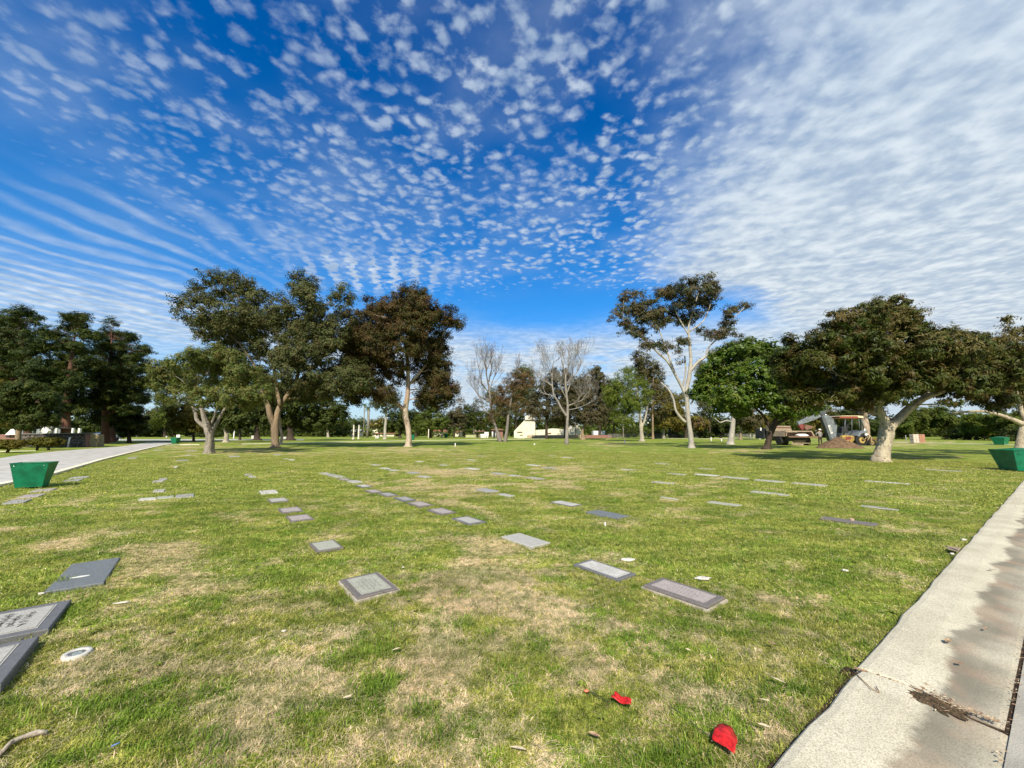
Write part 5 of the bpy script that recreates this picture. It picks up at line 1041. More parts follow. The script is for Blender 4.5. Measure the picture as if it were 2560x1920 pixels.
for q in range(3):
    r_ = np.random.RandomState(300 + q); V = []; Fc = []; n = 9
    for i in range(n):
        a = i / n * 6.283 + r_.rand() * .4; L = .035 + .02 * r_.rand(); w_ = .011; k = len(V); ca, sa = math.cos(a), math.sin(a); up = .012 + .01 * r_.rand()
        for (t_, ww, z) in ((.1, .3, .008), (.45, 1, up + .01), (.8, .8, up + .006), (1, .1, up - .004)):
            for s_ in (-1, 1): V.append((ca * L * t_ - sa * w_ * ww * s_, sa * L * t_ + ca * w_ * ww * s_, z))
        Fc += [(k + 2 * j, k + 2 * j + 1, k + 2 * j + 3, k + 2 * j + 2) for j in range(3)]
    me = bpy.data.meshes.new('weed'); me.from_pydata(V, [], Fc); a_ = me.attributes.new('shade', 'FLOAT', 'POINT'); a_.data.foreach_set('value', r_.rand(len(V)).astype(np.float32) * .5); me.materials.append(MG1); wd.append(bpy.data.objects.new('weed', me))
xs, ys = sample(260, 1.4, 8, 91); _k = fbm(xs * 1.7, ys * 1.7, 3, 1) > .5
scatter('weeds', [(x, y, 0.004) for x, y, q in zip(xs, ys, _k) if q], coll('weeds', wd), .3, .75)
# ragged fringe along kerb and around near markers
pts = []
for i in range(900):
    u = rnd.uniform(-1.9, 12); q = KA + KU * u - KN * rnd.uniform(0.015, 0.035); pts.append((q.x, q.y, -0.004))
for (mx, my, an_, hl, hw) in MARKS:
    if math.hypot(mx, my) > 9: continue
    for i in range(int((hl + hw) * 4 * 26)):
        t_ = rnd.random() * (hl + hw) * 4; o_ = rnd.uniform(0.0, 0.03); 
        if t_ < 2 * hl: u, v = -hl + t_, -hw - o_
        elif t_ < 2 * hl + 2 * hw: u, v = hl + o_, -hw + t_ - 2 * hl
        elif t_ < 4 * hl + 2 * hw: u, v = hl - (t_ - 2 * hl - 2 * hw), hw + o_
        else: u, v = -hl - o_, hw - (t_ - 4 * hl - 2 * hw)
        if rnd.random() < .75: pts.append((mx + u * math.cos(an_) - v * math.sin(an_), my + u * math.sin(an_) + v * math.cos(an_), -0.006))
cf = coll('fringe', [tuft('fringe_tuft', 8, 0.040, 0.03, 0.0042, MG1, 0.9, s + 240) for s in range(4)])
scatter('grass', pts, cf, .6, 1.15)
# fallen leaf litter and crumbs
ML = mat('dry leaf', (0.42, 0.30, 0.17), 0.7, col2=(0.20, 0.11, 0.07), scale=30, spec=0.3)
ML2 = mat('pale dry leaf', (0.50, 0.42, 0.28), 0.6, 0.3, 40)
def leaflet(name, m, L, W):
    V = []; n = 6
    for i in range(n + 1):
        t = i / n; w_ = W * math.sin(math.pi * min(.97, max(.03, t))) ** .8; z = .003 + .002 * math.sin(t * 3); V += [(t * L - L / 2, -w_ / 2, z + .004), (t * L - L / 2, 0, z), (t * L - L / 2, w_ / 2, z + .004)]
    Fc = [q for i in range(n) for q in ((i * 3, i * 3 + 3, i * 3 + 4, i * 3 + 1), (i * 3 + 1, i * 3 + 4, i * 3 + 5, i * 3 + 2))]
    me = bpy.data.meshes.new(name); me.from_pydata(V, [], Fc); me.materials.append(m); return bpy.data.objects.new(name, me)
cle = coll('litter_leaves', [leaflet('leaf', ML, .05, .018), leaflet('leaf', ML2, .045, .014), leaflet('leaf', ML, .035, .02)])
pts = []
xs, ys = sample(620, 1.3, 16, 77)
pts = [(x, y, 0.018) for x, y in zip(xs, ys)]
for i in range(900):                             # crumbs gathered in the joint and along the gutter line
    if i < 600:
        v = rnd.random() ** 1.0 * .57; u = rnd.gauss(0.0, 0.012 + (.05 if .25 < v < .42 else 0)); z = .03
    else: u = rnd.uniform(-1.2, 6); v = rnd.gauss(.60, .012); z = .022
    q = KA + KU * u + KN * v; pts.append((q.x, q.y, z + .012))
scatter('leaf_litter', pts, cle, .12, .5)
def single_leaf(px, py, L, W, m, lb, ang, z=.03):
    p = G(px, py, z); o = leaflet('fallen_leaf', m, L, W); COL.objects.link(o); o.location = (p.x, p.y, z); o.rotation_euler = (rnd.uniform(-.2, .2), rnd.uniform(-.15, .15), ang); set_props(o, lb, 'leaf', 'fallen leaves'); return o
single_leaf(1930, 1610, .05, .032, ML, 'broad brown fallen leaf in the grass above the two red flags', -.6)
single_leaf(1945, 1702, .075, .018, ML2, 'long pale fallen leaf pointing at the kerb, right lawn', -.9)
single_leaf(1720, 1626, .035, .016, ML2, 'small white fallen leaf between framed marker and red flags', -.6)
single_leaf(1912, 1753, .05, .014, ML2, 'thin pale fallen leaf below the long one near the kerb', -.7)
single_leaf(1912, 1817, .06, .016, ML2, 'pale fallen leaf nearest the kerb bottom edge', -.8)
single_leaf(990, 1625, .055, .02, ML2, 'pale curled fallen leaf on the bright green clump', .4)
single_leaf(868, 1745, .05, .018, ML2, 'cream fallen leaf left of the lower green clump', .6)
single_leaf(1295, 1874, .075, .022, ML2, 'pale fallen leaf near the bottom centre', -.3)
single_leaf(1485, 1838, .06, .022, ML, 'dark curled bark piece left below the small red flag', -.4)
single_leaf(2481, 1425, .085, .03, ML, 'light brown fallen leaf on the kerb beside the stain', .1, .06)
single_leaf(2370, 1603, .07, .035, ML, 'crumpled brown leaves on the kerb above the crack', .5, .062)
single_leaf(2402, 1660, .045, .03, ML, 'dark seed pod lying in the kerb stain', .2, .055)
single_leaf(2465, 1573, .045, .02, ML, 'pair of dark seeds higher on the kerb', .3, .05)
single_leaf(1800, 1545, .03, .02, ML2, 'small white scrap in the bare patch right of the marker', .3)

# ---------------------------------------------------------------- painted metal, plastics
M_GREEN = mat('green paint', (0.004, 0.150, 0.068), 0.45, 0.28, 5.0, spec=0.4, detail=8.0, bump=0.15, bscale=12)
M_GREEN_IN = mat('green paint inside', (0.004, 0.12, 0.055), 0.5, 0.15, 3.0)
M_DKGREY = mat('dark grey machine paint', (0.085, 0.095, 0.10), 0.45, 0.25, 3.0)
M_DKGREY2 = mat('grey machine paint', (0.17, 0.19, 0.20), 0.45, 0.25, 3.0)
M_YEL_SHADED = mat('shaded yellow machine paint', (0.40, 0.27, 0.07), 0.6, 0.45, 3.0)  # yellow darkened to put the digger's shade into the paint colour
M_BLACK = mat('black rubber', (0.018, 0.018, 0.018), 0.8, 0.3, 8.0)
M_BLACKM = mat('black metal', (0.03, 0.03, 0.03), 0.5, 0.3, 8.0)
M_STEEL = mat('bright steel', (0.62, 0.62, 0.60), 0.25, 0.1, 8.0, metal=1.0)
M_REDB = mat('dull red steel', (0.22, 0.05, 0.04), 0.6, 0.3, 6.0)
M_WHITE = mat('white paint', (0.78, 0.77, 0.73), 0.6, 0.12, 2.0)
M_CREAM = mat('cream stucco', (0.74, 0.68, 0.52), 0.85, 0.12, 1.0)
M_CREAM2 = mat('cream roof rim', (0.75, 0.62, 0.38), 0.5, 0.15, 5.0)
M_BROWNR = mat('brown red paint', (0.30, 0.07, 0.04), 0.5, 0.2, 5.0)
M_WOOD = mat('weathered timber', (0.38, 0.29, 0.19), 0.85, 0.3, 8.0)
M_TRUCKB = mat('truck bed steel', (0.42, 0.33, 0.22), 0.7, col2=(0.26, 0.19, 0.13), scale=5.0)
M_RUST = mat('rusty brown', (0.20, 0.11, 0.07), 0.8, 0.3, 6.0)
M_DIRT = mat('dug earth', (0.185, 0.12, 0.07), 0.95, col2=(0.10, 0.065, 0.04), scale=3.0, spec=0.1, bump=1.0, bscale=14)
M_GLASSD = mat('dark window glass', (0.03, 0.035, 0.04), 0.12, 0.1, 2.0, spec=0.6)
M_BRICKR = mat('brown red masonry', (0.26, 0.13, 0.10), 0.85, 0.25, 5.0)
M_TANW = mat('tan low wall', (0.46, 0.36, 0.22), 0.85, 0.15, 3.0)
M_ROOFG = mat('grey roof', (0.20, 0.19, 0.18), 0.9, 0.2, 3.0)
M_ROOFR = mat('rusty tile roof', (0.30, 0.14, 0.09), 0.9, 0.25, 3.0)
M_RED = mat('red vinyl', (0.52, 0.016, 0.014), 0.42, 0.35, 45, spec=0.4, bump=.3, bscale=80)
M_SKIN = mat('skin', (0.36, 0.19, 0.12), 0.6, 0.1, 9)
M_SHIRT = mat('grey work shirt', (0.24, 0.22, 0.20), 0.9, 0.15, 12)
M_PANTS = mat('dark brown trousers', (0.055, 0.03, 0.027), 0.9, 0.2, 12)
M_SHIRT2 = mat('tan work shirt', (0.45, 0.34, 0.20), 0.9, 0.2, 12)
M_SHIRT3 = mat('tan trousers', (0.30, 0.21, 0.12), 0.9, 0.2, 12)

# ---------------------------------------------------------------- tapered green bins
def bin_(label, P0, rz, L, W, H, fl=0.16, wall=0.025, parts=True, group='tapered green bins', pyramid=False):
    """open bin: narrow foot, flared sides. P0 is the middle of the foot"""
    e = empty('green_bin', (P0.x, P0.y, 0), label, 'bin', group, rz); M = Matrix.Rotation(rz, 3, 'Z')
    def q(x, y, z): return Vector((P0.x, P0.y, 0)) + M @ Vector((x, y, z))
    a, b = L / 2, W / 2; A, B = a + fl, b + fl
    w_ = MB(); rects = []
    for (x, y, z) in ((a, b, 0.02), (A, B, H), (A - wall, B - wall, H), (a - wall, b - wall, 0.08)):
        rects += [q(-x, -y, z), q(x, -y, z), q(x, y, z), q(-x, y, z)]
    fs = [(3, 2, 1, 0), (12, 13, 14, 15)]
    for r_ in range(3):
        for k in range(4): fs.append((r_ * 4 + k, r_ * 4 + (k + 1) % 4, r_ * 4 + 4 + (k + 1) % 4, r_ * 4 + 4 + k))
    w_.add(rects, fs, M_GREEN); o = w_.build('body', parent=e, bevel=0.006)
    if parts:
        rm = MB(); t_ = 0.02
        for (x0, y0, x1, y1) in ((-A, -B, A, -B), (A, -B, A, B), (A, B, -A, B), (-A, B, -A, -B)):
            rm.tube([q(x0, y0, H), q(x1, y1, H)], 0.009, 6, M_GREEN)
        rm.build('rim', parent=e)
        for (x, y) in ((-A + .08, -B), (A - .08, -B)):
            bl = MB(); c = q(x * .985, y * .985 - 0.0, H - .07); bl.ball(c, 0.014, M_STEEL, 8, 5); bl.build('bolt', parent=e)
    if pyramid:
        pl = MB(); pl.add([q(-A + .03, -B + .03, H - .01), q(A - .03, -B + .03, H - .01), q(A - .03, B - .03, H - .01), q(-A + .03, B - .03, H - .01), q(-A * .45, 0, H + .08), q(A * .45, 0, H + .08)], [(0, 1, 5, 4), (1, 2, 5), (2, 3, 4, 5), (3, 0, 4)], M_GREEN); pl.build('lid', parent=e)
    return e
p = G(66, 1213); bin_('large green tapered bin on the grass edge of the left road', Vector((-13.27, 11.15, 0)), R(28), 0.52, 0.30, 0.68, 0.11)
bin_('large green tapered bin at the right edge by the kerb', Vector((20.45, 15.95, 0)), R(-72) + math.pi / 2 - R(32), 1.15, 0.75, 0.82, 0.17, pyramid=True)
p = G(2497, 1112); bin_('green tapered bin standing across the path at the right', p + Vector((0.3, 0, 0)), R(20), 1.0, .8, .95, 0.2, parts=False, pyramid=True)
p = G(438, 1109); bin_('small green bin on the left road corner below the white board', p, R(0), .62, .5, .85, 0.14, parts=False)
p = G(1906, 1098); bin_('small green bin with a white board beside it, behind the bright tree', p, R(20), .7, .6, 1.0, .15, parts=False)
p = G(1032, 1100); bin_('small green bin hiding behind the reddish gum trunk', p, 0, .5, .5, 1.1, .1, parts=False)
p = G(1115, 1094); bin_('tiny green bin on the far lawn right of the lamp post', p, 0, .8, .6, 1.2, .2, parts=False)

def boxthing(name, label, cat, px0, px1, pytop, pybase, depth, m, group=None, rz=0.0):
    """upright block from photo columns px0..px1; depth in metres"""
    g = G((px0 + px1) / 2, pybase); s = g.y / F; wd = (px1 - px0) * s; H = (pybase - pytop) * s
    o = MB().box((g.x, g.y + depth / 2, H / 2), (wd, depth, H), m, rz).build(name); set_props(o, label, cat, group); return o
def post(label, px, pybase, pytop, r, m, name='lamp_post', head=True, group='posts and lamps in the lawn', cat='lamp post'):
    g = G(px, pybase); s = g.y / F; H = (pybase - pytop) * s; e = empty(name, (g.x, g.y, 0), label, cat, group)
    w_ = MB(); f_ = 1.0 if not head else 1.8; w_.tube([(g.x, g.y, -.05), (g.x, g.y, min(.25, H * .1)), (g.x, g.y, min(.3, H * .12)), (g.x, g.y, H)], [r * f_, r * f_, r, r * .85], 8, m); w_.build('pole', parent=e)
    if head: h_ = MB(); h_.disc((g.x, g.y, H + .18), .14, .3, 'Z', 8, M_WHITE, .2); h_.disc((g.x, g.y, H + .38), .26, .08, 'Z', 8, M_BLACKM, .06); h_.build('lantern', parent=e)
    return e
M_POSTC = mat('cream concrete pole', (0.62, 0.56, 0.42), 0.8, 0.1, 4)
post('cream lamp post left of its twin before the far pavilion', 883, 1099, 1066, .16, M_POSTC)
post('cream lamp post right of its twin before the far pavilion', 896, 1098, 1066, .16, M_POSTC)
post('cream lamp post in front of the far cream house', 1105, 1094, 1068, .14, M_POSTC)
post('cream post near the small tree trunks right of reddish gum', 1071, 1096, 1073, .14, M_POSTC, head=False)
post('white post between two dark oaks, left of big gum', 584, 1098, 1076, .12, M_WHITE, head=False)
post('white leaning post right of the tall dark pines', 300, 1100, 1071, .14, M_WHITE, head=False)
post('slim white post behind the leaning one', 297, 1097, 1074, .08, M_WHITE, head=False)
post('short white stake in the lawn right of the reddish gum', 1138, 1116, 1108, .05, M_WHITE, 'stake', False, 'white stakes in the lawn', 'stake')
post('tiny white stake left of the bare tree', 1336, 1112, 1109, .09, M_WHITE, 'stake', False, 'white stakes in the lawn', 'stake')
post('white stake on the bare soil ring in the far lawn', 1562, 1109, 1100, .06, M_WHITE, 'stake', False, 'white stakes in the lawn', 'stake')
post('white stake left of the thick pale trunk', 1778, 1103, 1093, .07, M_WHITE, 'stake', False, 'white stakes in the lawn', 'stake')
post('short white stake between slim stake and thick pale trunk', 1804, 1103, 1098, .09, M_WHITE, 'stake', False, 'white stakes in the lawn', 'stake')
post('thin grey pipe standing by the brick cube', 2266, 1105, 1088, .045, mat('grey pipe', (.35, .35, .34), .6), 'stake', False, 'white stakes in the lawn', 'stake')
post('white sprinkler cap standing in the grass below the blue-grey slab', 1513, 1314, 1306, .012, M_WHITE, 'sprinkler', False, None, 'sprinkler')
# young staked tree
e = bare_tree('young leafless sapling with a pale stem in the far lawn', (1559, 1097), [[(1559,1097,1.4),(1558,1075,1.1),(1557,1055,.8),(1556,1040,.5)]], [(1557,1050,.7,-.7,.8,1),(1557,1045,.7,.7,.8,1),(1558,1058,.7,-.9,.5,.9),(1558,1062,.7,.9,.4,.9),(1557,1040,.6,.1,1,.8)], B_GREY, 47, 1.7, 4, .1, .5, rmin=.02)

# ---------------------------------------------------------------- survey flags, debris, valve ring
def flag(label, root, tip, corners, group='red marker flags lying in the grass', curl=.02):
    a = G(*root, .012); b_ = G(*tip, .02); e = empty('marker_flag', (a.x, a.y, 0), label, 'marker flag', group)
    w_ = MB(); n = 6; w_.tube([a.lerp(b_, i / n) + Vector((0, 0, .006 * math.sin(i))) for i in range(n + 1)], .0016, 5, M_BLACKM); w_.build('wire', parent=e)
    A, B, C_, D_ = [G(*c, .015) for c in corners]; v = MB(); N_ = 8; vs = []
    for i in range(N_ + 1):
        for j in range(N_ + 1):
            u, t_ = i / N_, j / N_; q = (A.lerp(B, u)).lerp(D_.lerp(C_, u), t_); q.z = .030 + curl * (0.5 + .5 * math.sin(t_ * 7 + u * 1.2 + 1)) + .006 * math.sin(u * 9); vs.append(q)
    v.add(vs, [(i * (N_ + 1) + j, (i + 1) * (N_ + 1) + j, (i + 1) * (N_ + 1) + j + 1, i * (N_ + 1) + j + 1) for i in range(N_) for j in range(N_)], M_RED, True); o = v.build('vinyl_flag', parent=e)
    so_ = o.modifiers.new('thick', 'SOLIDIFY'); so_.thickness = .0006
    return e
flag('small creased red marker flag, left of the larger one', (1466, 1728), (1530, 1755), [(1528, 1756), (1540, 1742), (1580, 1762), (1577, 1776)], curl=.014)
flag('larger red marker flag lying near the kerb', (1672, 1765), (1785, 1845), [(1782, 1848), (1797, 1814), (1822, 1818), (1845, 1865)], curl=.022)
# overwrite of the larger flag's outline: a fan shape
_f = [o for o in bpy.data.objects if o.name.startswith('vinyl_flag')][-1]
_m = _f.data; A, B, C_, D_ = [G(*c, .03) for c in ((1780, 1850), (1796, 1813), (1844, 1860), (1838, 1888))]
N_ = 8
for i in range(N_ + 1):
    for j in range(N_ + 1):
        u, t_ = i / N_, j / N_; q = (A.lerp(D_, u)).lerp(B.lerp(C_, u), t_); bul = G(1832, 1822, .03) - B.lerp(C_, .5); q += bul * (math.sin(math.pi * u) * t_); q.z = .024 + .030 * (1 - abs(t_ - .38) / .62) + .012 * abs(math.sin(u * 3.2 + t_)) * t_ + .010 * mnoise.noise(Vector((u * 4, t_ * 4, 7)))
        _m.vertices[i * (N_ + 1) + j].co = q
scrap = MB(); q = G(1466, 1727, .02); scrap.ball(q, .014, mat('faded orange', (.6, .16, .08), .5), 6, 4, (1.2, .8, .5)); set_props(scrap.build('flag_tip'), 'faded orange scrap at the start of the small flag wire', 'scrap')
# irrigation ring
def ring(label, c, ro, ri, name='valve_ring'):
    e = empty(name, (c.x, c.y, 0), label, 'valve cover'); w_ = MB(); n = 24; vs = []
    r_ = random.Random(4)
    for (rr, z) in ((ro, -.02), (ro, .006), (ro * .95, .011), (ri * 1.04, .011), (ri, .006), (ri, -.02)):
        for k in range(n): a = 2 * math.pi * k / n; j = 1 + (r_.random() - .5) * .05; vs.append((c.x + math.cos(a) * rr * j, c.y + math.sin(a) * rr * j, z))
    w_.add(vs, [(i * n + k, i * n + (k + 1) % n, (i + 1) * n + (k + 1) % n, (i + 1) * n + k) for i in range(5) for k in range(n)], GR_WHITE, True); w_.build('ring', parent=e)
    d_ = MB(); d_.disc((c.x, c.y, -.002), ri * 1.0, .012, 'Z', 20, GR_FRAME2); d_.disc((c.x + .01, c.y - .01, .006), ri * .55, .008, 'Z', 14, mat('dusty teal lid', (.22, .27, .26), .8, .3, 60)); d_.build('lid', parent=e); return e
rc = G(193, 1634); ring('white concrete ring with a dark sunken lid, lower left lawn', Vector((rc.x, rc.y, 0)), .075, .045); MARKS.append((rc.x, rc.y, 0, .07, .07))
def lump(name, label, px, py, rx, ry, rz_, m, ang=0, cat='debris', seed=1, z=.01):
    p = G(px, py); r_ = random.Random(seed); w_ = MB(); w_.ball((0, 0, 0), 1.0, m, 12, 7); off = [r_.uniform(.68, 1.2) for _ in w_.v]; rz_ *= .55; z = .004 if z > .01 else .006
    ca, sa = math.cos(ang), math.sin(ang); w_.v = [((x * rx * k) * ca - (y * ry * k) * sa + p.x, (x * rx * k) * sa + (y * ry * k) * ca + p.y, z_ * rz_ * k + z) for (x, y, z_), k in zip(w_.v, off)]
    o = w_.build(name); set_props(o, label, cat); return o
MPL = mat('white plaster', (.60, .56, .47), .8, .15, 25)
lump('stone', 'white rounded stone behind the blue-grey framed marker', 1570, 1400, .09, .05, .028, MPL, R(10), 'stone', 3)
lump('stone', 'white flat stone right of the mauve-panel marker, beside a bare patch', 1757, 1447, .085, .05, .026, MPL, R(0), 'stone', 4)
lump('stone', 'small white pebble alone in the right lawn', 2113, 1427, .035, .026, .02, MPL, R(-20), 'stone', 5)
lump('debris', 'thin white curved fragment below the slate blue marker', 303, 1508, .06, .013, .014, MPL, R(25), 'debris', 6, .02)
lump('debris', 'pale knob on the lawn behind the large white slab', 1008, 1419, .014, .012, .014, MPL, 0, 'stone', 7, .02)
lump('debris', 'pale chip at the left corner of the slate marker', 103, 1485, .03, .02, .02, MPL, 0, 'stone', 8, .02)
lump('debris', 'pale stone in the dry patch above the front centre-left marker', 710, 1578, .02, .015, .012, MPL, 0, 'stone', 9, .02)
a_ = MB(); pts_ = [G(-5, 1890, .008), G(20, 1862, .012), G(55, 1845, .012), G(90, 1834, .012), G(118, 1832, .008)]; a_.tube(pts_, [.018, .024, .016, .024, .016], 8, mat('bleached root', (.46, .40, .32), .9, col2=(.28, .23, .17), scale=40, bump=1.0), jitter=.35, seed=3, flat=.45); set_props(a_.build('broken_root'), 'bleached curved root fragment in the lower left corner', 'root')
a_ = MB(); a_.tube([G(278, 1866, .03), G(300, 1856, .035)], .004, 6, mat('blue plastic', (.15, .25, .5), .4)); set_props(a_.build('blue_scrap'), 'small blue plastic strip in the lower left grass', 'scrap')
a_ = MB(); a_.tube([G(2128, 1672, .03), G(2150, 1694, .055), G(2180, 1722, .06), G(2199, 1731, .055), G(2190, 1716, .06)], .003, 5, mat('dry root', (.40, .27, .16), .8)); set_props(a_.build('dry_twig'), 'thin looping dry twig lying in the kerb crack', 'twig')
a_ = MB(); a_.add([G(2365, 1367, .03), G(2400, 1372, .05), G(2396, 1380, .05), G(2372, 1374, .03)], [(0, 1, 2, 3)]); a_.prism([G(2365, 1367, .02), G(2402, 1371, .05), G(2396, 1378, .05)], (0, 0, .012), M_WOOD); set_props(a_.build('wood_chip'), 'flat dark wood chip leaning on the kerb edge', 'wood chip')
lump('stone', 'pale stone against the kerb beyond the wood chip', 2410, 1350, .06, .03, .03, MPL, R(35), 'stone', 11, .02)
lump('stone', 'pale small stone on the near side of the wood chip', 2381, 1386, .03, .025, .03, MPL, R(35), 'stone', 12, .02)

# ---------------------------------------------------------------- digger, truck, mound, workers
Yb = G(2080, 1113).y; sb = Yb / F
def plate(w_, px, dy0, dy1, m):
    """profile drawn in photo pixels at the machine's distance, given thickness from dy0 to dy1"""
    a = [D(x, y, Yb) for x, y in px]; w_.prism([q + Vector((0, dy0, 0)) for q in a], (0, dy1 - dy0, 0), m)
def bar(w_, p0, p1, r, m, dy0=0.0, dy1=None, n=8):
    w_.tube([D(*p0, Yb) + Vector((0, dy0, 0)), D(*p1, Yb) + Vector((0, dy0 if dy1 is None else dy1, 0))], r, n, m)
def wheel(e, px, py, rpx, dy, wd, nm='wheel'):
    c = D(px, py, Yb) + Vector((0, dy, 0)); r = rpx * sb; w_ = MB(); n = 22
    w_.disc(c, r, wd, 'Y', n, M_BLACK); w_.disc(c - Vector((0, wd / 2, 0)), r * .86, .06, 'Y', n, M_BLACK)
    for k in range(n):
        a = 2 * math.pi * k / n; w_.box((c.x + math.cos(a) * r, c.y, c.z + math.sin(a) * r), (.09, wd * .98, .07), M_BLACK, rot=Matrix.Rotation(-a, 3, 'Y'))
    t_ = w_.build(nm, parent=e); h_ = MB(); h_.disc(c - Vector((0, wd / 2 + .02, 0)), r * .5, .1, 'Y', 16, M_YEL_SHADED); h_.disc(c - Vector((0, wd / 2 + .08, 0)), r * .18, .06, 'Y', 10, M_BLACKM); hb = h_.build('rim'); hb.parent = t_; return t_
g = G(2115, 1113)
dg = empty('backhoe_digger', (g.x, g.y, 0), 'grey and yellow backhoe digger with raised arm behind the dirt mound', 'digger')
w_ = MB(); plate(w_, [(2054,1037),(2068,1038),(2082,1048),(2090,1062),(2088,1085),(2087,1102),(2080,1106),(2075,1096),(2068,1070)], -.2, .2, M_DKGREY2)
w_.build('boom', parent=dg, bevel=.02)
w_ = MB(); plate(w_, [(2055,1037),(2068,1070),(2075,1096),(2080,1106),(2087,1110),(2079,1110),(2071,1100),(2062,1073),(2050,1042)], -.24, .24, M_DKGREY); w_.build('boom_edge', parent=dg)
w_ = MB(); plate(w_, [(2052,1034),(2046,1028),(2010,1046),(1993,1056),(1994,1062),(2004,1060),(2034,1050),(2050,1042)], -.18, .18, M_DKGREY2); w_.build('dipper_arm', parent=dg, bevel=.02)
w_ = MB(); plate(w_, [(2044,1028),(2052,1020),(2062,1024),(2062,1033),(2056,1039),(2046,1036)], -.22, .22, M_DKGREY); w_.build('elbow', parent=dg)
w_ = MB(); bar(w_, (2060,1033), (2086,1055), .055, M_STEEL); bar(w_, (2072,1043), (2090,1060), .10, M_DKGREY); bar(w_, (2004,1048), (2044,1030), .05, M_STEEL, -.1); w_.build('hydraulic_ram', parent=dg)
w_ = MB(); plate(w_, [(1994,1062),(2004,1059),(2010,1064),(2008,1075),(2002,1074)], -.16, .16, M_REDB); w_.build('bucket_linkage', parent=dg)
w_ = MB(); plate(w_, [(2008,1061),(2031,1067),(2021,1072),(2010,1075),(2006,1070)], -.4, .4, M_RUST); w_.build('bucket', parent=dg)
# decal plate and lettering on the boom
a0, a1 = D(2072.5, 1063, Yb - .23), D(2080, 1084, Yb - .23); dv_ = (a1 - a0); ln = dv_.length; dn_ = dv_.normalized(); sd_ = Vector((dn_.z, 0, -dn_.x)) * -1
w_ = MB(); hw_ = .14; w_.prism([a0 + sd_ * hw_, a0 - sd_ * hw_, a1 - sd_ * hw_, a1 + sd_ * hw_], (0, .02, 0), M_WHITE); pl_ = w_.build('name_plate', parent=dg)
fc = bpy.data.curves.new('lettering', 'FONT'); fc.body = 'DEERE'; fc.size = .27; fc.align_x = 'CENTER'; fc.align_y = 'CENTER'; fc.extrude = .004; fc.materials.append(M_BLACKM)
fo = bpy.data.objects.new('lettering', fc); COL.objects.link(fo); mid = (a0 + a1) / 2 + Vector((0, -.02, 0)); Xa = dn_; Za = Vector((0, -1, 0)); Ya = Za.cross(Xa)
fo.matrix_world = Matrix.Translation(mid) @ Matrix((Xa, Ya, Za)).transposed().to_4x4(); mw = fo.matrix_world.copy(); fo.parent = pl_; fo.matrix_parent_inverse = Matrix.Identity(4); fo.matrix_basis = mw
bpy.context.view_layer.update(); _lm = bpy.data.meshes.new_from_object(fo.evaluated_get(bpy.context.evaluated_depsgraph_get())); bpy.data.objects.remove(fo)
fo = bpy.data.objects.new('lettering', _lm); COL.objects.link(fo); fo.parent = pl_; fo.matrix_parent_inverse = Matrix.Identity(4); fo.matrix_basis = mw
# cab
w_ = MB(); plate(w_, [(2080,1042),(2137,1041),(2138,1045),(2134,1047),(2080,1046)], -1.1, 1.1, M_BROWNR); w_.build('cab_roof_rim', parent=dg, bevel=.03)
w_ = MB(); plate(w_, [(2079,1041.5),(2090,1040),(2126,1040),(2137,1041.5)], -1.15, 1.15, M_CREAM2); plate(w_, [(2123,1040),(2137,1041),(2138,1046),(2125,1045)], -1.16, -1.12, M_CREAM2); w_.build('cab_roof', parent=dg)
for (a, b_, dy) in (((2096,1046), (2094,1086), -1.0), ((2112,1046), (2112,1084), -1.0), ((2129,1046), (2131,1078), -1.0), ((2135,1047), (2142,1072), -1.0), ((2096,1046), (2094,1086), 1.0), ((2129,1046), (2133,1078), 1.0)):
    w_ = MB(); bar(w_, a, b_, .055, M_DKGREY, dy); w_.build('cab_post', parent=dg)
w_ = MB(); plate(w_, [(2100,1068),(2114,1066),(2116,1082),(2100,1084)], -.3, .3, M_BLACKM); plate(w_, [(2112,1054),(2118,1056),(2118,1072),(2112,1070)], -.3, .3, M_BLACKM); w_.build('seat', parent=dg, bevel=.04)
w_ = MB(); plate(w_, [(2092,1083),(2125,1083),(2140,1076),(2146,1078),(2146,1096),(2092,1098)], -.75, .9, M_DKGREY); w_.build('body', parent=dg, bevel=.03)
w_ = MB(); plate(w_, [(2121,1089),(2128,1080),(2140,1076),(2147,1077),(2147,1081),(2140,1082),(2131,1085),(2126,1092)], -1.25, -.76, M_DKGREY2); w_.build('fender', parent=dg, bevel=.02)
w_ = MB(); plate(w_, [(2090,1090),(2096,1087),(2118,1090),(2122,1096),(2114,1106),(2094,1108),(2089,1100)], -.95, -.55, M_YEL_SHADED); plate(w_, [(2097,1092),(2110,1091),(2111,1098),(2098,1100)], -.98, -.95, M_REDB); plate(w_, [(2098,1102),(2110,1101),(2109,1105),(2099,1106)], -.98, -.95, M_REDB); w_.build('swing_frame', parent=dg, bevel=.02)
w_ = MB(); plate(w_, [(2082,1107),(2098,1108),(2110,1104),(2100,1114),(2086,1115)], -.95, .2, M_BLACKM); w_.build('stabiliser', parent=dg)
wheel(dg, 2134, 1100, 14.5, -.9, .5); wheel(dg, 2134, 1100, 14.5, .8, .5, 'wheel')
w_ = MB(); plate(w_, [(2146,1078),(2151,1091),(2149,1093),(2144,1080)], -.8, -.7, M_DKGREY2); bar(w_, (2144,1070), (2156,1095), .04, M_STEEL, -.85); w_.build('loader_ram', parent=dg)
w_ = MB(); plate(w_, [(2150,1093),(2162,1094),(2172,1098),(2177,1104),(2170,1106),(2160,1101),(2151,1099)], -.75, -.45, M_YEL_SHADED); w_.build('loader_arm', parent=dg, bevel=.03)
w_ = MB(); plate(w_, [(2172,1094),(2178,1096),(2180,1110),(2175,1115),(2170,1106)], -1.1, 1.1, M_YEL_SHADED); w_.build('loader_bucket', parent=dg, bevel=.02)
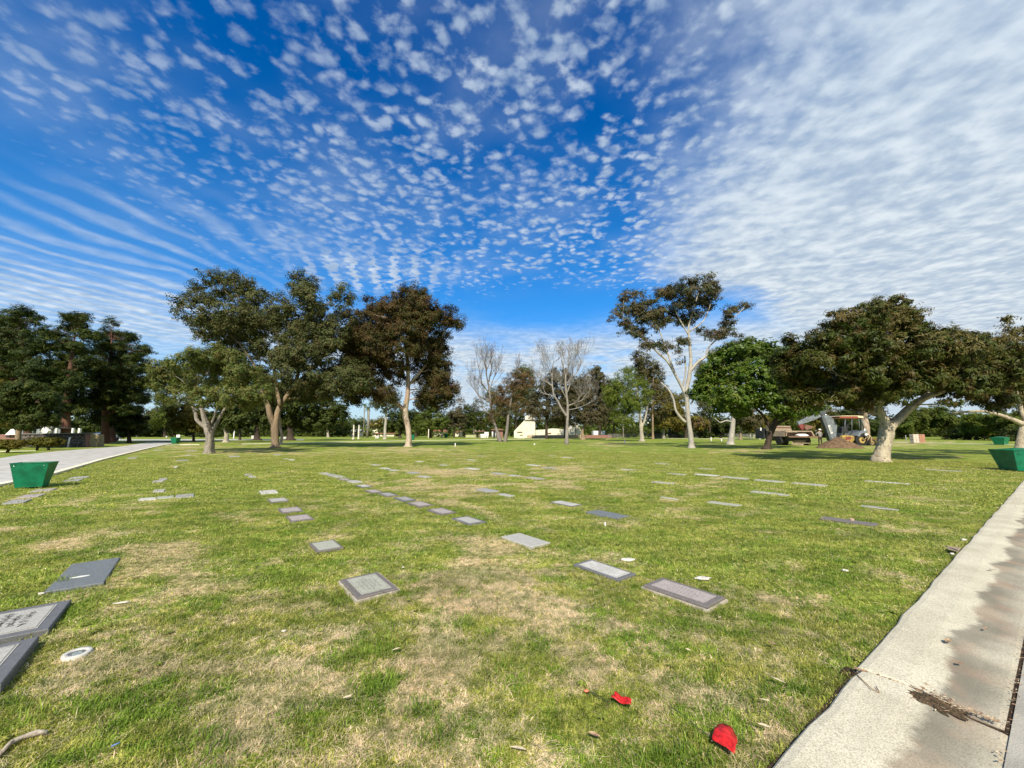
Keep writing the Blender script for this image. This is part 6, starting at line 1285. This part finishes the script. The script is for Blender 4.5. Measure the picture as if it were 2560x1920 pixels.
wheel(dg, 2162, 1106, 8.5, -.8, .35, 'wheel')
# dirt mound
mg = G(2125, 1121); w_ = MB(); r_ = random.Random(9); nx, ny = 46, 26; vs = []
for i in range(nx):
    for j in range(ny):
        u, v = i / (nx - 1) * 2 - 1, j / (ny - 1) * 2 - 1; x = u * 2.25; y = v * 1.5
        h = max(0, 1 - math.hypot(u * 1.02, v)) ** .85 * 1.12; h *= 1 + .18 * mnoise.noise(Vector((x * 1.6, y * 1.6, 3))); h += .06 * mnoise.noise(Vector((x * 6, y * 6, 5))) * min(1, h * 3)
        vs.append((mg.x + .1 + x - .15 * h, mg.y + 1.3 + y, h - .02))
w_.add(vs, [(i * ny + j, (i + 1) * ny + j, (i + 1) * ny + j + 1, i * ny + j + 1) for i in range(nx - 1) for j in range(ny - 1)], M_DIRT, False); set_props(w_.build('dirt_mound'), 'heap of reddish-brown dug earth beside the digger', 'dirt mound')
# truck seen from behind
def plateT(w_, px, dy0, dy1, m): plate(w_, px, dy0, dy1, m)
tk_ = empty('dump_truck', (G(1995, 1113).x, Yb, 0), 'brown dump truck seen from behind with its tailgate down', 'truck')
w_ = MB(); plateT(w_, [(1959,1077),(2024,1077),(2024,1079.5),(1959,1079.5)], -.4, .3, M_TRUCKB); plateT(w_, [(1959,1079.5),(1963,1079.5),(1963,1090),(1959,1090)], -.3, 2.6, M_TRUCKB); w_.build('bed_rim', parent=tk_)
w_ = MB(); plateT(w_, [(1960,1079),(2023,1078),(2031,1090),(1960,1090)], .5, .62, M_WOOD); plateT(w_, [(2023,1077),(2026,1078),(2033,1091),(2029,1091)], -.3, 3.2, M_TRUCKB); plateT(w_, [(1959,1077),(1961,1077),(1961,1091),(1957,1091)], -.3, 3.2, M_TRUCKB); w_.build('dump_bed', parent=tk_)
w_ = MB(); plateT(w_, [(1952,1063),(2007,1064),(2012,1077),(1953,1077)], 2.2, 2.9, M_TRUCKB); plateT(w_, [(1955,1066),(2005,1067),(2008,1069),(1955,1068)], 2.14, 2.2, M_RUST); w_.build('bed_front', parent=tk_)
w_ = MB(); plateT(w_, [(1958,1089.5),(2035,1090.5),(2032,1094),(1961,1093)], -.9, .4, M_RUST); w_.build('tailgate', parent=tk_)
w_ = MB(); plateT(w_, [(1984,1088),(1992,1084.5),(2003,1084.5),(2012,1088),(2008,1090),(1990,1090)], -.7, -.2, M_WHITE); w_.build('sack', parent=None) ; _s = [o for o in bpy.data.objects if o.name.startswith('sack')][-1]; set_props(_s, 'white sack lying on the lowered truck tailgate', 'sack')
w_ = MB(); plateT(w_, [(1966,1094),(2026,1094),(2022,1103),(1970,1103)], .2, 3.6, M_BLACKM); w_.build('chassis', parent=tk_)
w_ = MB(); plateT(w_, [(1983,1101),(2013,1101),(2013,1107),(1984,1107.5)], -.05, .1, M_WOOD); w_.build('rear_panel', parent=tk_)
w_ = MB(); plateT(w_, [(1974,1106.5),(2024,1107),(2024,1108.8),(1974,1108.4)], -.25, -.1, M_TRUCKB); plateT(w_, [(1976,1109.5),(2006,1110),(2006,1113),(1976,1112)], -.2, -.1, M_TRUCKB); w_.build('rear_bumper', parent=tk_)
for (x0, x1) in ((1956, 1968), (1968.5, 1976), (2010, 2021), (2021.5, 2031)):
    c0, c1 = D(x0, 1104, Yb), D(x1, 1104, Yb); w_ = MB(); cz = .55; w_.disc(((c0.x + c1.x) / 2, Yb + .75, cz), cz, abs(c1.x - c0.x), 'X', 22, M_BLACK); t_ = w_.build('wheel', parent=tk_, bevel=.04)
w_ = MB(); plateT(w_, [(1947,1068),(1950,1068),(1950,1076),(1947,1076)], 3.6, 3.7, M_WHITE); bar(w_, (1949,1078), (1956,1078), .03, M_BLACKM, 3.6); w_.build('wing_mirror', parent=tk_)
w_ = MB(); plateT(w_, [(1953,1070),(2020,1070),(2020,1098),(1953,1098)], 3.3, 5.2, M_BLACKM); w_.build('cab', parent=tk_, bevel=.1)

# people ------------------------------------------------------------
def skin_body(name, joints, edges, m, parent, extra=()):
    me = bpy.data.meshes.new(name); me.from_pydata([j[:3] for j in joints], edges, []); me.materials.append(m); o = bpy.data.objects.new(name, me); COL.objects.link(o)
    sk = o.modifiers.new('skin', 'SKIN'); sl = me.skin_vertices[0].data
    for i, j in enumerate(joints): sl[i].radius = (j[3], j[4] if len(j) > 4 else j[3]); sl[i].use_root = (i == 0)
    ss_ = o.modifiers.new('sub', 'SUBSURF'); ss_.levels = 1; ss_.render_levels = 2
    dgp = bpy.context.evaluated_depsgraph_get(); dgp.update(); me2 = bpy.data.meshes.new_from_object(o.evaluated_get(dgp)); bpy.data.objects.remove(o)
    me2.name = name; o = bpy.data.objects.new(name, me2); COL.objects.link(o)
    for p in me2.polygons: p.use_smooth = True
    if not me2.materials: me2.materials.append(m)
    if parent: o.parent = parent; o.matrix_parent_inverse = (Matrix.Translation(parent.location)).inverted()
    return o
def person(label, base, J, mats, hat_tilt=0.0, s=1.0):
    """J: dict of joints in local metres (x right in the photo, y away, z up)"""
    e = empty('person', (base.x, base.y, 0), label, 'person')
    def q(n, r, r2=None): a = J[n]; return (base.x + a[0] * s, base.y + a[1] * s, a[2] * s, r * s, (r2 or r) * s)
    B_ = [q('pelvis', .15, .11), q('waist', .14, .10), q('chest', .18, .12), q('neck', .06), q('head', .085), q('crown', .075),
          q('shL', .075), q('elL', .048), q('wrL', .034), q('shR', .075), q('elR', .048), q('wrR', .034),
          q('hipL', .10), q('knL', .072), q('anL', .046), q('toL', .038), q('hipR', .10), q('knR', .072), q('anR', .046), q('toR', .038)]
    ed = [(0, 1), (1, 2), (2, 3), (3, 4), (4, 5), (2, 6), (6, 7), (7, 8), (2, 9), (9, 10), (10, 11), (0, 12), (12, 13), (13, 14), (14, 15), (0, 16), (16, 17), (17, 18), (18, 19)]
    body = skin_body('body', B_, ed, mats[0], e)
    # materials by region
    body.data.materials.clear()
    for m in (mats[0], mats[1], M_SKIN, M_BLACKM): body.data.materials.append(m)
    seg = [(Vector(B_[a][:3]), Vector(B_[b][:3]), k) for (a, b), k in zip(ed, [0, 0, 2, 2, 2, 0, 0, 0, 0, 0, 0, 1, 1, 1, 3, 1, 1, 1, 3])]
    for p in body.data.polygons:
        c = p.center; best = 9; kk = 0
        for a, b, k in seg:
            t_ = max(0, min(1, (c - a).dot(b - a) / max(1e-6, (b - a).length_squared))); d_ = (c - (a + (b - a) * t_)).length
            if d_ < best: best = d_; kk = k
        p.material_index = kk
    for sd in ('L', 'R'):
        w = Vector((base.x, base.y, 0)) + Vector(J['wr' + sd]) * s; el = Vector((base.x, base.y, 0)) + Vector(J['el' + sd]) * s; d_ = (w - el).normalized(); a = d_.orthogonal().normalized(); b_ = d_.cross(a)
        h_ = MB(); h_.ball(w + d_ * .05 * s, .045 * s, M_SKIN, 8, 6, (1, 1, 1.1))
        for k, (o_, L) in enumerate(((-.03, .07), (-.01, .085), (.01, .08), (.03, .065))): h_.tube([w + d_ * .07 * s + a * o_ * s, w + d_ * (.07 + L * .55) * s + a * o_ * s + b_ * .012 * s, w + d_ * (.07 + L) * s + a * o_ * s + b_ * .03 * s], [.010 * s, .009 * s, .007 * s], 5, M_SKIN)
        h_.tube([w + d_ * .03 * s + a * .035 * s, w + d_ * .07 * s + a * .06 * s, w + d_ * .10 * s + a * .06 * s + b_ * .02 * s], [.012 * s, .011 * s, .008 * s], 5, M_SKIN); h_.build('hand', parent=e)
    hd = Vector((base.x, base.y, 0)) + Vector(J['crown']) * s; ax = (Vector(J['crown']) - Vector(J['head'])).normalized(); rt = ax.to_track_quat('Z', 'Y').to_matrix()
    h_ = MB(); n = 16; vs = []
    for (rr, z) in ((.175, -.02), (.172, -.008), (.125, .0), (.128, .03), (.118, .075), (.085, .115), (.04, .135), (.001, .14)):
        for k in range(n): a = 2 * math.pi * k / n; vs.append(hd + rt @ Vector((math.cos(a) * rr * s, math.sin(a) * rr * 1.12 * s, z * s)))
    h_.add(vs, [(i * n + k, i * n + (k + 1) % n, (i + 1) * n + (k + 1) % n, (i + 1) * n + k) for i in range(7) for k in range(n)], M_WHITE, True); h_.build('hard_hat', parent=e)
    return e
b1 = G(2052, 1114.5); k = 1.0
J1 = dict(pelvis=(0, 0, .98), waist=(0, 0, 1.12), chest=(-.02, .02, 1.38), neck=(0, .03, 1.54), head=(.06, .04, 1.63), crown=(.09, .05, 1.72), shL=(-.21, .02, 1.44), elL=(-.40, .05, 1.25), wrL=(-.30, .22, 1.08), shR=(.19, .02, 1.44), elR=(.26, .0, 1.16), wrR=(.20, .16, .96),
          hipL=(-.10, 0, .90), knL=(-.14, .03, .50), anL=(-.16, 0, .09), toL=(-.20, .15, .04), hipR=(.10, 0, .90), knR=(.13, .02, .50), anR=(.15, .03, .09), toR=(.18, .18, .04))
person('worker in grey shirt, dark trousers and white hard hat, standing beside the truck', b1, J1, (M_SHIRT, M_PANTS), s=1.06)
b2 = G(2176, 1114)
J2 = dict(pelvis=(.10, 0, .88), waist=(.05, 0, 1.0), chest=(-.12, 0, 1.12), neck=(-.24, -.01, 1.16), head=(-.31, -.02, 1.14), crown=(-.36, -.02, 1.20), shL=(-.16, -.2, 1.10), elL=(-.28, -.24, .82), wrL=(-.40, -.2, .62), shR=(-.10, .2, 1.14), elR=(-.16, .26, .88), wrR=(-.38, .1, .74),
          hipL=(.12, -.1, .84), knL=(.02, -.12, .46), anL=(.12, -.12, .09), toL=(-.04, -.12, .04), hipR=(.12, .1, .84), knR=(.10, .12, .46), anR=(.22, .12, .09), toR=(.06, .12, .04))
person('second worker bending forward in tan clothes and white hard hat, right of dirt heap', b2, J2, (M_SHIRT2, M_SHIRT3), s=1.06)
# stacked cube of bricks
cg_ = G(2300, 1108.5); s = cg_.y / F; W_ = 29 * s; Hh = 21 * s; cb = empty('brick_stack', (cg_.x, cg_.y, 0), 'cube of stacked white and red-brown bricks on the right path edge', 'brick stack')
MBW = mat('whitish brick', (.62, .52, .42), .9, .25, 9); MBR = mat('salmon brick', (.42, .20, .13), .9, .25, 9)
nl, nc = 5, 4; brick_me = {}
for mm, x0 in ((MBW, -W_ / 2), (MBR, 0.02)):
    w_ = MB(); bw = W_ / 2 / 2 - .03; bh = Hh / nl - .03; w_.box((0, 0, 0), (bw, .55, bh), mm); proto = w_.build('brick'); proto.parent = cb; proto.matrix_parent_inverse = Matrix.Identity(4); first = True
    for i in range(nl):
        for j in range(2):
            o = proto if first else proto.copy()
            if not first: COL.objects.link(o)
            first = False; o.parent = cb; o.location = (x0 + (j + .5) * (bw + .025) + (i % 2) * .02, .3, .12 + (i + .5) * (bh + .025))
w_ = MB(); w_.box((cg_.x, cg_.y + .3, .06), (W_ + .1, .7, .1), M_WOOD); w_.build('pallet', parent=cb)
# white board behind the small bins
def board(label, px0, px1, py0, py1, Yd, base_py):
    g = G((px0 + px1) / 2, base_py); s = g.y / F; e = empty('notice_board', (g.x, g.y, 0), label, 'sign board'); zt = (base_py - py0) * s; zb = (base_py - py1) * s; wd = (px1 - px0) * s
    MB().box((g.x, g.y, (zt + zb) / 2), (wd, .05, zt - zb), M_WHITE).build('panel', parent=e)
    for sx_ in (-.4, .4): MB().tube([(g.x + wd * sx_, g.y + .06, -.05), (g.x + wd * sx_, g.y + .06, zb + .1)], .04, 6, M_WOOD).build('leg', parent=e)
board('blank white notice board above the small bin on the left road', 440, 449, 1087, 1094, 0, 1101)
board('blank white board leaning by the small bin behind the bright tree', 1897, 1903, 1092, 1097.6, 0, 1098.5)

# ---------------------------------------------------------------- buildings and walls
def bld(name, label, cat, base_py, group=None, px=1280):
    g = G(px, base_py); return empty(name, (g.x, g.y, 0), label, cat, group), g.y
def face(w_, px, Y, depth, m):
    a = [D(x, y, Y) for x, y in px]; a = [Vector((q.x, q.y, max(q.z, 0))) for q in a]; w_.prism(a, (0, depth, 0), m)
e, Yc = bld('chapel', 'cream chapel with gabled ends behind the bare tree', 'chapel', 1094.5, px=1380)
w_ = MB(); face(w_, [(1285,1094.5),(1285,1078),(1300,1062),(1310,1052),(1318,1050),(1332,1050),(1338,1056),(1338,1094.5)], Yc, 9, M_CREAM); w_.build('front_block', parent=e)
w_ = MB(); face(w_, [(1338,1094.5),(1338,1075),(1360,1074),(1382,1071),(1425,1074),(1430,1074),(1430,1094.5)], Yc + 2, 8, M_CREAM); w_.build('nave', parent=e)
w_ = MB(); face(w_, [(1426,1094.5),(1426,1071),(1440,1057),(1456,1080),(1460,1094.5)], Yc + .5, 8, M_CREAM); w_.build('gable_end', parent=e)
w_ = MB(); face(w_, [(1313,1050),(1313,1040),(1334,1034),(1336,1050)], Yc + 3, 4, M_CREAM); w_.build('tower', parent=e)
for pp in ([(1438.5,1088),(1438.5,1064),(1440.5,1064),(1440.5,1088)],): w_ = MB(); face(w_, pp, Yc + .42, .1, M_GLASSD); w_.build('window', parent=e)
w_ = MB(); face(w_, [(1366,1085),(1366,1082),(1378,1082),(1378,1085)], Yc + 1.9, .12, M_RUST); w_.build('window', parent=e)
w_ = MB(); face(w_, [(1312,1051),(1312,1049),(1336,1049),(1336,1051)], Yc - .3, 9.5, M_ROOFG); w_.build('roof', parent=e)
w_ = MB(); Yw = G(1380, 1095.2).y; face(w_, [(1318,1095.5),(1318,1088),(1462,1087),(1462,1095.5)], Yw, .5, M_TANW); o = w_.build('low_wall'); set_props(o, 'long low tan masonry wall in front of the chapel', 'wall')
w_ = MB(); face(w_, [(1462,1096),(1462,1087.5),(1524,1087.5),(1530,1090),(1530,1096)], Yw - 1, .5, M_BRICKR); o = w_.build('low_wall'); set_props(o, 'dark low wall right of the chapel with white door boards behind', 'wall')
e, Yk = bld('kiosk', 'small cream kiosk with a dark lintel at the left of the chapel', 'kiosk', 1095.5, px=1303)
w_ = MB(); face(w_, [(1293,1095.5),(1293,1081),(1312,1081),(1312,1095.5)], Yk, 2.5, M_CREAM); w_.build('wall', parent=e); w_ = MB(); face(w_, [(1292.5,1081),(1293,1079),(1306,1079),(1306,1081)], Yk - .2, 3, M_RUST); w_.build('roof', parent=e)
w_ = MB(); face(w_, [(1299,1089),(1299,1087),(1307,1087),(1307,1089)], Yk - .05, .05, M_RUST); w_.build('window', parent=e)
e, Yk = bld('white_shed', 'pale shed fronts right of the chapel', 'shed', 1093.5, px=1500)
for (a, b_) in ((1484, 1495), (1500, 1513)): w_ = MB(); face(w_, [(a,1093),(a,1077),(b_,1077),(b_,1093)], Yk + 4, 3, M_WHITE); w_.build('wall', parent=e)
# arched shrine
e, Yk = bld('arched_shrine', 'brown-red shrine with an arch and white columns behind the double trunk', 'shrine', 1095, px=1243)
w_ = MB(); face(w_, [(1229,1095),(1229,1075),(1257,1075),(1257,1095)], Yk + .4, 3, M_BRICKR); w_.build('wall', parent=e)
w_ = MB(); face(w_, [(1228,1075),(1228.5,1072.5),(1257,1072.5),(1258,1075)], Yk - .2, 4, M_BRICKR); w_.build('cornice', parent=e)
w_ = MB(); face(w_, [(1233,1094.8),(1233,1081),(1234.3,1078.6),(1235.8,1077.8),(1237.3,1078.6),(1238.4,1081),(1238.4,1094.8)], Yk + .3, .12, M_GLASSD); w_.build('arch_opening', parent=e)
for x in (1230.5, 1232.2, 1239.4, 1242): 
    c = D(x, 1090, Yk); H = D(x, 1079, Yk).z; MB().tube([(c.x, Yk, 0), (c.x, Yk, H)], .09, 8, M_WHITE).build('column', parent=e)
e, Yk = bld('white_enclosure', 'white box enclosure with bollards left of the arched shrine', 'enclosure', 1095, px=1212)
w_ = MB(); face(w_, [(1211,1095),(1211,1080),(1221.5,1080),(1221.5,1095)], Yk, 3, M_WHITE); w_.build('tall_box', parent=e)
w_ = MB(); face(w_, [(1201,1095),(1201,1085),(1211,1085),(1211,1095)], Yk + .5, 2, M_WHITE); w_.build('low_box', parent=e)
for x in (1202, 1205, 1208, 1212, 1216, 1220): c = D(x, 1090, Yk - .4); H = .8; MB().tube([(c.x, c.y, 0), (c.x, c.y, H)], .06, 6, M_BRICKR).build('bollard', parent=e)
e, Yk = bld('pergola', 'dark timber pergola left of the white enclosure', 'pergola', 1094.5, px=1205)
for x in (1189, 1198, 1207): c = D(x, 1090, Yk + 4); MB().box((c.x, c.y, 1.2), (.2, .2, 2.4), M_WOOD).build('post', parent=e)
w_ = MB(); face(w_, [(1186,1079.5),(1186,1078),(1212,1077),(1212,1078.5)], Yk + 3, 3, M_BRICKR); w_.build('beam', parent=e)
w_ = MB(); Yq = G(1180, 1094).y; face(w_, [(1164,1094.6),(1164,1087),(1200,1087),(1200,1094.6)], Yq + 2, .3, mat('mossy block wall', (.40, .42, .22), .9, .2, 3)); o = w_.build('block_wall'); set_props(o, 'pale green low block wall left of the white enclosure', 'wall')
# far cream houses behind the lawn
def house(label, pts, roof, py, wins=(), px=1100, m=M_CREAM, rm=M_ROOFR, dy=0, group='pale houses beyond the trees'):
    e, Yh = bld('house', label, 'house', py, group, px); Yh += dy; w_ = MB(); face(w_, pts, Yh, 7, m); w_.build('wall', parent=e)
    w_ = MB(); face(w_, roof, Yh - .6, 8.2, rm); w_.build('roof', parent=e)
    for (x0, x1, y0, y1) in wins: w_ = MB(); face(w_, [(x0,y1),(x0,y0),(x1,y0),(x1,y1)], Yh - .06, .1, M_GLASSD); w_.build('window', parent=e)
    return e
house('cream house with two dark windows right of the reddish gum', [(1083,1091),(1083,1078),(1112,1078),(1112,1091)], [(1081,1078.5),(1090,1072),(1108,1072),(1114,1078.5)], 1091.5, [(1091,1096,1080,1084),(1099,1104,1081,1085)], 1098)
house('white house fragment behind the dark olive tree', [(1138,1091),(1138,1080),(1150,1080),(1150,1091)], [(1137,1080.3),(1144,1077),(1151,1080.3)], 1091.5, [(1141,1145,1083,1086)], 1145)
house('white garden pavilion with a hipped roof, left of the lamp posts', [(874,1091.5),(874,1079),(889,1079),(889,1091.5)], [(869,1079.3),(881,1073),(893,1079.3)], 1092, [(887,889,1081,1090)], 881, M_WHITE, M_WHITE)
house('cream tall building behind the far palms', [(920,1090),(920,1062),(930,1056),(946,1056),(946,1090)], [(919,1062.5),(919,1060),(932,1060),(932,1062.5)], 1090.5, [(924,928,1068,1073),(934,938,1062,1066)], 932, dy=20)
house('low cream house wing at the foot of the far palms', [(915,1091),(915,1084),(985,1084),(985,1091)], [(913,1084.3),(916,1082.5),(984,1082.5),(987,1084.3)], 1091.5, [(920,930,1087,1090),(940,944,1086,1089),(955,962,1086,1089)], 950, dy=10)
e, Yh = bld('apartment_block', 'white apartment block with balconies seen through the trees, centre right', 'apartment block', 1090.5, px=1655); Yh += 30
w_ = MB(); face(w_, [(1618,1088),(1618,1056),(1656,1054),(1692,1053),(1692,1088)], Yh, 12, M_WHITE); w_.build('wall', parent=e)
for r__ in range(3):
    for c__ in range(5):
        x = 1622 + c__ * 14; y = 1058 + r__ * 8; w_ = MB(); face(w_, [(x,y+4.5),(x,y),(x+8,y),(x+8,y+4.5)], Yh - .1, .15, M_GLASSD); w_.build('window', parent=e)
    w_ = MB(); face(w_, [(1618,1064.5+r__*8),(1618,1062.5+r__*8),(1692,1062.5+r__*8),(1692,1064.5+r__*8)], Yh - 1.2, 1.2, M_CREAM); w_.build('balcony', parent=e)
house('yellowish house gable behind the tall gum', [(1761,1090),(1761,1068),(1781,1066),(1781,1090)], [(1759,1068),(1765,1062),(1783,1066.5)], 1090.5, [(1766,1772,1074,1078)], 1771, dy=15)
house('white bungalow with dark window right of the tall gum foot', [(1735,1092),(1735,1078),(1762,1078),(1762,1092)], [(1733,1078.3),(1738,1075),(1764,1075),(1765,1078.3)], 1092, [(1740,1747,1080,1083),(1750,1755,1081,1084)], 1748)
# rail fence beyond the right lawn
fe = empty('rail_fence', (G(1800, 1096).x, G(1800, 1096).y, 0), 'dark rail fence beyond the right-hand lawn', 'fence'); Yf = G(1800, 1095.5).y
x0, x1 = D(1520, 1090, Yf).x, D(1960, 1090, Yf).x; x = x0
while x < x1: MB().box((x, Yf, .6), (.12, .12, 1.2), M_ROOFG).build('post', parent=fe); x += 2.6
for z in (.35, .7, 1.1): MB().box(((x0 + x1) / 2, Yf - .09, z), (x1 - x0, .05, .13), M_ROOFG).build('rail', parent=fe)
# left side: rubble stone wall, pier, shelter, clipped shrubs, car
M_STONEL = [mat('dark field stone', (.075, .07, .065), .9, .3, 5), mat('grey field stone', (.15, .145, .135), .9, .3, 5), mat('tan field stone', (.20, .16, .12), .9, .3, 5)]
Yl = G(120, 1117).y
sw = empty('stone_wall', (D(130, 1100, Yl).x, Yl, 0), 'dark rubble stone wall under the pines at the left', 'wall')
w_ = MB(); face(w_, [(52,1117.5),(52,1086),(222,1084),(222,1117.5)], Yl + .12, .4, M_STONEL[0]); w_.build('core', parent=sw)
w_ = MB(); face(w_, [(50,1086),(50,1084),(223,1082),(223,1084)], Yl - .05, .65, M_ROOFG); w_.build('coping', parent=sw)
r_ = random.Random(12); xa, xb = D(53, 1100, Yl).x, D(213, 1100, Yl).x; Hw = D(60, 1087, Yl).z; z = 0.02; protos = []
for mm in M_STONEL:
    q_ = MB(); q_.ball((0, 0, 0), .5, mm, 8, 5, (1, .5, .8)); me_ = q_.build('stone').data; protos.append(me_); bpy.data.objects.remove([o for o in bpy.data.objects if o.data == me_][0])
while z < Hw - .05:
    h_ = r_.uniform(.13, .22); x = xa
    while x < xb:
        L = r_.uniform(.22, .5); o = bpy.data.objects.new('stone', protos[r_.choice((0, 0, 1, 2))]); COL.objects.link(o); o.parent = sw; o.matrix_parent_inverse = Matrix.Identity(4)
        o.location = (x + L / 2 - sw.location.x, Yl + .1 - sw.location.y, z + h_ / 2); o.scale = (L * 1.02, .32 + r_.random() * .12, h_ * 1.2); o.rotation_euler = (0, r_.uniform(-.15, .15), 0); x += L + .02
    z += h_
w_ = MB(); face(w_, [(213,1118),(213,1086),(222,1086),(222,1118)], Yl - .05, .5, M_BRICKR); w_.build('end_post', parent=sw)
pr_ = empty('stone_pier', (D(233, 1100, Yl).x, Yl, 0), 'sunlit tan stone pier at the right end of the dark wall', 'pier')
w_ = MB(); face(w_, [(223,1117.5),(223,1086),(244,1086),(244,1117.5)], Yl + .08, .7, mat('pier mortar', (.20, .17, .10), .9)); w_.build('core', parent=pr_)
M_TS = mat('tan ledge stone', (.34, .28, .15), .9, .3, 5); xa, xb = D(223.4, 1100, Yl).x, D(243.6, 1100, Yl).x; z = .02; sm_ = MB().box((0, 0, 0), (1, 1, 1), M_TS).build('ledge'); sme = sm_.data; bpy.data.objects.remove(sm_)
while z < Hw:
    h_ = r_.uniform(.08, .13); x = xa
    while x < xb - .1:
        L = min(r_.uniform(.2, .45), xb - x); o = bpy.data.objects.new('stone', sme); COL.objects.link(o); o.parent = pr_; o.matrix_parent_inverse = Matrix.Identity(4); o.location = (x + L / 2 - pr_.location.x, .06 + r_.random() * .03, z + h_ / 2); o.scale = (L - .02, .12, h_ - .015); x += L
    z += h_
e = empty('garden_shelter', (D(100, 1100, Yl + 6).x, Yl + 6, 0), 'grey flat-roofed shelter with pale posts behind the stone wall', 'shelter')
w_ = MB(); face(w_, [(70,1071),(70,1068.5),(131,1068.5),(131,1071)], Yl + 5, 2.5, M_ROOFG); w_.build('roof', parent=e)
for x in (86, 103, 130): c = D(x, 1080, Yl + 5.5); MB().box((c.x, c.y, c.z / 2 + .35), (.2, .2, c.z + .7), GR_GREY).build('post', parent=e)
for i, (x, lb) in enumerate(((141, 'white'), (182, 'slim white'), (198, 'thin white'))):
    c = D(x, 1084, Yl + 5); o = MB().box((c.x, c.y, 1.0), (.22, .2, 2.1), M_WHITE).build('standing_slab'); set_props(o, '%s upright slab behind the stone wall, %s from the left' % (lb, ORD[i]), 'standing slab', 'upright slabs behind the stone wall')
o = MB().box(tuple(D(113, 1079, Yl + 4)), (.8, .3, .8), M_WHITE, rot=Matrix.Rotation(.6, 3, 'Y')).build('tilted_slab'); set_props(o, 'tilted pale slab seen above the stone wall under the shelter', 'slab')
MB().box((D(113, 1079, Yl + 4).x, Yl + 4, .6), (.3, .2, 1.3), M_ROOFG).build('support', parent=o)
house('low house with a bright pale gable roof at the far left edge', [(-40,1098),(-40,1086),(36,1086),(36,1098)], [(12,1087),(27,1073),(36,1072),(38,1087)], 1104, [(14,26,1089,1093)], 10, M_BRICKR, M_WHITE, 0)
def topiary(label, px, pyb, hw, top, bot, stems):
    g0 = G(px, pyb); s = g0.y / F; e = empty('clipped_shrub', (g0.x, g0.y, 0), label, 'shrub', 'flat-topped clipped shrubs by the left road'); zt = D(px, top, g0.y).z; zb = D(px, bot, g0.y).z
    L_ = [(g0.x + k * hw * s * .33, g0.y, (zt + zb) / 2, hw * s * .42, hw * s * .5, (zt - zb) / 2 * 1.05) for k in (-2, -1, 0, 1, 2)]
    v, _ = leaves(L_, 26000, .16, .075, .5, 0, int(px) + 5, .8, .5, fill=.1); v[:, 2] = np.clip(v[:, 2], zb - .05, zt + .03); fast_mesh('foliage', v, 4, L_GOLD, e)
    w_ = MB(); 
    for (a, b_) in stems: w_.tube([D(*a, g0.y) - Vector((0, 0, .08)), D(*b_, g0.y)], [.10, .08], 7, B_DARK)
    w_.build('stem', parent=e); return e
topiary('flat-topped clipped shrub on two stems before the stone wall', 113, 1125.5, 36, 1094, 1115, [((92, 1126), (95, 1112)), ((122, 1123), (118, 1112))])
topiary('flat-topped clipped shrub leaning on one stem at the left edge', 12, 1132, 34, 1099, 1122, [((16, 1132), (24, 1120))])
p0 = D(170, 1117, Yl - 1.2); a_ = MB(); a_.tube([(p0.x, p0.y, -.05), (p0.x + .05, p0.y, D(172, 1093, Yl - 1.2).z)], .07, 8, M_WHITE); set_props(a_.build('white_post'), 'white leaning post in front of the dark stone wall', 'post')
# parked car
cc = G(258, 1103); s = cc.y / F; ce = empty('parked_car', (cc.x, cc.y, 0), 'white parked car half hidden behind the stone pier and pine trunk', 'car')
w_ = MB(); prof_ = [(-2.2, .35), (-2.2, .8), (-2.0, 1.0), (-1.5, 1.05), (-1.0, 1.5), (.7, 1.55), (1.3, 1.1), (2.1, .95), (2.25, .6), (2.2, .35)]
rot = Matrix.Rotation(R(75), 3, 'Z'); w_.prism([cc + rot @ Vector((x, -.88, z)) for x, z in prof_], rot @ Vector((0, 1.76, 0)), M_WHITE); w_.build('body', parent=ce, bevel=.08)
w_ = MB(); w_.prism([cc + rot @ Vector((x, -.9, z)) for x, z in ((-1.4, 1.05), (-.95, 1.42), (.6, 1.46), (1.15, 1.08))], rot @ Vector((0, 1.80, 0)), M_GLASSD); w_.build('window', parent=ce)
w_ = MB(); w_.prism([cc + rot @ Vector((-2.215, y, z)) for y, z in ((-.6, 1.0), (.6, 1.0), (.5, .85), (-.5, .85))], rot @ Vector((.03, 0, 0)), M_GLASSD); w_.build('rear_window', parent=ce)
for x in (-1.4, 1.4):
    for y in (-.85, .85): c = cc + rot @ Vector((x, y, .33)); w_ = MB(); w_.disc((0, 0, 0), .33, .2, 'Y', 18, M_BLACK); w_.v = [tuple(rot @ Vector(v) + c) for v in w_.v]; w_.build('wheel', parent=ce)
# far small headstones and benches in the left distance
for i, (px, py, h, lb) in enumerate([(343,1093,5,'small white headstone below the grey thicket'),(417,1094,4,'tiny white marker stone right of the round green tree trunk'),(478,1092,6,'pale short post right of the left notice board'),(632,1097,8,'white box-shaped stone left of the black oak trunk'),(713,1097,5,'white bench-like block between the gum trunks'),(943,1096,6,'pale stone bench left of the white-trunked gum'),(814,1091,6,'grey box stone on the far lawn')]):
    g = G(px, py); s = g.y / F; o = MB().box((g.x, g.y, h * s / 2), (h * s * (1.6 if i in (4, 5) else .8), .4, h * s), GR_WHITE).build('headstone'); set_props(o, lb, 'headstone', 'scattered stones on the far lawn')
